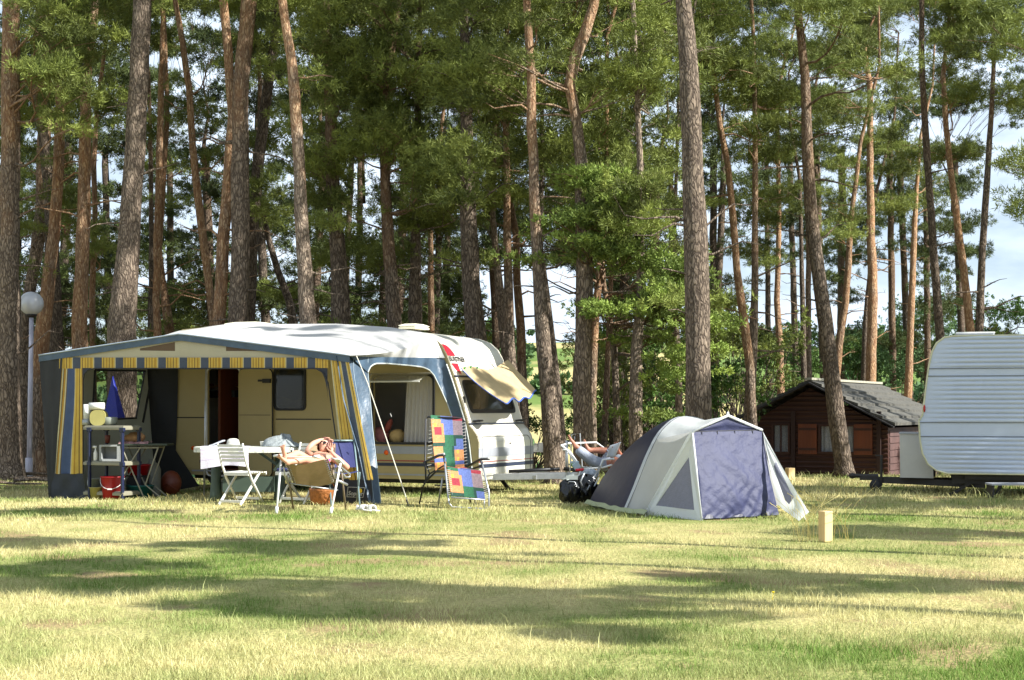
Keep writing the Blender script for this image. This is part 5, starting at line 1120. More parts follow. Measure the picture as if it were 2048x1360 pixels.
m = M(); m.slab([(b0.x, b0.z), (b1.x, b0.z), (b1.x, W(1866, 932, .6).z + .05), (W(1856, 0, .6).x - .0, W(1856, 921, .6).z), (W(1842, 0, .6).x, W(1842, 895, .6).z), (W(1838, 0, .6).x, b1.z), (b0.x, b1.z)], [], lambda x, z, w_: (x, .6 + w_, z), .95); bx = m.build('drawbar_box', melam, wc, bevel=.006)
m = M(); m.box(((b0.x + b1.x) / 2 - .02, 1.07, b1.z + .01), ((b1.x - b0.x), .98, .02)); m.build('box_lid', grey_trim, bx); 
m = M(); m.box((b1.x + .02, .9, b0.z + .12), (.04, .4, .22)); m.build('rubber_stop', dark_rub, wc)
for px0, py0, px1, py1 in ((1940, 966, 1906, 990), (2002, 968, 1994, 993)):
    p0 = W(px0, py0, .35); p1 = W(px1, py1, .35); m = M(); m.beam(p0, (p1.x, .35, .02), .07, .05); m.box((p1.x, .35, .012), (.13, .1, .02)); m.build('corner_steady', steel_d, wc)
m = M(); m.lathe([(.12, -.08), (.28, -.09), (.31, -.05), (.31, .05), (.28, .09), (.12, .08)], (2.7, .2, .31), 26, Matrix.Rotation(R(90), 3, 'X')); wh = m.build('wheel', dark_rub, wc, smooth=True)
# step bench beside it
root = empty('caravan_step', GP(2030, 996), 0, 'low grey step standing on the grass by the white caravan, at the right edge', 'step')
q = P(2024, 968, 22.9); m = M(); m.box((q.x, q.y, q.z), (.72, .34, .03)); m.build('tread', grey_trim, root, world=True, bevel=.004)
m = M(); m.box((q.x - .33, q.y, q.z / 2), (.03, .3, q.z)); m.box((q.x + .33, q.y, q.z / 2), (.03, .3, q.z)); m.build('step_side', steel_d, root, world=True)

# ------------------------------------------------------------------ wooden cabin
BA = -R(28.2); bF = Frame(P(1618, 945, 45), BA); bF.o.z = 0; cab = empty('cabin', bF.o + Vector((0, 0, gz(0, 45))), BA, 'low red-brown wooden cabin with grey tiled roof and orange-brown shutters', 'cabin')
B = lambda px, py, yl=0.0: bF.pt(px, py, yl); zg = gz(0, 45)
def bb(m, name, mt, parent=None, **k): m.V = [(v[0], v[1], v[2] - zg) for v in m.V]; return m.build(name, mt, parent or cab, **k)
apx = B(1620, 776); el = B(1500, 838); er = B(1775, 856); bw0 = B(1516, 0).x; bw1 = B(1783, 0).x - .1
w1 = [B(1548, 903), B(1577, 851)]; w2_ = [B(1642, 903), B(1668, 853)]; w3 = [B(1690, 903), B(1708, 853)]
rc = lambda a: [(a[0].x, a[0].z), (a[1].x, a[0].z), (a[1].x, a[1].z), (a[0].x, a[1].z)]
m = M(); m.slab([(bw0, zg - .3), (bw1, zg - .3), (bw1, er.z + .02), (apx.x, apx.z), (bw0, el.z + .02)], [rc(w1), rc((w2_[0], w3[1]))], lambda a, b, w_: (a, w_, b), .12); bb(m, 'front_wall', cedar)
m = M()
for k in range(16): z = zg + .1 + k * .14; hw0 = bw0 if z < el.z else bw0 + (z - el.z) / (apx.z - el.z) * (apx.x - bw0); hw1 = bw1 if z < er.z else bw1 - (z - er.z) / (apx.z - er.z) * (bw1 - apx.x)
for z in np.arange(zg + .08, apx.z - .1, .14):
    a0 = bw0 if z < el.z else bw0 + (z - el.z) / (apx.z - el.z) * (apx.x - bw0) + .05; a1 = bw1 if z < er.z else bw1 - (z - er.z) / (apx.z - er.z) * (bw1 - apx.x) - .05
    segs = [(a0, a1)]
    for h_ in ((w1[0].x, w1[1].x, w1[0].z, w1[1].z), (w2_[0].x, w3[1].x, w1[0].z, w1[1].z)):
        if h_[2] - .03 < z < h_[3] + .03: segs = [s for x0, x1 in segs for s in ((x0, min(x1, h_[0])), (max(x0, h_[1]), x1)) if s[1] - s[0] > .05]
    for x0, x1 in segs: m.tube([(x0, -.0, z), (x1, -.0, z)], .045, 6)
bb(m, 'log_courses', cedar)
for x_ in (B(1588, 0).x, B(1759, 0).x): m = M(); m.box((x_, -.06, (zg + 1.2 + zg) / 2 + .25), (.12, .12, 2.1)); bb(m, 'post', mat('dark_post', (44, 22, 16), .7, .2) if 'dark_post' not in MATS else MATS['dark_post'])
for (x0, x1) in (((B(1598, 0).x), B(1635, 0).x), (B(1709, 0).x, B(1746, 0).x)):
    m = M(); z0, z1 = B(1615, 908).z, B(1615, 848).z; m.box(((x0 + x1) / 2, -.07, (z0 + z1) / 2), (x1 - x0, .04, z1 - z0))
    for k in range(1, 6): m.box((x0 + (x1 - x0) * k / 6, -.092, (z0 + z1) / 2), (.008, .006, z1 - z0 - .02))
    sh = bb(m, 'shutter', shut_m); m = M(); m.box(((x0 + x1) / 2, -.1, z0 + .15), (x1 - x0 - .04, .02, .07)); m.box(((x0 + x1) / 2, -.1, z1 - .15), (x1 - x0 - .04, .02, .07)); bb(m, 'batten', cedar, sh)
for a_ in (w1, (w2_[0], w3[1])):
    o_ = rrect(a_[0].x - .06, a_[0].z - .06, a_[1].x + .06, a_[1].z + .06, .01, 1); m = M(); m.slab(o_, [rc(a_)], lambda x, z, w_: (x, -.08 + w_, z), .07); xm = (a_[0].x + a_[1].x) / 2; m.box((xm, -.03, (a_[0].z + a_[1].z) / 2), (.04, .04, a_[1].z - a_[0].z)); wf = bb(m, 'window', cedar)
    m = M(); m.slab(rc(a_), [], lambda x, z, w_: (x, .02 + w_, z), .01); bb(m, 'pane', MATS['cabin_glass'] if 'cabin_glass' in MATS else glass('cabin_glass', (120, 126, 134), .05, .15), wf)
    m = M(); w0_ = a_[0]; w9 = a_[1]; m.sheet(lambda u, v: (w0_.x + (w9.x - w0_.x) * u, .07 + .02 * math.sin(u * 40), w0_.z + (w9.z - w0_.z) * v), 60, 2); bb(m, 'lace_curtain', lace, wf)
LB = 7.2
m = M(); m.slab([(.12, zg - .3), (LB, zg - .3), (LB, er.z), (.12, er.z)], [], lambda a, b, w_: (bw1 - .12 + w_, a, b), .12); m.slab([(.12, zg - .3), (LB, zg - .3), (LB, el.z), (.12, el.z)], [], lambda a, b, w_: (bw0 + w_, a, b), .12); m.slab([(bw0, zg - .3), (bw1, zg - .3), (bw1, er.z), (apx.x, apx.z), (bw0, el.z)], [], lambda a, b, w_: (a, LB + w_, b), .1); bb(m, 'side_wall', purple_w)
m = M()
for z in np.arange(zg + .05, er.z, .2): m.box((bw1 + .012, LB / 2, z), (.024, LB - .3, .17))
bb(m, 'side_boards', purple_w)
m = M(); x0, x1 = B(1796, 0, 1.2).x, B(1832, 0, 1.2).x
# roof planes made of overlapping tile courses
R0 = B(1618, 761, -.45); RL = B(1474, 836, -.45); RR = B(1788, 850, -.45)
tile_m = mat('grey_roof_tile', (54, 53, 49), .85, .3, 7, bump=.4, rgb2=(92, 89, 80))
m = M()
for (E, s_) in ((RL, -1), (RR, 1)):
    nC = 7
    for k in range(nC):
        a = R0.lerp(E, k / nC); b = R0.lerp(E, (k + 1.08) / nC); up = Vector((0, 0, .035))
        m.add([(a.x, -.45, a.z + .012 + .0), (b.x, -.45, b.z + .085), (b.x, LB + .5, b.z + .085), (a.x, LB + .5, a.z + .012), (a.x, -.45, a.z - .04), (b.x, -.45, b.z - .0), (b.x, LB + .5, b.z - .0), (a.x, LB + .5, a.z - .04)], [(0, 1, 2, 3), (4, 7, 6, 5), (0, 4, 5, 1), (1, 5, 6, 2), (2, 6, 7, 3), (3, 7, 4, 0)])
rf = bb(m, 'roof', tile_m)
m = M(); m.beam((R0.x, -.5, R0.z + .05), (R0.x, LB + .55, R0.z + .05), .2, .07, up=(0, 0, 1)); bb(m, 'ridge_cap', mat('pale_ridge', (150, 146, 128), .8, .2), rf)
m = M(); m.beam(Vector((R0.x, -.46, R0.z - .06)), Vector((RL.x, -.46, RL.z - .06)), .04, .15, up=(0, 1, 0)); m.beam(Vector((R0.x, -.46, R0.z - .06)), Vector((RR.x, -.46, RR.z - .06)), .04, .15, up=(0, 1, 0)); bb(m, 'bargeboard', mat('dark_bargeboard', (40, 38, 40), .7, .2), rf)
# porch block on the right side, behind the white caravan
m = M(); m.box((bw1 + .55, 2.2, (zg + er.z) / 2 - .1), (1.0, 1.4, er.z - zg - .2)); bb(m, 'side_locker', purple_w, bevel=.01)

# ------------------------------------------------------------------ globe lamp
lb = P(58, 936, 32.0); g = gz(lb.x, 32); root = empty('street_lamp', (lb.x, 32, g), 0, 'park lamp with a white globe on a pale pole at the left edge', 'lamp')
gl = P(63, 607, 32.0); m = M(); m.tube([(lb.x, 32, g - .1), (gl.x - .0, 32, gl.z - .26)], [.06, .045], 12); m.tube([(lb.x, 32, g - .05), (lb.x, 32, g + .5)], .075, 12); m.build('pole', pole_m, root, smooth=True, world=True)
m = M(); m.lathe([(.06, -.30), (.11, -.27), (.12, -.235), (.10, -.22)], gl, 18); m.build('globe_collar', steel_d, root, smooth=True, world=True)
m = M(); m.ball(gl, .255, 28); m.build('globe', globe_m, root, smooth=True, world=True)

# ------------------------------------------------------------------ square posts in the grass
def post(px, py0, py1, hwid, label, tilt=0):
    g_ = GP(px, py1); h = (py1 - py0) / F * g_.y; root = M(); root.box((0, 0, h / 2), (hwid, hwid, h + .0), Matrix.Rotation(R(28), 3, 'Z')); o = root.build('wooden_post', post_m, bevel=.006); o.location = g_; tag(o, label, 'post')
post(1651, 1022, 1083, .105, 'short square pale wooden post in the dry grass right of the tent')
g_ = P(1580, 955, 29.0); m = M(); m.box((0, 0, .05), (.14, .14, .30), Matrix.Rotation(R(20), 3, 'Z')); o = m.build('wooden_post', post_m, bevel=.006); o.location = (g_.x, g_.y, .02); tag(o, 'small wooden post far off in front of the cabin, right of the tent roof', 'post')
pp = GP(1648, 1083)
stalks('grass_tuft', pp + Vector((-.1, .12, 0)), .62, 46, 3, 'tall dry seeding grass tuft around the short wooden post', lean=.9, width=.0028)
for k, (px, py, h, n, lab) in enumerate([(350, 1012, .22, 34, 'weedy dry grass in front of the folding table'), (330, 1008, .18, 20, 'small weed clump left of the weedy dry grass'), (500, 1018, .12, 18, 'short weeds below the white slatted chair'), (1600, 1010, .35, 22, 'sparse dry grass behind the porch flap of the tent'), (1700, 990, .3, 30, 'dry grass under the drawbar of the white caravan'), (1640, 1208, .16, 10, 'small broad-bladed grass tuft in the shadow on the right'),
                                         (60, 985, .25, 26, 'dry grass at the foot of the left edge pine'), (880, 1020, .14, 30, 'grass growing through the plaid lounger frame'), (1960, 1010, .25, 40, 'rough grass under the white caravan')]):
    stalks('grass_tuft', GP(px, py), h, n, 20 + k, lab, spread=.3 if n > 20 else .15)
# dandelions
for k, (px, py) in enumerate(((1545, 1199),)):
    g_ = GP(px, py); m = M(); m.tube([(0, 0, 0), (.005, 0, .05)], .002, 4); m.lathe([(.0001, .045), (.009, .05), (.011, .055), (.0001, .058)], (.005, 0, 0), 10); o = m.build('dandelion', mat('dandelion_yellow', (236, 206, 20), .6) if 'dandelion_yellow' not in MATS else MATS['dandelion_yellow']); o.location = g_
    tag(o, 'tiny yellow dandelion flower in the shaded grass on the right', 'flower')
# roots and litter at the left
m = M(); rq = random.Random(6)
for k in range(16):
    a = P(rq.uniform(-20, 110), rq.uniform(942, 975), 30); g_ = EYE * F / (rq.uniform(944, 980) - HY); a = Vector((a.x, g_, .01)); q = [a + Vector((t * rq.uniform(.6, 1.4), rq.uniform(-.1, .1), .02 * math.sin(t * 6))) for t in (0, .3, .6, .9)]; m.tube(q, [.035, .03, .02, .01], 5)
o = m.build('surface_roots', bark_m); o.color = (.5, .1, .5, 1); tag(o, 'exposed pine roots on bare soil at the far left', 'roots', kind='stuff')
# ------------------------------------------------------------------ folding chairs
def folding_chair(label, loc, yaw, pad=None):
    """white slatted folding chair; local frame: x right, y the way the sitter faces"""
    r = empty('folding_chair', loc, yaw, label, 'chair', 'white folding chairs'); w_ = .22
    for s_ in (-1, 1):
        m = M(); m.tube([(s_ * w_, .28, 0), (s_ * w_ * .98, .0, .36), (s_ * w_ * .98, -.13, .60), (s_ * w_ * .98, -.21, .87)], [.018, .018, .017, .014], 6); m.V = [(v[0], v[1], v[2]) for v in m.V]; m.build('back_leg_stile', whitep, r, smooth=True)
        m = M(); m.beam((s_ * (w_ - .035), -.22, 0), (s_ * (w_ - .035), .24, .45), .022, .035); m.build('leg', whitep, r, bevel=.004)
    m = M(); m.sheet(lambda u, v: ((u - .5) * .44, -.02 + v * .42 - .04, .455 - .02 * math.sin(math.pi * u) + .01 * v), 8, 6)
    for k in range(7): y = -.03 + k * .06; m.box((0, y, .45), (.42, .045, .018))
    m.box((0, -.06, .43), (.42, .02, .045)); m.box((0, .37, .435), (.42, .02, .045)); m.build('seat', whitep, r, bevel=.003)
    m = M()
    for k in range(5):
        z = .855 - k * .052; y = -.205 + k * .018
        m.sheet(lambda u, v, z=z, y=y: ((u - .5) * .43, y - .02 * math.sin(math.pi * u), z - .04 * v), 8, 1)
    m.build('backrest', whitep, r, solid=.012)
    m = M(); m.box((0, .235, .075), (.40, .02, .035)); m.box((0, -.19, .05), (.36, .02, .035)); m.build('stretcher', whitep, r, bevel=.003)
    if pad: m = M(); m.box((0, .17, .49), (.40, .40, .04)); m.build('seat_pad', pad, r, bevel=.015)
    return r
def on(px, d): return Vector(((px - CX) / F * d, d, gz((px - CX) / F * d, d)))
folding_chair('white slatted folding chair seen from behind at the patterned table', on(478, 21.35), R(-26))
folding_chair('white folding chair mostly hidden behind the sunbather', on(607, 21.6), R(150), navy_cl)
# blue folding chair behind the sunbather's head
r = empty('camp_chair', on(688, 21.3), R(12), 'navy blue camp chair behind the sunbather, by the striped curtain', 'chair')
m = M()
for s_ in (-1, 1): m.tube([(s_ * .2, -.2, 0), (s_ * .2, .14, .5), (s_ * .17, .26, .90)], .013, 7); m.tube([(s_ * .2, .2, 0), (s_ * .2, -.2, .46)], .013, 7)
m.tube([(-.17, .26, .9), (.17, .26, .9)], .013, 7); m.build('frame', mat('grey_green_tube', (110, 130, 132), .4), r, smooth=True)
m = M(); m.sheet(lambda u, v: ((u - .5) * .37, .145 + .115 * v + .02 * math.sin(math.pi * u), .52 + .37 * v), 8, 6); m.build('back_sling', navy_cl, r, smooth=True)
m = M(); m.sheet(lambda u, v: ((u - .5) * .38, -.2 + .34 * v, .47 - .03 * math.sin(math.pi * u)), 8, 6); m.build('seat_sling', navy_cl, r, smooth=True)

# ------------------------------------------------------------------ the table with the patterned top
tp_m = mat('patterned_table_top', (196, 196, 184), .5, scale=22, rgb2=(120, 122, 104)); [n for n in tp_m.node_tree.nodes if n.type == 'MAP_RANGE'][0].inputs[1].default_value = .5
TD = 22.15; tz = P(500, 893, TD).z; tl_ = P(388, 897, TD).x; tr2 = P(602, 897, TD).x; cx_ = (tl_ + tr2) / 2; hx = (tr2 - tl_) / 2
table = empty('camping_table', (cx_, TD, gz(cx_, TD)), 0, 'oval camping table with patterned top and grey-green pedestal legs inside the awning', 'table')
m = M(); m.lathe([(.001, .0), (.97, .0), (1.0, -.008), (1.005, -.08), (.99, -.085), (.98, -.02), (.001, -.02)], (cx_, TD, tz), 40, None, (hx, .40)); m.build('table_top', tp_m, table, world=True)
for px in (432, 560): x = P(px, 0, TD).x; m = M(); m.lathe([(.10, 0), (.09, .1), (.075, .3), (.075, tz - .06)], (x, TD, 0.0), 14, None, (1, 1)); m.build('leg', green_c, table, world=True, smooth=True)
m = M(); m.beam((P(560, 0, TD).x + .02, TD - .1, tz - .3), (P(515, 0, TD).x, TD - .2, tz - .04), .03, .04); m.beam((P(552, 0, TD).x, TD - .15, tz - .35), (P(600, 0, TD).x - .1, TD - .2, tz - .05), .03, .04); m.box((P(500, 0, TD).x, TD, .25), (.75, .3, .22)); m.build('brace', green_c, table, world=True)
root = M(); x0 = P(401, 0, TD - .4).x; x1 = P(497, 0, TD - .4).x
def towel(u, v):
    x = x0 + (x1 - x0) * u; y = TD - .15 - .22 * min(1, v / .3) if v < .3 else TD - .395 - .012 * math.sin(u * 9); z = tz + .012 if v < .3 else tz - (v - .3) / .7 * (.27 + .02 * math.sin(u * 5 + 2) + .03 * (1 - u))
    return Vector((x, y - .01 * math.sin(u * 13 + v * 4), z))
root.sheet(towel, 40, 24); tag(root.build('tea_towel', stripes('towel_check', [(0, (206, 200, 214)), (.16, (180, 160, 190)), (.2, (210, 204, 216)), (.55, (206, 190, 206)), (.6, (214, 208, 220))], 3, axis='v', trans=.1), smooth=True, origin=(x0, TD - .3, tz)), 'pale lilac checked towel hanging over the front of the patterned table', 'towel')
hatc = P(465, 880, TD); m = M(); m.lathe([(.0001, .115), (.05, .112), (.085, .09), (.095, .05), (.10, .012), (.16, .004), (.165, 0), (.10, 0)], (0, 0, 0), 24, None, (1, .9)); o = m.build('sun_hat', mat('straw_white', (186, 184, 172), .85, .08, 30, bump=.3), smooth=True); o.location = (hatc.x, TD + .05, tz + .004); tag(o, 'white sun hat lying on the patterned table', 'hat')
q = P(432, 888, TD); m = M(); m.box((0, 0, .035), (.26, .2, .02), Matrix.Rotation(R(-22), 3, 'Y')); m.box((.02, 0, .012), (.2, .18, .02)); o = m.build('open_magazine', paper, bevel=.003); o.location = (q.x, TD - .02, tz + .004); tag(o, 'white folded magazine propped beside the sun hat', 'magazine')
q = P(525, 888, TD); m = M(); m.lathe([(.03, 0), (.038, .07), (.040, .075), (.034, .07), (.028, .01), (.0001, .008)], (0, 0, 0), 16); m.tube([(.038, 0, .06), (.06, 0, .05), (.06, 0, .03), (.036, 0, .02)], .005, 5); o = m.build('mug', whitep, smooth=True); o.location = (q.x, TD, tz + .002); tag(o, 'small white mug between the hat and the heaped net', 'mug')
q = P(568, 884, TD); m = M()
def net(u, v):
    a = u * 6.283; r_ = .02 + .27 * v; z = .15 * (1 - v ** 1.7) * (1 + .25 * math.sin(a * 3 + v * 6)) + .012 * math.sin(a * 11 + v * 13); return Vector((r_ * math.cos(a) * 1.05 + .03 * math.sin(v * 7), r_ * math.sin(a) * .75, max(.004, z)))
m.sheet(net, 48, 16); o = m.build('food_cover', mat('grey_net', (150, 156, 156), .7, .3, 24, trans=.2, bump=.6), smooth=True); o.location = (q.x - .03, TD - .03, tz + .002); tag(o, 'crumpled grey net food cover heaped on the right of the patterned table', 'food cover')

# ------------------------------------------------------------------ shelf rack with its things
SD_ = 23.15; sF = Frame(P(195, 1000, SD_), YAW); sF.o.z = gz(sF.o.x, SD_)
sh = empty('shelf_rack', sF.o, YAW, 'grey plastic shelf rack with navy uprights behind the left striped curtain', 'shelves')
sl = lambda px, py, y=0.: sF.pt(px, py, y)
X0 = sl(166, 900).x; X1 = sl(247, 900).x; Z = {k: sl(205, y).z - sF.o.z for k, y in (('a', 865), ('b', 936), ('c', 996))}
for k in 'abc': m = M(); m.box(((X0 + X1) / 2, .22, Z[k]), (X1 - X0, .44, .05)); m.box(((X0 + X1) / 2, .22, Z[k] + .03), (X1 - X0 - .03, .40, .02)); m.build('shelf', shelf_m, sh, bevel=.008)
for x in (X0 + .12, X1 - .03):
    for y in (.02, .42): m = M(); m.box((x, y - .01, Z['a'] / 2), (.035, .05, Z['a'] + .0)); m.box((x, y - .012, Z['b']), (.07, .055, .06)); m.box((x, y - .012, Z['a'] - .02), (.08, .055, .06)); m.build('upright', navy_pl, sh, bevel=.004)
def at_s(px, y, lev): q = sl(px, 900, y); p = sF.o + sF.u * q.x + sF.v * y; p.z = sF.o.z + (Z[lev] + .042 if lev != 'g' else .0); return p
def put(m, name, mt, loc, label, cat, smooth=True, **k): o = m.build(name, mt, smooth=smooth, **k); o.location = loc; return tag(o, label, cat)
m = M(); m.lathe([(.02, 0), (.055, 0), (.055, .24), (.02, .24)], (0, 0, 0), 20); put(m, 'paper_roll', mat('white_paper_roll', (206, 206, 200), .85, .05, bump=.2), at_s(174, .25, 'a') + Vector((0, 0, .09)), 'upright white kitchen paper roll on the rack', 'paper roll')
m = M(); m.lathe([(.055, 0), (.075, .01), (.075, .09), (.05, .09)], (0, 0, 0), 18); put(m, 'coffee_jug', mat('jug_steel', (150, 152, 150), .3, metal=.4), at_s(174, .25, 'a'), 'squat pale jug under the upright paper roll', 'jug')
m = M(); m.lathe([(.02, -.12), (.055, -.12), (.055, .12), (.02, .12)], (0, 0, 0), 20, Matrix.Rotation(R(90), 3, 'Y')); put(m, 'paper_roll', MATS['white_paper_roll'], at_s(194, .18, 'a') + Vector((0, 0, .30)), 'white paper roll lying on the yellow box', 'paper roll')
m = M(); m.slab(rrect(-.12, 0, .12, .24, .09), [], lambda a, b, w_: (a, w_ - .08, b), .16); put(m, 'yellow_box', yel_pl, at_s(198, .2, 'a'), 'rounded pale yellow plastic box on the top shelf', 'box', smooth=False, bevel=.01)
m = M(); m.lathe([(.08, 0), (.12, .03), (.125, .12), (.11, .13)], (0, 0, 0), 22, None, (1, 1)); put(m, 'green_bowl', grey_pl, at_s(219, .3, 'a'), 'dull green upturned bowl at the right of the top shelf', 'bowl')
m = M(); t_ = .03; m.slab([(-.16, 0), (.16, 0), (.16, .25), (-.16, .25)], [[(-.13, .03), (.11, .03), (.11, .22), (-.13, .22)]], lambda a, b, w_: (a, w_, b), .26); m.box((0, .25, .125), (.30, .01, .24)); put(m, 'toaster_oven', mat('oven_grey', (140, 142, 140), .5), at_s(219, .08, 'b'), 'grey open-fronted box oven on the middle shelf', 'oven', smooth=False, bevel=.004)
m = M(); m.lathe([(.028, 0), (.032, .02), (.032, .12), (.012, .17), (.012, .2)], (0, 0, 0), 14); m.box((-.01, 0, .215), (.06, .03, .035)); put(m, 'spray_bottle', whitep, at_s(191, .06, 'b'), 'white spray bottle standing left of the box oven', 'bottle')
m = M(); m.lathe([(.035, 0), (.045, .12), (.04, .125)], (0, 0, 0), 14); put(m, 'orange_pot', orange_pl, at_s(215, .25, 'b') + Vector((0, 0, .27)), 'small rust-red pot under the top shelf', 'pot')
def bucket(px, y, r0, h, mt, label, rim=.012):
    m = M(); m.lathe([(.0001, .006), (r0 * .82, .004), (r0, h), (r0 + rim, h), (r0 + rim, h - .015), (r0 - .004, h - .002), (r0 * .8, .02), (.0001, .02)], (0, 0, 0), 26); o = empty('bucket', at_s(px, y, 'g'), 0, label, 'bucket', 'buckets under the shelf rack')
    m.build('pail', mt, o, smooth=True); m2 = M(); m2.tube([(math.cos(R(a)) * (r0 + .01), -abs(math.sin(R(a))) * .03 - r0 * .75 * math.sin(R(a)), h - .03 - math.sin(R(a)) * .16) for a in range(0, 181, 15)], .004, 5); m2.box((0, -r0 * .75 - .03, h - .19), (.07, .02, .02)); m2.build('handle', alu_w, o); return o
bucket(225, .12, .175, .38, red_pl, 'red bucket with wire handle on the ground under the rack'); bucket(191, .2, .11, .34, grey_pl, 'grey-green bucket left of the red one'); 
m = M(); m.lathe([(.0001, 0), (.07, 0), (.10, .2), (.11, .2), (.11, .21), (.095, .205), (.07, .01)], (0, 0, 0), 20); put(m, 'yellow_pail', yel_pl, at_s(192, .06, 'g'), 'small yellow pail in front of the grey-green bucket', 'pail')

# ------------------------------------------------------------------ folding side table and what stands around it
KD = 23.4; kz = P(290, 889, KD).z; k0 = P(243, 0, KD).x; k1 = P(342, 0, KD).x; ky = gz(k0, KD)
kt = empty('folding_table', ((k0 + k1) / 2, KD, ky), 0, 'folding side table with dark green top and crossed pale legs inside the awning', 'table')
m = M(); m.box(((k0 + k1) / 2, KD, kz), (k1 - k0, .5, .03)); m.build('table_top', mat('dark_green_top', (44, 52, 36), .6), kt, world=True, bevel=.008)
for y in (KD - .2, KD + .2):
    m = M(); m.tube([(k0 + .05, y, kz - .03), (k0 + .42, y, ky)], .012, 7); m.build('leg', shelf_m, kt, world=True); m = M(); m.tube([(k0 + .35, y, kz - .03), (k0 - .08, y, ky + .15)], .012, 7); m.build('leg', shelf_m, kt, world=True)
    m = M(); m.tube([(k0 + .1, y, kz - .045), (k1 - .15, y, kz - .045), (k1 - .15, y, kz - .03), (k1 - .35, y, ky + .25), (k1 - .05, y, ky)], .012, 7); m.build('leg', shelf_m, kt, world=True)
m = M(); m.sheet(lambda u, v: (-.22 + .46 * u, -.2 + .36 * v - (.05 if v > 2 else 0), .012 + .02 * abs(math.sin(u * 9 + v * 5)) - (.05 * max(0, .2 - v) * 5)), 24, 14); q = P(270, 886, KD); o = m.build('spotted_cloth', mat('pink_spotted_cloth', (196, 150, 146), .85, scale=26, rgb2=(90, 62, 66)), smooth=True); o.location = (q.x, KD, kz + .018); tag(o, 'pink spotted cloth bunched on the folding side table', 'cloth')
m = M(); m.ball((0, 0, .06), (.15, .1, .085), 18, wob=.3, seed=5); m.ball((.08, .0, .075), (.09, .08, .07), 14, wob=.3, seed=7); q = P(267, 878, KD); o = m.build('brown_bag', mat('brown_paper', (150, 112, 72), .85, .2, 12, bump=.5), smooth=True); o.location = (q.x, KD + .05, kz + .04); tag(o, 'crumpled brown bag on the spotted cloth', 'bag')
def gput(m, name, mt, px, d, label, cat, **k): x = (px - CX) / F * d; o = m.build(name, mt, smooth=k.pop('smooth', True), **k); o.location = (x, d, gz(x, d)); return tag(o, label, cat)
m = M(); m.lathe([(.0001, 0), (.13, 0), (.14, .03), (.14, .44), (.11, .52), (.06, .55), (.05, .6), (.0001, .6)], (0, 0, 0), 24); gput(m, 'gas_cylinder', cyl_m, 304, 24.0, 'grey gas cylinder behind the crossed table legs', 'gas cylinder')
m = M(); m.lathe([(.0001, 0), (.17, 0), (.21, .2), (.22, .2), (.22, .22), (.2, .21), (.16, .02)], (0, 0, 0), 26); gput(m, 'teal_basin', teal_pl, 280, 23.5, 'dark teal basin on the ground under the side table', 'basin')
m = M(); m.lathe([(.0001, 0), (.14, 0), (.19, .16), (.20, .16), (.20, .18), (.18, .17), (.13, .02)], (0, 0, 0), 26); m.V = [(v[0], v[1], v[2] + .36) for v in m.V]; o = gput(m, 'red_basin', red_pl, 276, 23.75, 'red basin on a crate under the side table', 'basin')
m = M(); m.box((0, 0, .18), (.3, .3, .35)); m.box((0, 0, .36), (.34, .34, .02)); gput(m, 'dark_crate', dark_fab, 276, 23.75, 'dark crate carrying the red basin', 'crate', smooth=False, bevel=.01)
m = M(); m.ball((0, 0, .2), (.17, .15, .2), 20); m.tube([(-.1, -.16, .1), (-.02, -.2, .2), (.1, -.16, .12), (.2, -.1, .02)], .008, 5); gput(m, 'orange_sack', orange_pl, 342, 24.2, 'rounded rust-orange sack in the shade beside the gas cylinder', 'sack')
m = M(); m.lathe([(.12, 0), (.17, .03), (.19, .2), (.2, .22), (.18, .22), (.16, .04), (.0001, .03)], (0, 0, 0), 26); m.tube([(-.19, 0, .2), (-.13, 0, .34), (0, 0, .4), (.13, 0, .34), (.19, 0, .2)], .01, 6); gput(m, 'wicker_basket', wicker, 645, 21.3, 'round orange-brown wicker basket behind the sunbather chair', 'basket')

# ------------------------------------------------------------------ sandals
for k, (px, rot, lab) in enumerate(((729, 60, 'left white sandal of the pair lying in front of the awning leg'), (745, 40, 'right white sandal of the pair lying in front of the awning leg'))):
    m = M(); m.sheet(lambda u, v: ((u - .5) * (.07 + .03 * math.sin(v * 3.1)), (v - .5) * .25, .02 + .015 * v), 6, 10); m.sheet(lambda u, v: (.05 * math.cos(math.pi * u), -.02 + .08 * v, .03 + .06 * math.sin(math.pi * u)), 10, 3); m.tube([(-.04, .09, .03), (0, .12, .08), (.04, .09, .03)], .008, 5)
    o = m.build('sandal', whitep, smooth=True, solid=.016); o.location = GP(px, 1024); o.rotation_euler = (0, 0, R(rot)); tag(o, lab, 'sandal', 'pair of white sandals')

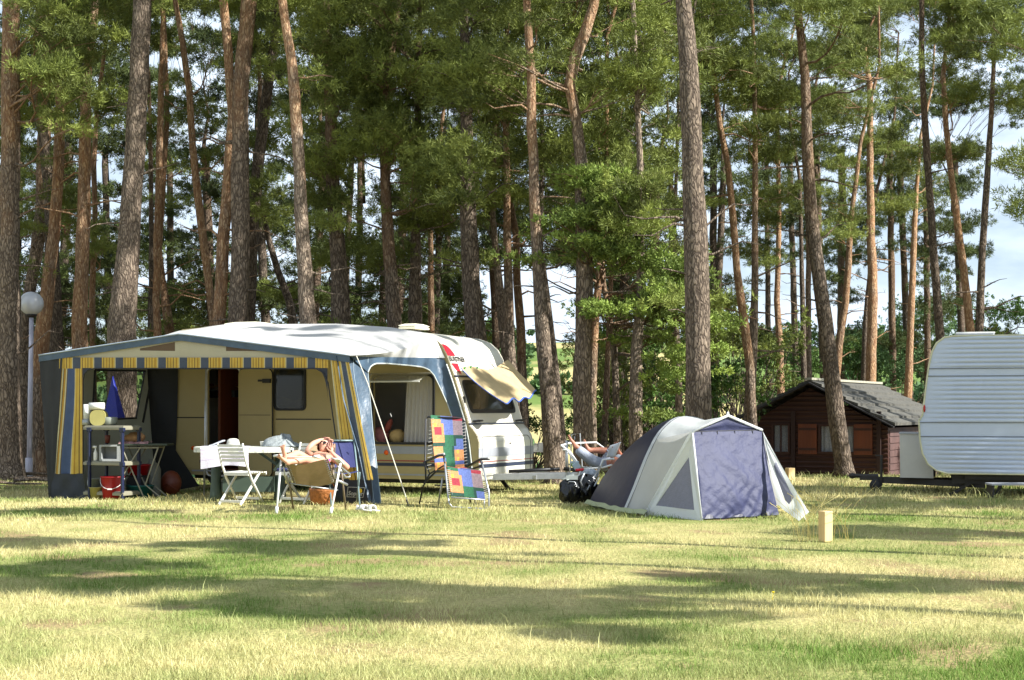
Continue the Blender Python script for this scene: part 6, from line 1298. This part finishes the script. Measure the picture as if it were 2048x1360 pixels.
# ------------------------------------------------------------------ people
def skin(name, verts, edges, mt, parent=None, root=0, sub=2):
    me = bpy.data.meshes.new(name); me.from_pydata([tuple(v[:3]) for v in verts], edges, []); me.materials.append(mt)
    o = bpy.data.objects.new(name, me); col.objects.link(o)
    if parent: o.parent = parent
    md = o.modifiers.new('skin', 'SKIN'); md.use_smooth_shade = True; md.branch_smoothing = .4
    for i, v in enumerate(verts): sv = me.skin_vertices[0].data[i]; sv.radius = (v[3], v[4] if len(v) > 4 else v[3]); sv.use_root = (i == root)
    s_ = o.modifiers.new('sub', 'SUBSURF'); s_.levels = sub; s_.render_levels = sub; return o
class Body:
    def __init__(s): s.v = []; s.e = []
    def n(s, p, r, par=None, r2=None):
        s.v.append((p[0], p[1], p[2], r, r2 or r)); i = len(s.v) - 1
        if par is not None: s.e.append((par, i))
        return i
    def hand(s, w, par, d, side, size=1.0, curl=.35):
        """wrist position w, direction d towards the fingers, side = direction of the thumb; five separate fingers"""
        d = Vector(d).normalized(); sd = Vector(side); sd = (sd - d * sd.dot(d)).normalized(); nn = d.cross(sd); w = Vector(w)
        p1 = s.n(w + d * .035 * size, .020, par, .014); p2 = s.n(w + d * .075 * size, .022, p1, .013)
        for k, (off, L) in enumerate(((.030, .070), (.010, .080), (-.011, .074), (-.031, .058))):
            a = s.n(w + d * .098 * size + sd * off, .0095, p2); b = s.n(w + d * (.098 + L * .5) * size + sd * off * 1.25 + nn * curl * .02, .0085, a); s.n(w + d * (.098 + L * .92) * size + sd * off * 1.3 + nn * curl * .055, .0065, b)
        a = s.n(w + d * .055 * size + sd * .042, .0105, p1); b = s.n(w + d * .082 * size + sd * .062 + nn * .008, .0095, a); s.n(w + d * .106 * size + sd * .066 + nn * .016, .007, b)
    def foot(s, ank, par, toe, up):
        """ankle, direction of the toes, direction the sole faces away from"""
        t = Vector(toe).normalized(); u = Vector(up); u = (u - t * u.dot(t)).normalized(); a = Vector(ank); x = t.cross(u)
        s.n(a - t * .045 - u * .035, .028, par); m1 = s.n(a + t * .06 - u * .028, .032, par, .028); m2 = s.n(a + t * .125 - u * .045, .038, m1, .018)
        for k in range(5): o_ = (k - 2) * .018; s.n(a + t * (.175 - abs(k - .4) * .007) - u * .05 + x * o_, .0105 if k == 0 else .008, m2)
def head(parent, c, up, fwd, skn, hair, glasses=False, hl=.02):
    """an own-shaped head: skull, brow, nose, lips, chin, ears are pushed out of one rounded mesh"""
    up = Vector(up).normalized(); fwd = Vector(fwd); fwd = (fwd - up * fwd.dot(up)).normalized(); x = fwd.cross(up); c = Vector(c); m = M(); n = 28; k = 22
    def pt(th, a):                                       # a=0 looks forward
        cx, sy = math.cos(a), math.sin(a); q = Vector((math.sin(th) * sy * .074, math.sin(th) * cx * .094, math.cos(th) * .112))
        if q.z < -.02: f = 1 - .35 * min(1, (-.02 - q.z) / .09); q.x *= f; q.y *= (f if cx < 0 else 1 - .12 * (1 - f))
        if cx > .6:
            g = lambda z0, s0, xs, amp: amp * math.exp(-((q.z - z0) / s0) ** 2) * math.exp(-(q.x / xs) ** 2)
            q.y += g(-.018, .016, .011, .022) + g(.002, .02, .008, .010) + g(-.052, .007, .022, .006) + g(-.085, .013, .022, .010) + g(.022, .008, .05, .005)
            q.y -= .009 * math.exp(-((q.z - .006) / .010) ** 2) * math.exp(-((abs(q.x) - .030) / .013) ** 2)
        if abs(sy) > .9 and abs(q.z + .01) < .028: q.x += .014 * (1 if sy > 0 else -1)
        return c + x * q.x + fwd * q.y + up * q.z
    m.add([pt(math.pi * i / k, 2 * math.pi * j / n) for i in range(k + 1) for j in range(n)], [(i * n + j, (i + 1) * n + j, (i + 1) * n + (j + 1) % n, i * n + (j + 1) % n) for i in range(k) for j in range(n)])
    h = m.build('head', skn, parent, smooth=True)
    m = M()
    for s_ in (-1, 1): m.ball(c + x * .030 * s_ + fwd * .082 + up * .005, .012, 8)
    m.build('eye', mat('eye_white', (220, 216, 210), .3) if 'eye_white' not in MATS else MATS['eye_white'], h, smooth=True)
    def hp(u, v):
        a = math.pi * (.27 + 1.46 * u); th = math.pi * (.02 + .63 * v); r_ = 1.12 + .03 * math.sin(a * 15) * v; f = 1
        q = Vector((math.sin(th) * math.sin(a) * .076 * r_, math.sin(th) * math.cos(a) * .096 * r_, math.cos(th) * .112 * r_)); return c + x * q.x + fwd * (q.y - .004) + up * (q.z + .002) - (up * hl * v * v)
    m = M(); m.sheet(hp, 30, 14); m.ball(c + up * .07 - fwd * .012, (.075, .082, .052), 18) if False else m.sheet(lambda u, v: c + x * (math.sin(math.pi * .36 * v) * math.sin(u * 6.283) * .080) + fwd * (math.sin(math.pi * .36 * v) * math.cos(u * 6.283) * .094 - .006) + up * (math.cos(math.pi * .36 * v) * .119), 24, 8)
    m.build('hair', hair, h, smooth=True, solid=.012)
    if glasses:
        m = M()
        for s_ in (-1, 1):
            m.add([c + x * (.032 * s_ + .027 * math.cos(R(a))) + fwd * (.102 - .006 * abs(math.cos(R(a)))) + up * (.004 + .020 * math.sin(R(a))) for a in range(0, 360, 24)], [tuple(range(15))])
            m.tube([c + x * .058 * s_ + fwd * .098 + up * .008, c + x * .082 * s_ + fwd * .0 + up * .01], .003, 4)
        m.tube([c + x * -.010 + fwd * .108 + up * .012, c + x * .010 + fwd * .108 + up * .012], .004, 4); m.build('sunglasses', blk, h, solid=.004)
    return h
def Z6(X, Y, d): return P(520 + X / 6.8, 840 + Y / 6.8, d)
# ---- sunbather's lounger
lo = GP(620, 1029); lg_ = empty('sun_lounger', lo, 0, 'reclining lounger with beige sling under the sunbather, white legs', 'lounger', None)
def lb_(m, name, mt, **k): return m.build(name, mt, lg_, world=True, **k)
fl0, fl1 = Z6(290, 520, 19.35), Z6(222, 1285, 19.2); fr0, fr1 = Z6(1095, 590, 19.45), Z6(962, 1295, 19.2); fl1.z = fr1.z = .015
rl1 = Z6(455, 1235, 19.95); rr1 = Z6(1165, 1245, 19.95); rl1.z = rr1.z = .015; hubL = Z6(385, 860, 19.6); hubR = Z6(1112, 850, 19.65)
for a, b in ((fl0, fl1), (fr0, fr1)): m = M(); m.tube([a, b], .014, 8); m.tube([b + (a - b) * .12, b], .021, 8); lb_(m, 'leg', alu_w, smooth=True)
for a, b in ((hubL, rl1), (hubR, rr1)): m = M(); m.tube([a + Vector((0, .0, .12)), b], .013, 8); lb_(m, 'leg', mat('brown_tube', (110, 96, 80), .4) if 'brown_tube' not in MATS else MATS['brown_tube'], smooth=True)
aL = Z6(165, 490, 19.3); aL2 = Z6(330, 470, 20.1); aR = Z6(1000, 520, 19.35); aR2 = Z6(1120, 560, 20.1)
for a, b in ((Z6(215, 490, 19.3), Z6(330, 470, 20.0)), (Z6(1045, 530, 19.35), Z6(1110, 600, 20.0))):
    m = M(); m.beam(a, b, .075, .028); lb_(m, 'armrest', whitep, bevel=.012)
m = M(); m.tube([Z6(240, 505, 19.28), Z6(720, 503, 19.3), Z6(820, 500, 19.3)], .008, 6); m.tube([Z6(730, 500, 19.29), Z6(815, 497, 19.3)], .022, 8); lb_(m, 'front_rail', alu_w, smooth=True)
m = M(); m.tube([Z6(975, 520, 19.5), Z6(1080, 540, 19.6), Z6(1100, 640, 19.6), Z6(1225, 740, 19.9), Z6(1215, 780, 19.9), Z6(1160, 775, 19.8), Z6(1050, 620, 19.7)], .014, 7); m.tube([Z6(1050, 820, 19.55), Z6(1120, 850, 19.6), Z6(1185, 880, 19.7)], .018, 7); m.tube([Z6(320, 640, 19.3), Z6(350, 790, 19.45), Z6(385, 870, 19.6), Z6(410, 840, 19.6), Z6(385, 760, 19.5)], .012, 7)
m.tube([hubL, hubR + Vector((-.05, 0, -.1))], .009, 6); lb_(m, 'hinge_frame', alu, smooth=True)
TT = [Z6(370, 600, 19.32), Z6(480, 612, 19.34), Z6(620, 604, 19.36), Z6(740, 565, 19.38), Z6(900, 530, 19.4)]; BB = [Z6(470, 868, 19.75), Z6(560, 885, 19.8), Z6(660, 905, 19.8), Z6(800, 905, 19.8), Z6(1005, 858, 19.8)]
m = M(); m.sheet(lambda u, v: poly(TT, u).lerp(poly(BB, u), v) + Vector((0, .04 * math.sin(math.pi * u) * math.sin(math.pi * v), 0)), 20, 14); lb_(m, 'seat_sling', beige_sl, smooth=True)
bk0 = Z6(480, 850, 19.9); bk1 = Z6(990, 850, 19.9); m = M(); m.sheet(lambda u, v: bk0.lerp(bk1, u).lerp(Z6(720, 330, 20.75).lerp(Z6(1010, 330, 20.75), u), v) + Vector((0, .06 * math.sin(math.pi * u), 0)), 10, 12); lb_(m, 'back_sling', beige_sl, smooth=True)
m = M(); m.tube([TT[0], BB[0]], .012, 6); m.tube([TT[-1] + Vector((.02, 0, 0)), BB[-1] + Vector((.02, 0, 0))], .012, 6); m.tube([bk1, Z6(1020, 330, 20.75), Z6(720, 325, 20.75)], .012, 6); lb_(m, 'sling_tube', MATS['brown_tube'], smooth=True)
m = M()
for k in range(12):
    for A_, B_ in ((TT[-1], BB[-1]), (TT[0], BB[0])): p = A_.lerp(B_, (k + .5) / 12); m.tube([p + Vector((-.03, -.01, 0)), p + Vector((.02, -.014, .012))], .005, 4)
lb_(m, 'lacing', whitep)
# ---- sunbather
W_ = empty('person', Z6(760, 650, 20), 0, 'sunbather in dark glasses and magenta top lying back with arms over the head', 'person'); b0_ = Vector(W_.location)
def WP(X, Y, d): return Z6(X, Y, d) - b0_
b = Body(); hip = b.n(WP(800, 660, 19.95), .135, None, .115); wst = b.n(WP(800, 600, 20.1), .115, hip, .095); ch = b.n(WP(815, 520, 20.32), .135, wst, .10); nk = b.n(WP(835, 455, 20.47), .058, ch); b.n(WP(845, 415, 20.52), .055, nk)
for (h_, k_, an, toe, up) in (((760, 640, 19.95), (500, 455, 19.6), (345, 500, 19.3), Vector((-.10, -.15, .95)), Vector((.25, 1, .1))), ((835, 650, 19.9), (600, 520, 19.45), (370, 565, 19.25), Vector((-.5, -.35, .6)), Vector((.3, .8, .5)))):
    a_ = b.n(WP(*h_), .092, hip); t_ = b.n((WP(*h_) + WP(*k_)) / 2, .080, a_); kk = b.n(WP(*k_), .058, t_); cf = b.n(WP(*k_) * .62 + WP(*an) * .38 + Vector((0, 0, -.02)), .052, kk); ak = b.n(WP(*an), .033, cf); b.foot(WP(*an), ak, toe, up)
sL = b.n(WP(715, 500, 20.35), .056, ch); eL = b.n(WP(630, 425, 20.2), .042, sL); mL = b.n(WP(720, 320, 20.3), .040, eL); wL = b.n(WP(830, 268, 20.42), .027, mL); b.hand(WP(830, 268, 20.42), wL, Vector((.12, .05, -.02)), Vector((0, -.3, .3)))
sR = b.n(WP(985, 520, 20.35), .056, ch); eR = b.n(WP(1200, 655, 20.2), .042, sR); mR = b.n(WP(1080, 540, 20.12), .038, eR); wR = b.n(WP(985, 455, 20.12), .027, mR); b.hand(WP(985, 455, 20.12), wR, Vector((-.03, .1, .13)), Vector((-.2, 0, .05)))
sk = skin('body', b.v, b.e, skin_m, W_)
hc = WP(880, 350, 20.45); head(W_, hc, (.28, .42, .86), (-.25, -.85, .42), skin_m, hair_m, True)
m = M(); cc = WP(800, 560, 20.2); c1_ = WP(815, 505, 20.33)
m.sheet(lambda u, v: Vector(cc).lerp(c1_, v) + Vector((math.cos(6.283 * u) * (.150 - .006 * v), math.sin(6.283 * u) * .125, .018 * math.sin(6.283 * u))), 24, 6); m.build('magenta_top', magenta, W_, smooth=True)
m = M(); hh_ = WP(800, 655, 19.98); m.sheet(lambda u, v: Vector(hh_) + Vector((math.cos(6.283 * u) * .152, math.sin(6.283 * u) * .135 + .06 * v, -.04 + .10 * v)), 24, 4); m.build('swim_bottoms', navy_cl, W_, smooth=True)

# ------------------------------------------------------------------ plaid recliner
def Z8(X, Y, d): return P(820 + X / 4.876, 800 + Y / 4.876, d)
po = GP(925, 1016); pr_ = empty('recliner', po, 0, 'empty reclining chair in bright plaid cloth with black and silver frame', 'chair')
def pb(m, name, mt, **k): return m.build(name, mt, pr_, world=True, **k)
PM = [mat('plaid_' + n_, c_, .85, .28, 45, trans=.15, bump=.2) for n_, c_ in (('orange', (196, 134, 84)), ('red', (150, 48, 60)), ('blue', (88, 104, 158)), ('green', (40, 96, 66)), ('dark_green', (30, 66, 54)), ('taupe', (130, 112, 116)), ('yellow', (232, 168, 70)))]
grd = ["3333222221111", "0000222225555", "0600022225555", "0111022225555", "0111022225555", "0000033334444", "0000033334222", "4444433334222", "0000333342222", "0000333340600", "0000333340000", "2222233330600", "0600033332222", "0600033330000"]
def plaid(m, A, B_, C, D_, rows, bulge):
    nu, nv = 13, len(rows) * 2
    for i in range(nu):
        for j in range(nv):
            q = []
            for (a_, c_) in ((i, j), (i + 1, j), (i + 1, j + 1), (i, j + 1)):
                u, v = a_ / nu, c_ / nv; q.append(A.lerp(B_, u).lerp(D_.lerp(C, u), v) + Vector((0, bulge * math.sin(math.pi * u), 0)))
            m.k = int(rows[j // 2][i]); m.add(q, [(0, 1, 2, 3)])
m = M(); plaid(m, Z8(200, 148, 21.25), Z8(505, 172, 21.3), Z8(530, 660, 20.9), Z8(248, 692, 20.85), grd, .05); pb(m, 'back_cloth', PM, solid=.01)
m = M(); plaid(m, Z8(250, 690, 20.85), Z8(530, 660, 20.9), Z8(692, 692, 20.55), Z8(362, 650, 20.5), grd[:4], .03); pb(m, 'seat_cloth', PM, solid=.01)
m = M(); plaid(m, Z8(362, 650, 20.5), Z8(692, 692, 20.55), Z8(732, 965, 20.38), Z8(402, 935, 20.38), grd[:8], .04); pb(m, 'leg_cloth', PM, solid=.01)
m = M(); m.tube([Z8(155, 780, 20.9), Z8(148, 600, 20.95), Z8(155, 190, 21.25), Z8(175, 165, 21.28), Z8(500, 178, 21.3), Z8(535, 210, 21.3), Z8(542, 640, 20.95)], .013, 8); pb(m, 'back_frame', blk, smooth=True)
m = M(); m.tube([Z8(340, 620, 20.5), Z8(378, 1000, 20.4), Z8(410, 1045, 20.4), Z8(735, 1062, 20.4), Z8(772, 1040, 20.4), Z8(770, 900, 20.42), Z8(700, 600, 20.6)], .013, 8); m.tube([Z8(400, 950, 20.36), Z8(735, 975, 20.36)], .012, 6); m.tube([Z8(725, 975, 20.38), Z8(722, 1062, 20.4)], .010, 6); pb(m, 'foot_frame', alu, smooth=True)
m = M()
for A_, B_ in ((Z8(215, 165, 21.25), Z8(185, 690, 20.9)), (Z8(520, 210, 21.28), Z8(540, 640, 20.95)), (Z8(372, 670, 20.5), Z8(395, 930, 20.4)), (Z8(705, 700, 20.55), Z8(748, 965, 20.4))):
    for k in range(14): p = A_.lerp(B_, (k + .5) / 14); m.tube([p + Vector((-.03, -.01, -.006)), p + Vector((.03, -.014, .008))], .0045, 4)
pb(m, 'lacing', whitep)
for a, b_, c_ in ((Z8(140, 612, 21.05), Z8(270, 545, 20.65), Z8(335, 538, 20.5)), (Z8(555, 655, 21.1), Z8(690, 578, 20.7), Z8(768, 578, 20.55))):
    m = M(); m.beam(a, b_, .05, .028); m.beam(b_, c_, .05, .028); pb(m, 'armrest', blk, bevel=.008)
    m = M(); m.tube([b_ + Vector((0, 0, .02)), c_ + Vector((0, 0, .022))], .010, 6); pb(m, 'arm_cap', alu_w)
m = M(); m.tube([Z8(330, 550, 20.55), Z8(350, 700, 20.55), Z8(250, 700, 20.85), Z8(160, 790, 21.0)], .014, 7); m.tube([Z8(690, 590, 20.6), Z8(700, 640, 20.65), Z8(560, 690, 20.9)], .014, 7); m.tube([Z8(150, 600, 21.1), Z8(190, 720, 21.0), Z8(330, 640, 20.8)], .012, 6); m.tube([Z8(240, 830, 21.0), Z8(600, 840, 21.0)], .012, 6)
a_ = Z8(92, 1025, 21.2); a_.z = .01; m.tube([Z8(190, 720, 21.0), Z8(125, 850, 21.15), a_], .012, 7); a_ = Z8(590, 1000, 21.3); a_.z = .01; m.tube([Z8(560, 700, 21.0), a_], .012, 7); pb(m, 'folding_frame', blk, smooth=True)
a_ = Z8(275, 975, 20.9); a_.z = .01; m = M(); m.tube([Z8(318, 760, 20.75), a_], .014, 7); pb(m, 'leg', alu, smooth=True); a_ = Z8(640, 1000, 20.9); a_.z = .01; m = M(); m.tube([Z8(600, 740, 20.8), a_], .014, 7); pb(m, 'leg', alu, smooth=True)

# ------------------------------------------------------------------ reading man on his lounger behind the tent
def Z3(X, Y, d): return P(1100 + X / 7.556, 840 + Y / 7.556, d)
mo = on(1185, 22.6); ml = empty('garden_lounger', mo, 0, 'pale tubular lounger half hidden behind the tent, under the reading man', 'lounger')
def mb_(m, name, mt, **k): return m.build(name, mt, ml, world=True, **k)
m = M(); m.tube([Z3(165, 385, 22.3), Z3(290, 352, 22.5), Z3(520, 345, 22.6), Z3(700, 340, 22.7), Z3(800, 412, 22.7), Z3(1100, 620, 22.8)], .014, 7); m.tube([Z3(165, 385, 22.3), Z3(300, 480, 22.3), Z3(400, 620, 22.3), Z3(470, 745, 22.3), Z3(800, 720, 22.4), Z3(1300, 560, 22.6)], .015, 7)
m.tube([Z3(190, 450, 22.2), Z3(255, 452, 22.2), Z3(360, 610, 22.2), Z3(400, 650, 22.2)], .014, 7); m.tube([Z3(690, 900, 22.2), Z3(800, 600, 22.2), Z3(970, 585, 22.2)], .017, 7); mb_(m, 'frame', alu_w, smooth=True)
for a_, b_ in ((Z3(470, 745, 22.3), on(1140, 22.2)), (Z3(1000, 700, 22.3), on(1270, 22.3)), (Z3(700, 640, 22.7), on(1175, 22.9)), (Z3(1200, 620, 22.8), on(1262, 22.9))): m = M(); m.tube([a_, b_], .014, 7); mb_(m, 'leg', alu_w, smooth=True)
m = M(); m.box(Z3(370, 640, 22.22), (.13, .06, .035)); m.beam(Z3(370, 650, 22.2), Z3(430, 740, 22.2), .04, .1); mb_(m, 'armrest', mat('pale_blue_plastic', (160, 178, 186), .5), bevel=.008)
m = M(); pts_t = [Z3(200, 400, 22.35), Z3(480, 730, 22.45), Z3(800, 740, 22.5), Z3(1350, 420, 22.8)]; m.sheet(lambda u, v: poly(pts_t, u) + Vector((.02, .45 * v, .01 - .02 * math.sin(math.pi * v))), 20, 6); mb_(m, 'sling', mat('pale_grey_sling', (176, 180, 182), .8, trans=.2), smooth=True)
m = M(); m.tube([Z3(385, 757, 22.1), Z3(510, 748, 22.1)], .020, 8); o = m.build('red_torch', mat('bright_red_plastic', (200, 24, 44), .4), smooth=True, origin=Z3(450, 752, 22.1)); tag(o, 'small red tube resting by the armrest of the reading man', 'torch')
MN = empty('person', Z3(750, 700, 22.6), 0, 'barefoot man in pale denim lying with crossed legs and reading a paper behind the tent', 'person'); mb0 = Vector(MN.location)
def MP(X, Y, d): return Z3(X, Y, d) - mb0
b = Body(); hp = b.n(MP(830, 690, 22.65), .135, None, .12); ws = b.n(MP(960, 650, 22.68), .125, hp, .11); cs = b.n(MP(1130, 590, 22.72), .145, ws, .115); nk = b.n(MP(1260, 550, 22.75), .06, cs); b.n(MP(1300, 535, 22.75), .058, nk)
kn1 = MP(560, 560, 22.45); an1 = MP(380, 370, 22.4); a_ = b.n(MP(790, 680, 22.55), .09, hp); t_ = b.n(MP(680, 640, 22.5), .082, a_); k1_ = b.n(kn1, .062, t_); c1__ = b.n(MP(455, 455, 22.42), .05, k1_); x1 = b.n(an1, .036, c1__); b.foot(an1, x1, Vector((-.35, .0, 1.0)), Vector((.8, -.1, .45)))
a_ = b.n(MP(850, 670, 22.75), .09, hp); k2_ = b.n(MP(880, 470, 22.7), .060, a_); c2_ = b.n(MP(760, 460, 22.68), .054, k2_); x2 = b.n(MP(590, 455, 22.62), .036, c2_); b.foot(MP(590, 455, 22.62), x2, Vector((-.15, .1, 1.0)), Vector((.9, 0, .2)))
for s_, el_, wr_ in ((MP(1120, 660, 22.58), MP(980, 700, 22.45), MP(930, 540, 22.48)), (MP(1150, 540, 22.9), MP(1080, 560, 22.9), MP(1040, 480, 22.75))):
    q = b.n(s_, .06, cs); e_ = b.n(el_, .046, q); w_ = b.n(wr_, .029, e_); b.hand(wr_, w_, Vector((-.02, -.03, .1)), Vector((-.1, 0, .05)))
skin('body', b.v, b.e, skin_t, MN)
head(MN, MP(1370, 505, 22.76), (.75, .05, .6), (-.55, 0, .8), skin_t, mat('grey_hair', (90, 84, 78), .7, .3, 30))
# trousers: a cloth skin over hips, thighs and one shin
b = Body(); hp = b.n(MP(830, 690, 22.65), .150, None, .135); b.n(MP(920, 662, 22.66), .138, hp, .125); a_ = b.n(MP(780, 678, 22.53), .108, hp); t_ = b.n(MP(670, 635, 22.49), .100, a_); k_ = b.n(kn1, .083, t_); c_ = b.n(MP(470, 480, 22.42), .080, k_); b.n(MP(400, 425, 22.4), .072, c_)
a_ = b.n(MP(850, 670, 22.75), .105, hp); k_ = b.n(MP(880, 480, 22.7), .08, a_); b.n(MP(820, 468, 22.69), .078, k_); skin('denim_trousers', b.v, b.e, denim, MN)
b = Body(); ws = b.n(MP(960, 650, 22.68), .135, None, .12); b.n(MP(1130, 590, 22.72), .155, ws, .125); skin('shirt', b.v, b.e, mat('grey_shirt', (150, 156, 162), .85), MN)
m = M(); c_ = [Z3(850, 560, 22.35), Z3(905, 392, 22.35), Z3(1050, 318, 22.45), Z3(1095, 432, 22.45), Z3(975, 560, 22.45)]
m.sheet(lambda u, v: Z3(850, 562, 22.32).lerp(Z3(980, 560, 22.5), u).lerp(Z3(905, 388, 22.35).lerp(Z3(1075, 330, 22.5), u), v) + Vector((0, .03 * math.sin(u * 6), 0)), 10, 8); o = m.build('newspaper', paper, smooth=True, solid=.004, origin=Z3(960, 480, 22.4)); tag(o, 'grey newspaper held up by the reading man beside the tent', 'newspaper')
# ---- bags and gear beside the tent
def lump(name, px0, py0, px1, py1, d, mt, label, cat, seed, wob=.5, dz=.8):
    a = P((px0 + px1) / 2, (py0 + py1) / 2, d); rx = (px1 - px0) / 2 / F * d; rz = (py1 - py0) / 2 / F * d; m = M(); n = 40; r_ = random.Random(seed); ph = [r_.uniform(0, 6) for _ in range(6)]
    def fn(u, v):
        th = math.pi * v; a_ = 6.283 * u; k_ = 1 + wob * .5 * (math.sin(3 * a_ + ph[0] + 4 * v) * .5 + math.sin(7 * a_ + ph[1]) * math.sin(5 * th + ph[2]) * .5 + .35 * math.sin(13 * a_ + ph[3] + 9 * v)); z = -math.cos(th) * rz
        return Vector((math.sin(th) ** .75 * math.cos(a_) * rx * k_, math.sin(th) ** .75 * math.sin(a_) * rx * dz * k_, z * (1 + .08 * math.sin(5 * a_ + ph[4]))))
    m.sheet(fn, n, 24); o = m.build(name, mt, smooth=True); o.location = a; return tag(o, label, cat)
lump('bin_bag', 1120, 958, 1160, 1010, 21.3, bag_m, 'glossy black plastic bag on the grass left of the tent, nearest the drawbar', 'bag', 3)
lump('bin_bag', 1150, 950, 1196, 1008, 21.7, bag_m, 'dark plastic bag tucked between the glossy one and the tent', 'bag', 4)
lump('crumpled_cloth', 1164, 938, 1196, 962, 22.0, MATS['grey_shirt'], 'crumpled grey patterned cloth on top of the dark bags', 'cloth', 5)
m = M(); m.sheet(lambda u, v: Z3(165, 900, 21.6).lerp(Z3(345, 780, 21.7), u).lerp(Z3(255, 905, 21.2).lerp(Z3(385, 870, 21.3), u), v), 8, 4); m.box(Z3(330, 870, 21.25), (.16, .04, .05)); o = m.build('folded_board', mat('grey_board', (140, 146, 142), .5), solid=.012, origin=Z3(270, 860, 21.5)); tag(o, 'grey flat board leaning over the glossy black bag', 'board')
m = M(); m.tube([Z3(270, 960, 21.2), Z3(290, 930, 21.2), Z3(370, 935, 21.2), Z3(430, 1030, 21.2)], .008, 5); m.tube([Z3(520, 800, 21.3), Z3(460, 930, 21.3), Z3(495, 1025, 21.3)], .012, 5); m.tube([Z3(560, 1060, 21.5), Z3(750, 700, 21.9)], .011, 5); m.tube([Z3(670, 1000, 21.5), Z3(740, 870, 21.7)], .011, 5)
o = m.build('folded_chair_frame', alu, smooth=True, origin=Z3(450, 950, 21.3)); tag(o, 'folded silver chair frame leaning on the black bags', 'chair frame')
# ---- far picnic table
q = P(1078, 901, 38); g = gz(q.x, 38); ft = empty('picnic_table', (q.x, 38, g), 0, 'small far table with white boxes beyond the caravan drawbar', 'table')
m = M(); m.box((q.x, 38, q.z - .02), (.55, .4, .03)); m.build('table_top', whitep, ft, world=True)
for x in (-.22, .22):
    for y in (-.15, .15): m = M(); m.tube([(q.x + x, 38 + y, q.z - .03), (q.x + x * 1.1, 38 + y, g)], .012, 5); m.build('leg', steel_d, ft, world=True)
for k, (px, w_, h_, lab) in enumerate(((1071, .10, .16, 'small white carton standing on the far table, left one'), (1083, .17, .18, 'white box with a pale blue patch on the far table'))):
    m = M(); c_ = P(px, 901, 38); m.box((0, 0, h_ / 2), (w_, .12, h_)); m.box((0, 0, h_ + .01), (w_ * 1.04, .13, .02)); o = m.build('white_box', whitep, bevel=.006); o.location = (c_.x, 38, q.z - .003); tag(o, lab, 'box')
# ---- blue tent seen through the awning window
d_ = 26.3; ap_ = P(226, 752, d_); rb = P(296, 846, d_); g = gz(ap_.x, d_)
bt_ = empty('ridge_tent', (ap_.x, d_, g), 0, 'blue and white tent seen through the film window of the awning', 'tent')
R1 = Vector((ap_.x * 1.057, d_ + 1.5, ap_.z - .12)); a1 = Vector((rb.x - .0, d_ - .1, g)); a0 = Vector((ap_.x - .5, d_ + .1, g)); b1_ = a1 + Vector((-.5, 1.5, 0)); b0__ = a0 + Vector((.0, 1.5, 0))
m = M(); m.add([ap_, R1, b1_, a1], [(0, 1, 2, 3)]); m.add([ap_, R1, b0__, a0], [(0, 1, 2, 3)]); m.add([R1, b0__, b1_], [(0, 1, 2)]); m.build('blue_fly', mat('bright_blue_nylon', (40, 60, 190), .5, .15, 3, trans=.2), bt_, world=True, solid=.01)
mdp = ap_.lerp(a1, .55); m = M(); m.add([ap_ + Vector((0, -.02, -.02)), mdp, Vector((ap_.x + .35, d_ - .3, g)), a0], [(0, 1, 2, 3)]); m.build('front_panel', MATS['bright_blue_nylon'], bt_, world=True, solid=.01)
m = M(); m.add([mdp + Vector((0, -.02, 0)), a1 + Vector((.1, -.3, 0)), Vector((ap_.x + .35, d_ - .35, g))], [(0, 1, 2)]); m.build('white_panel', tent_white, bt_, world=True, solid=.01)
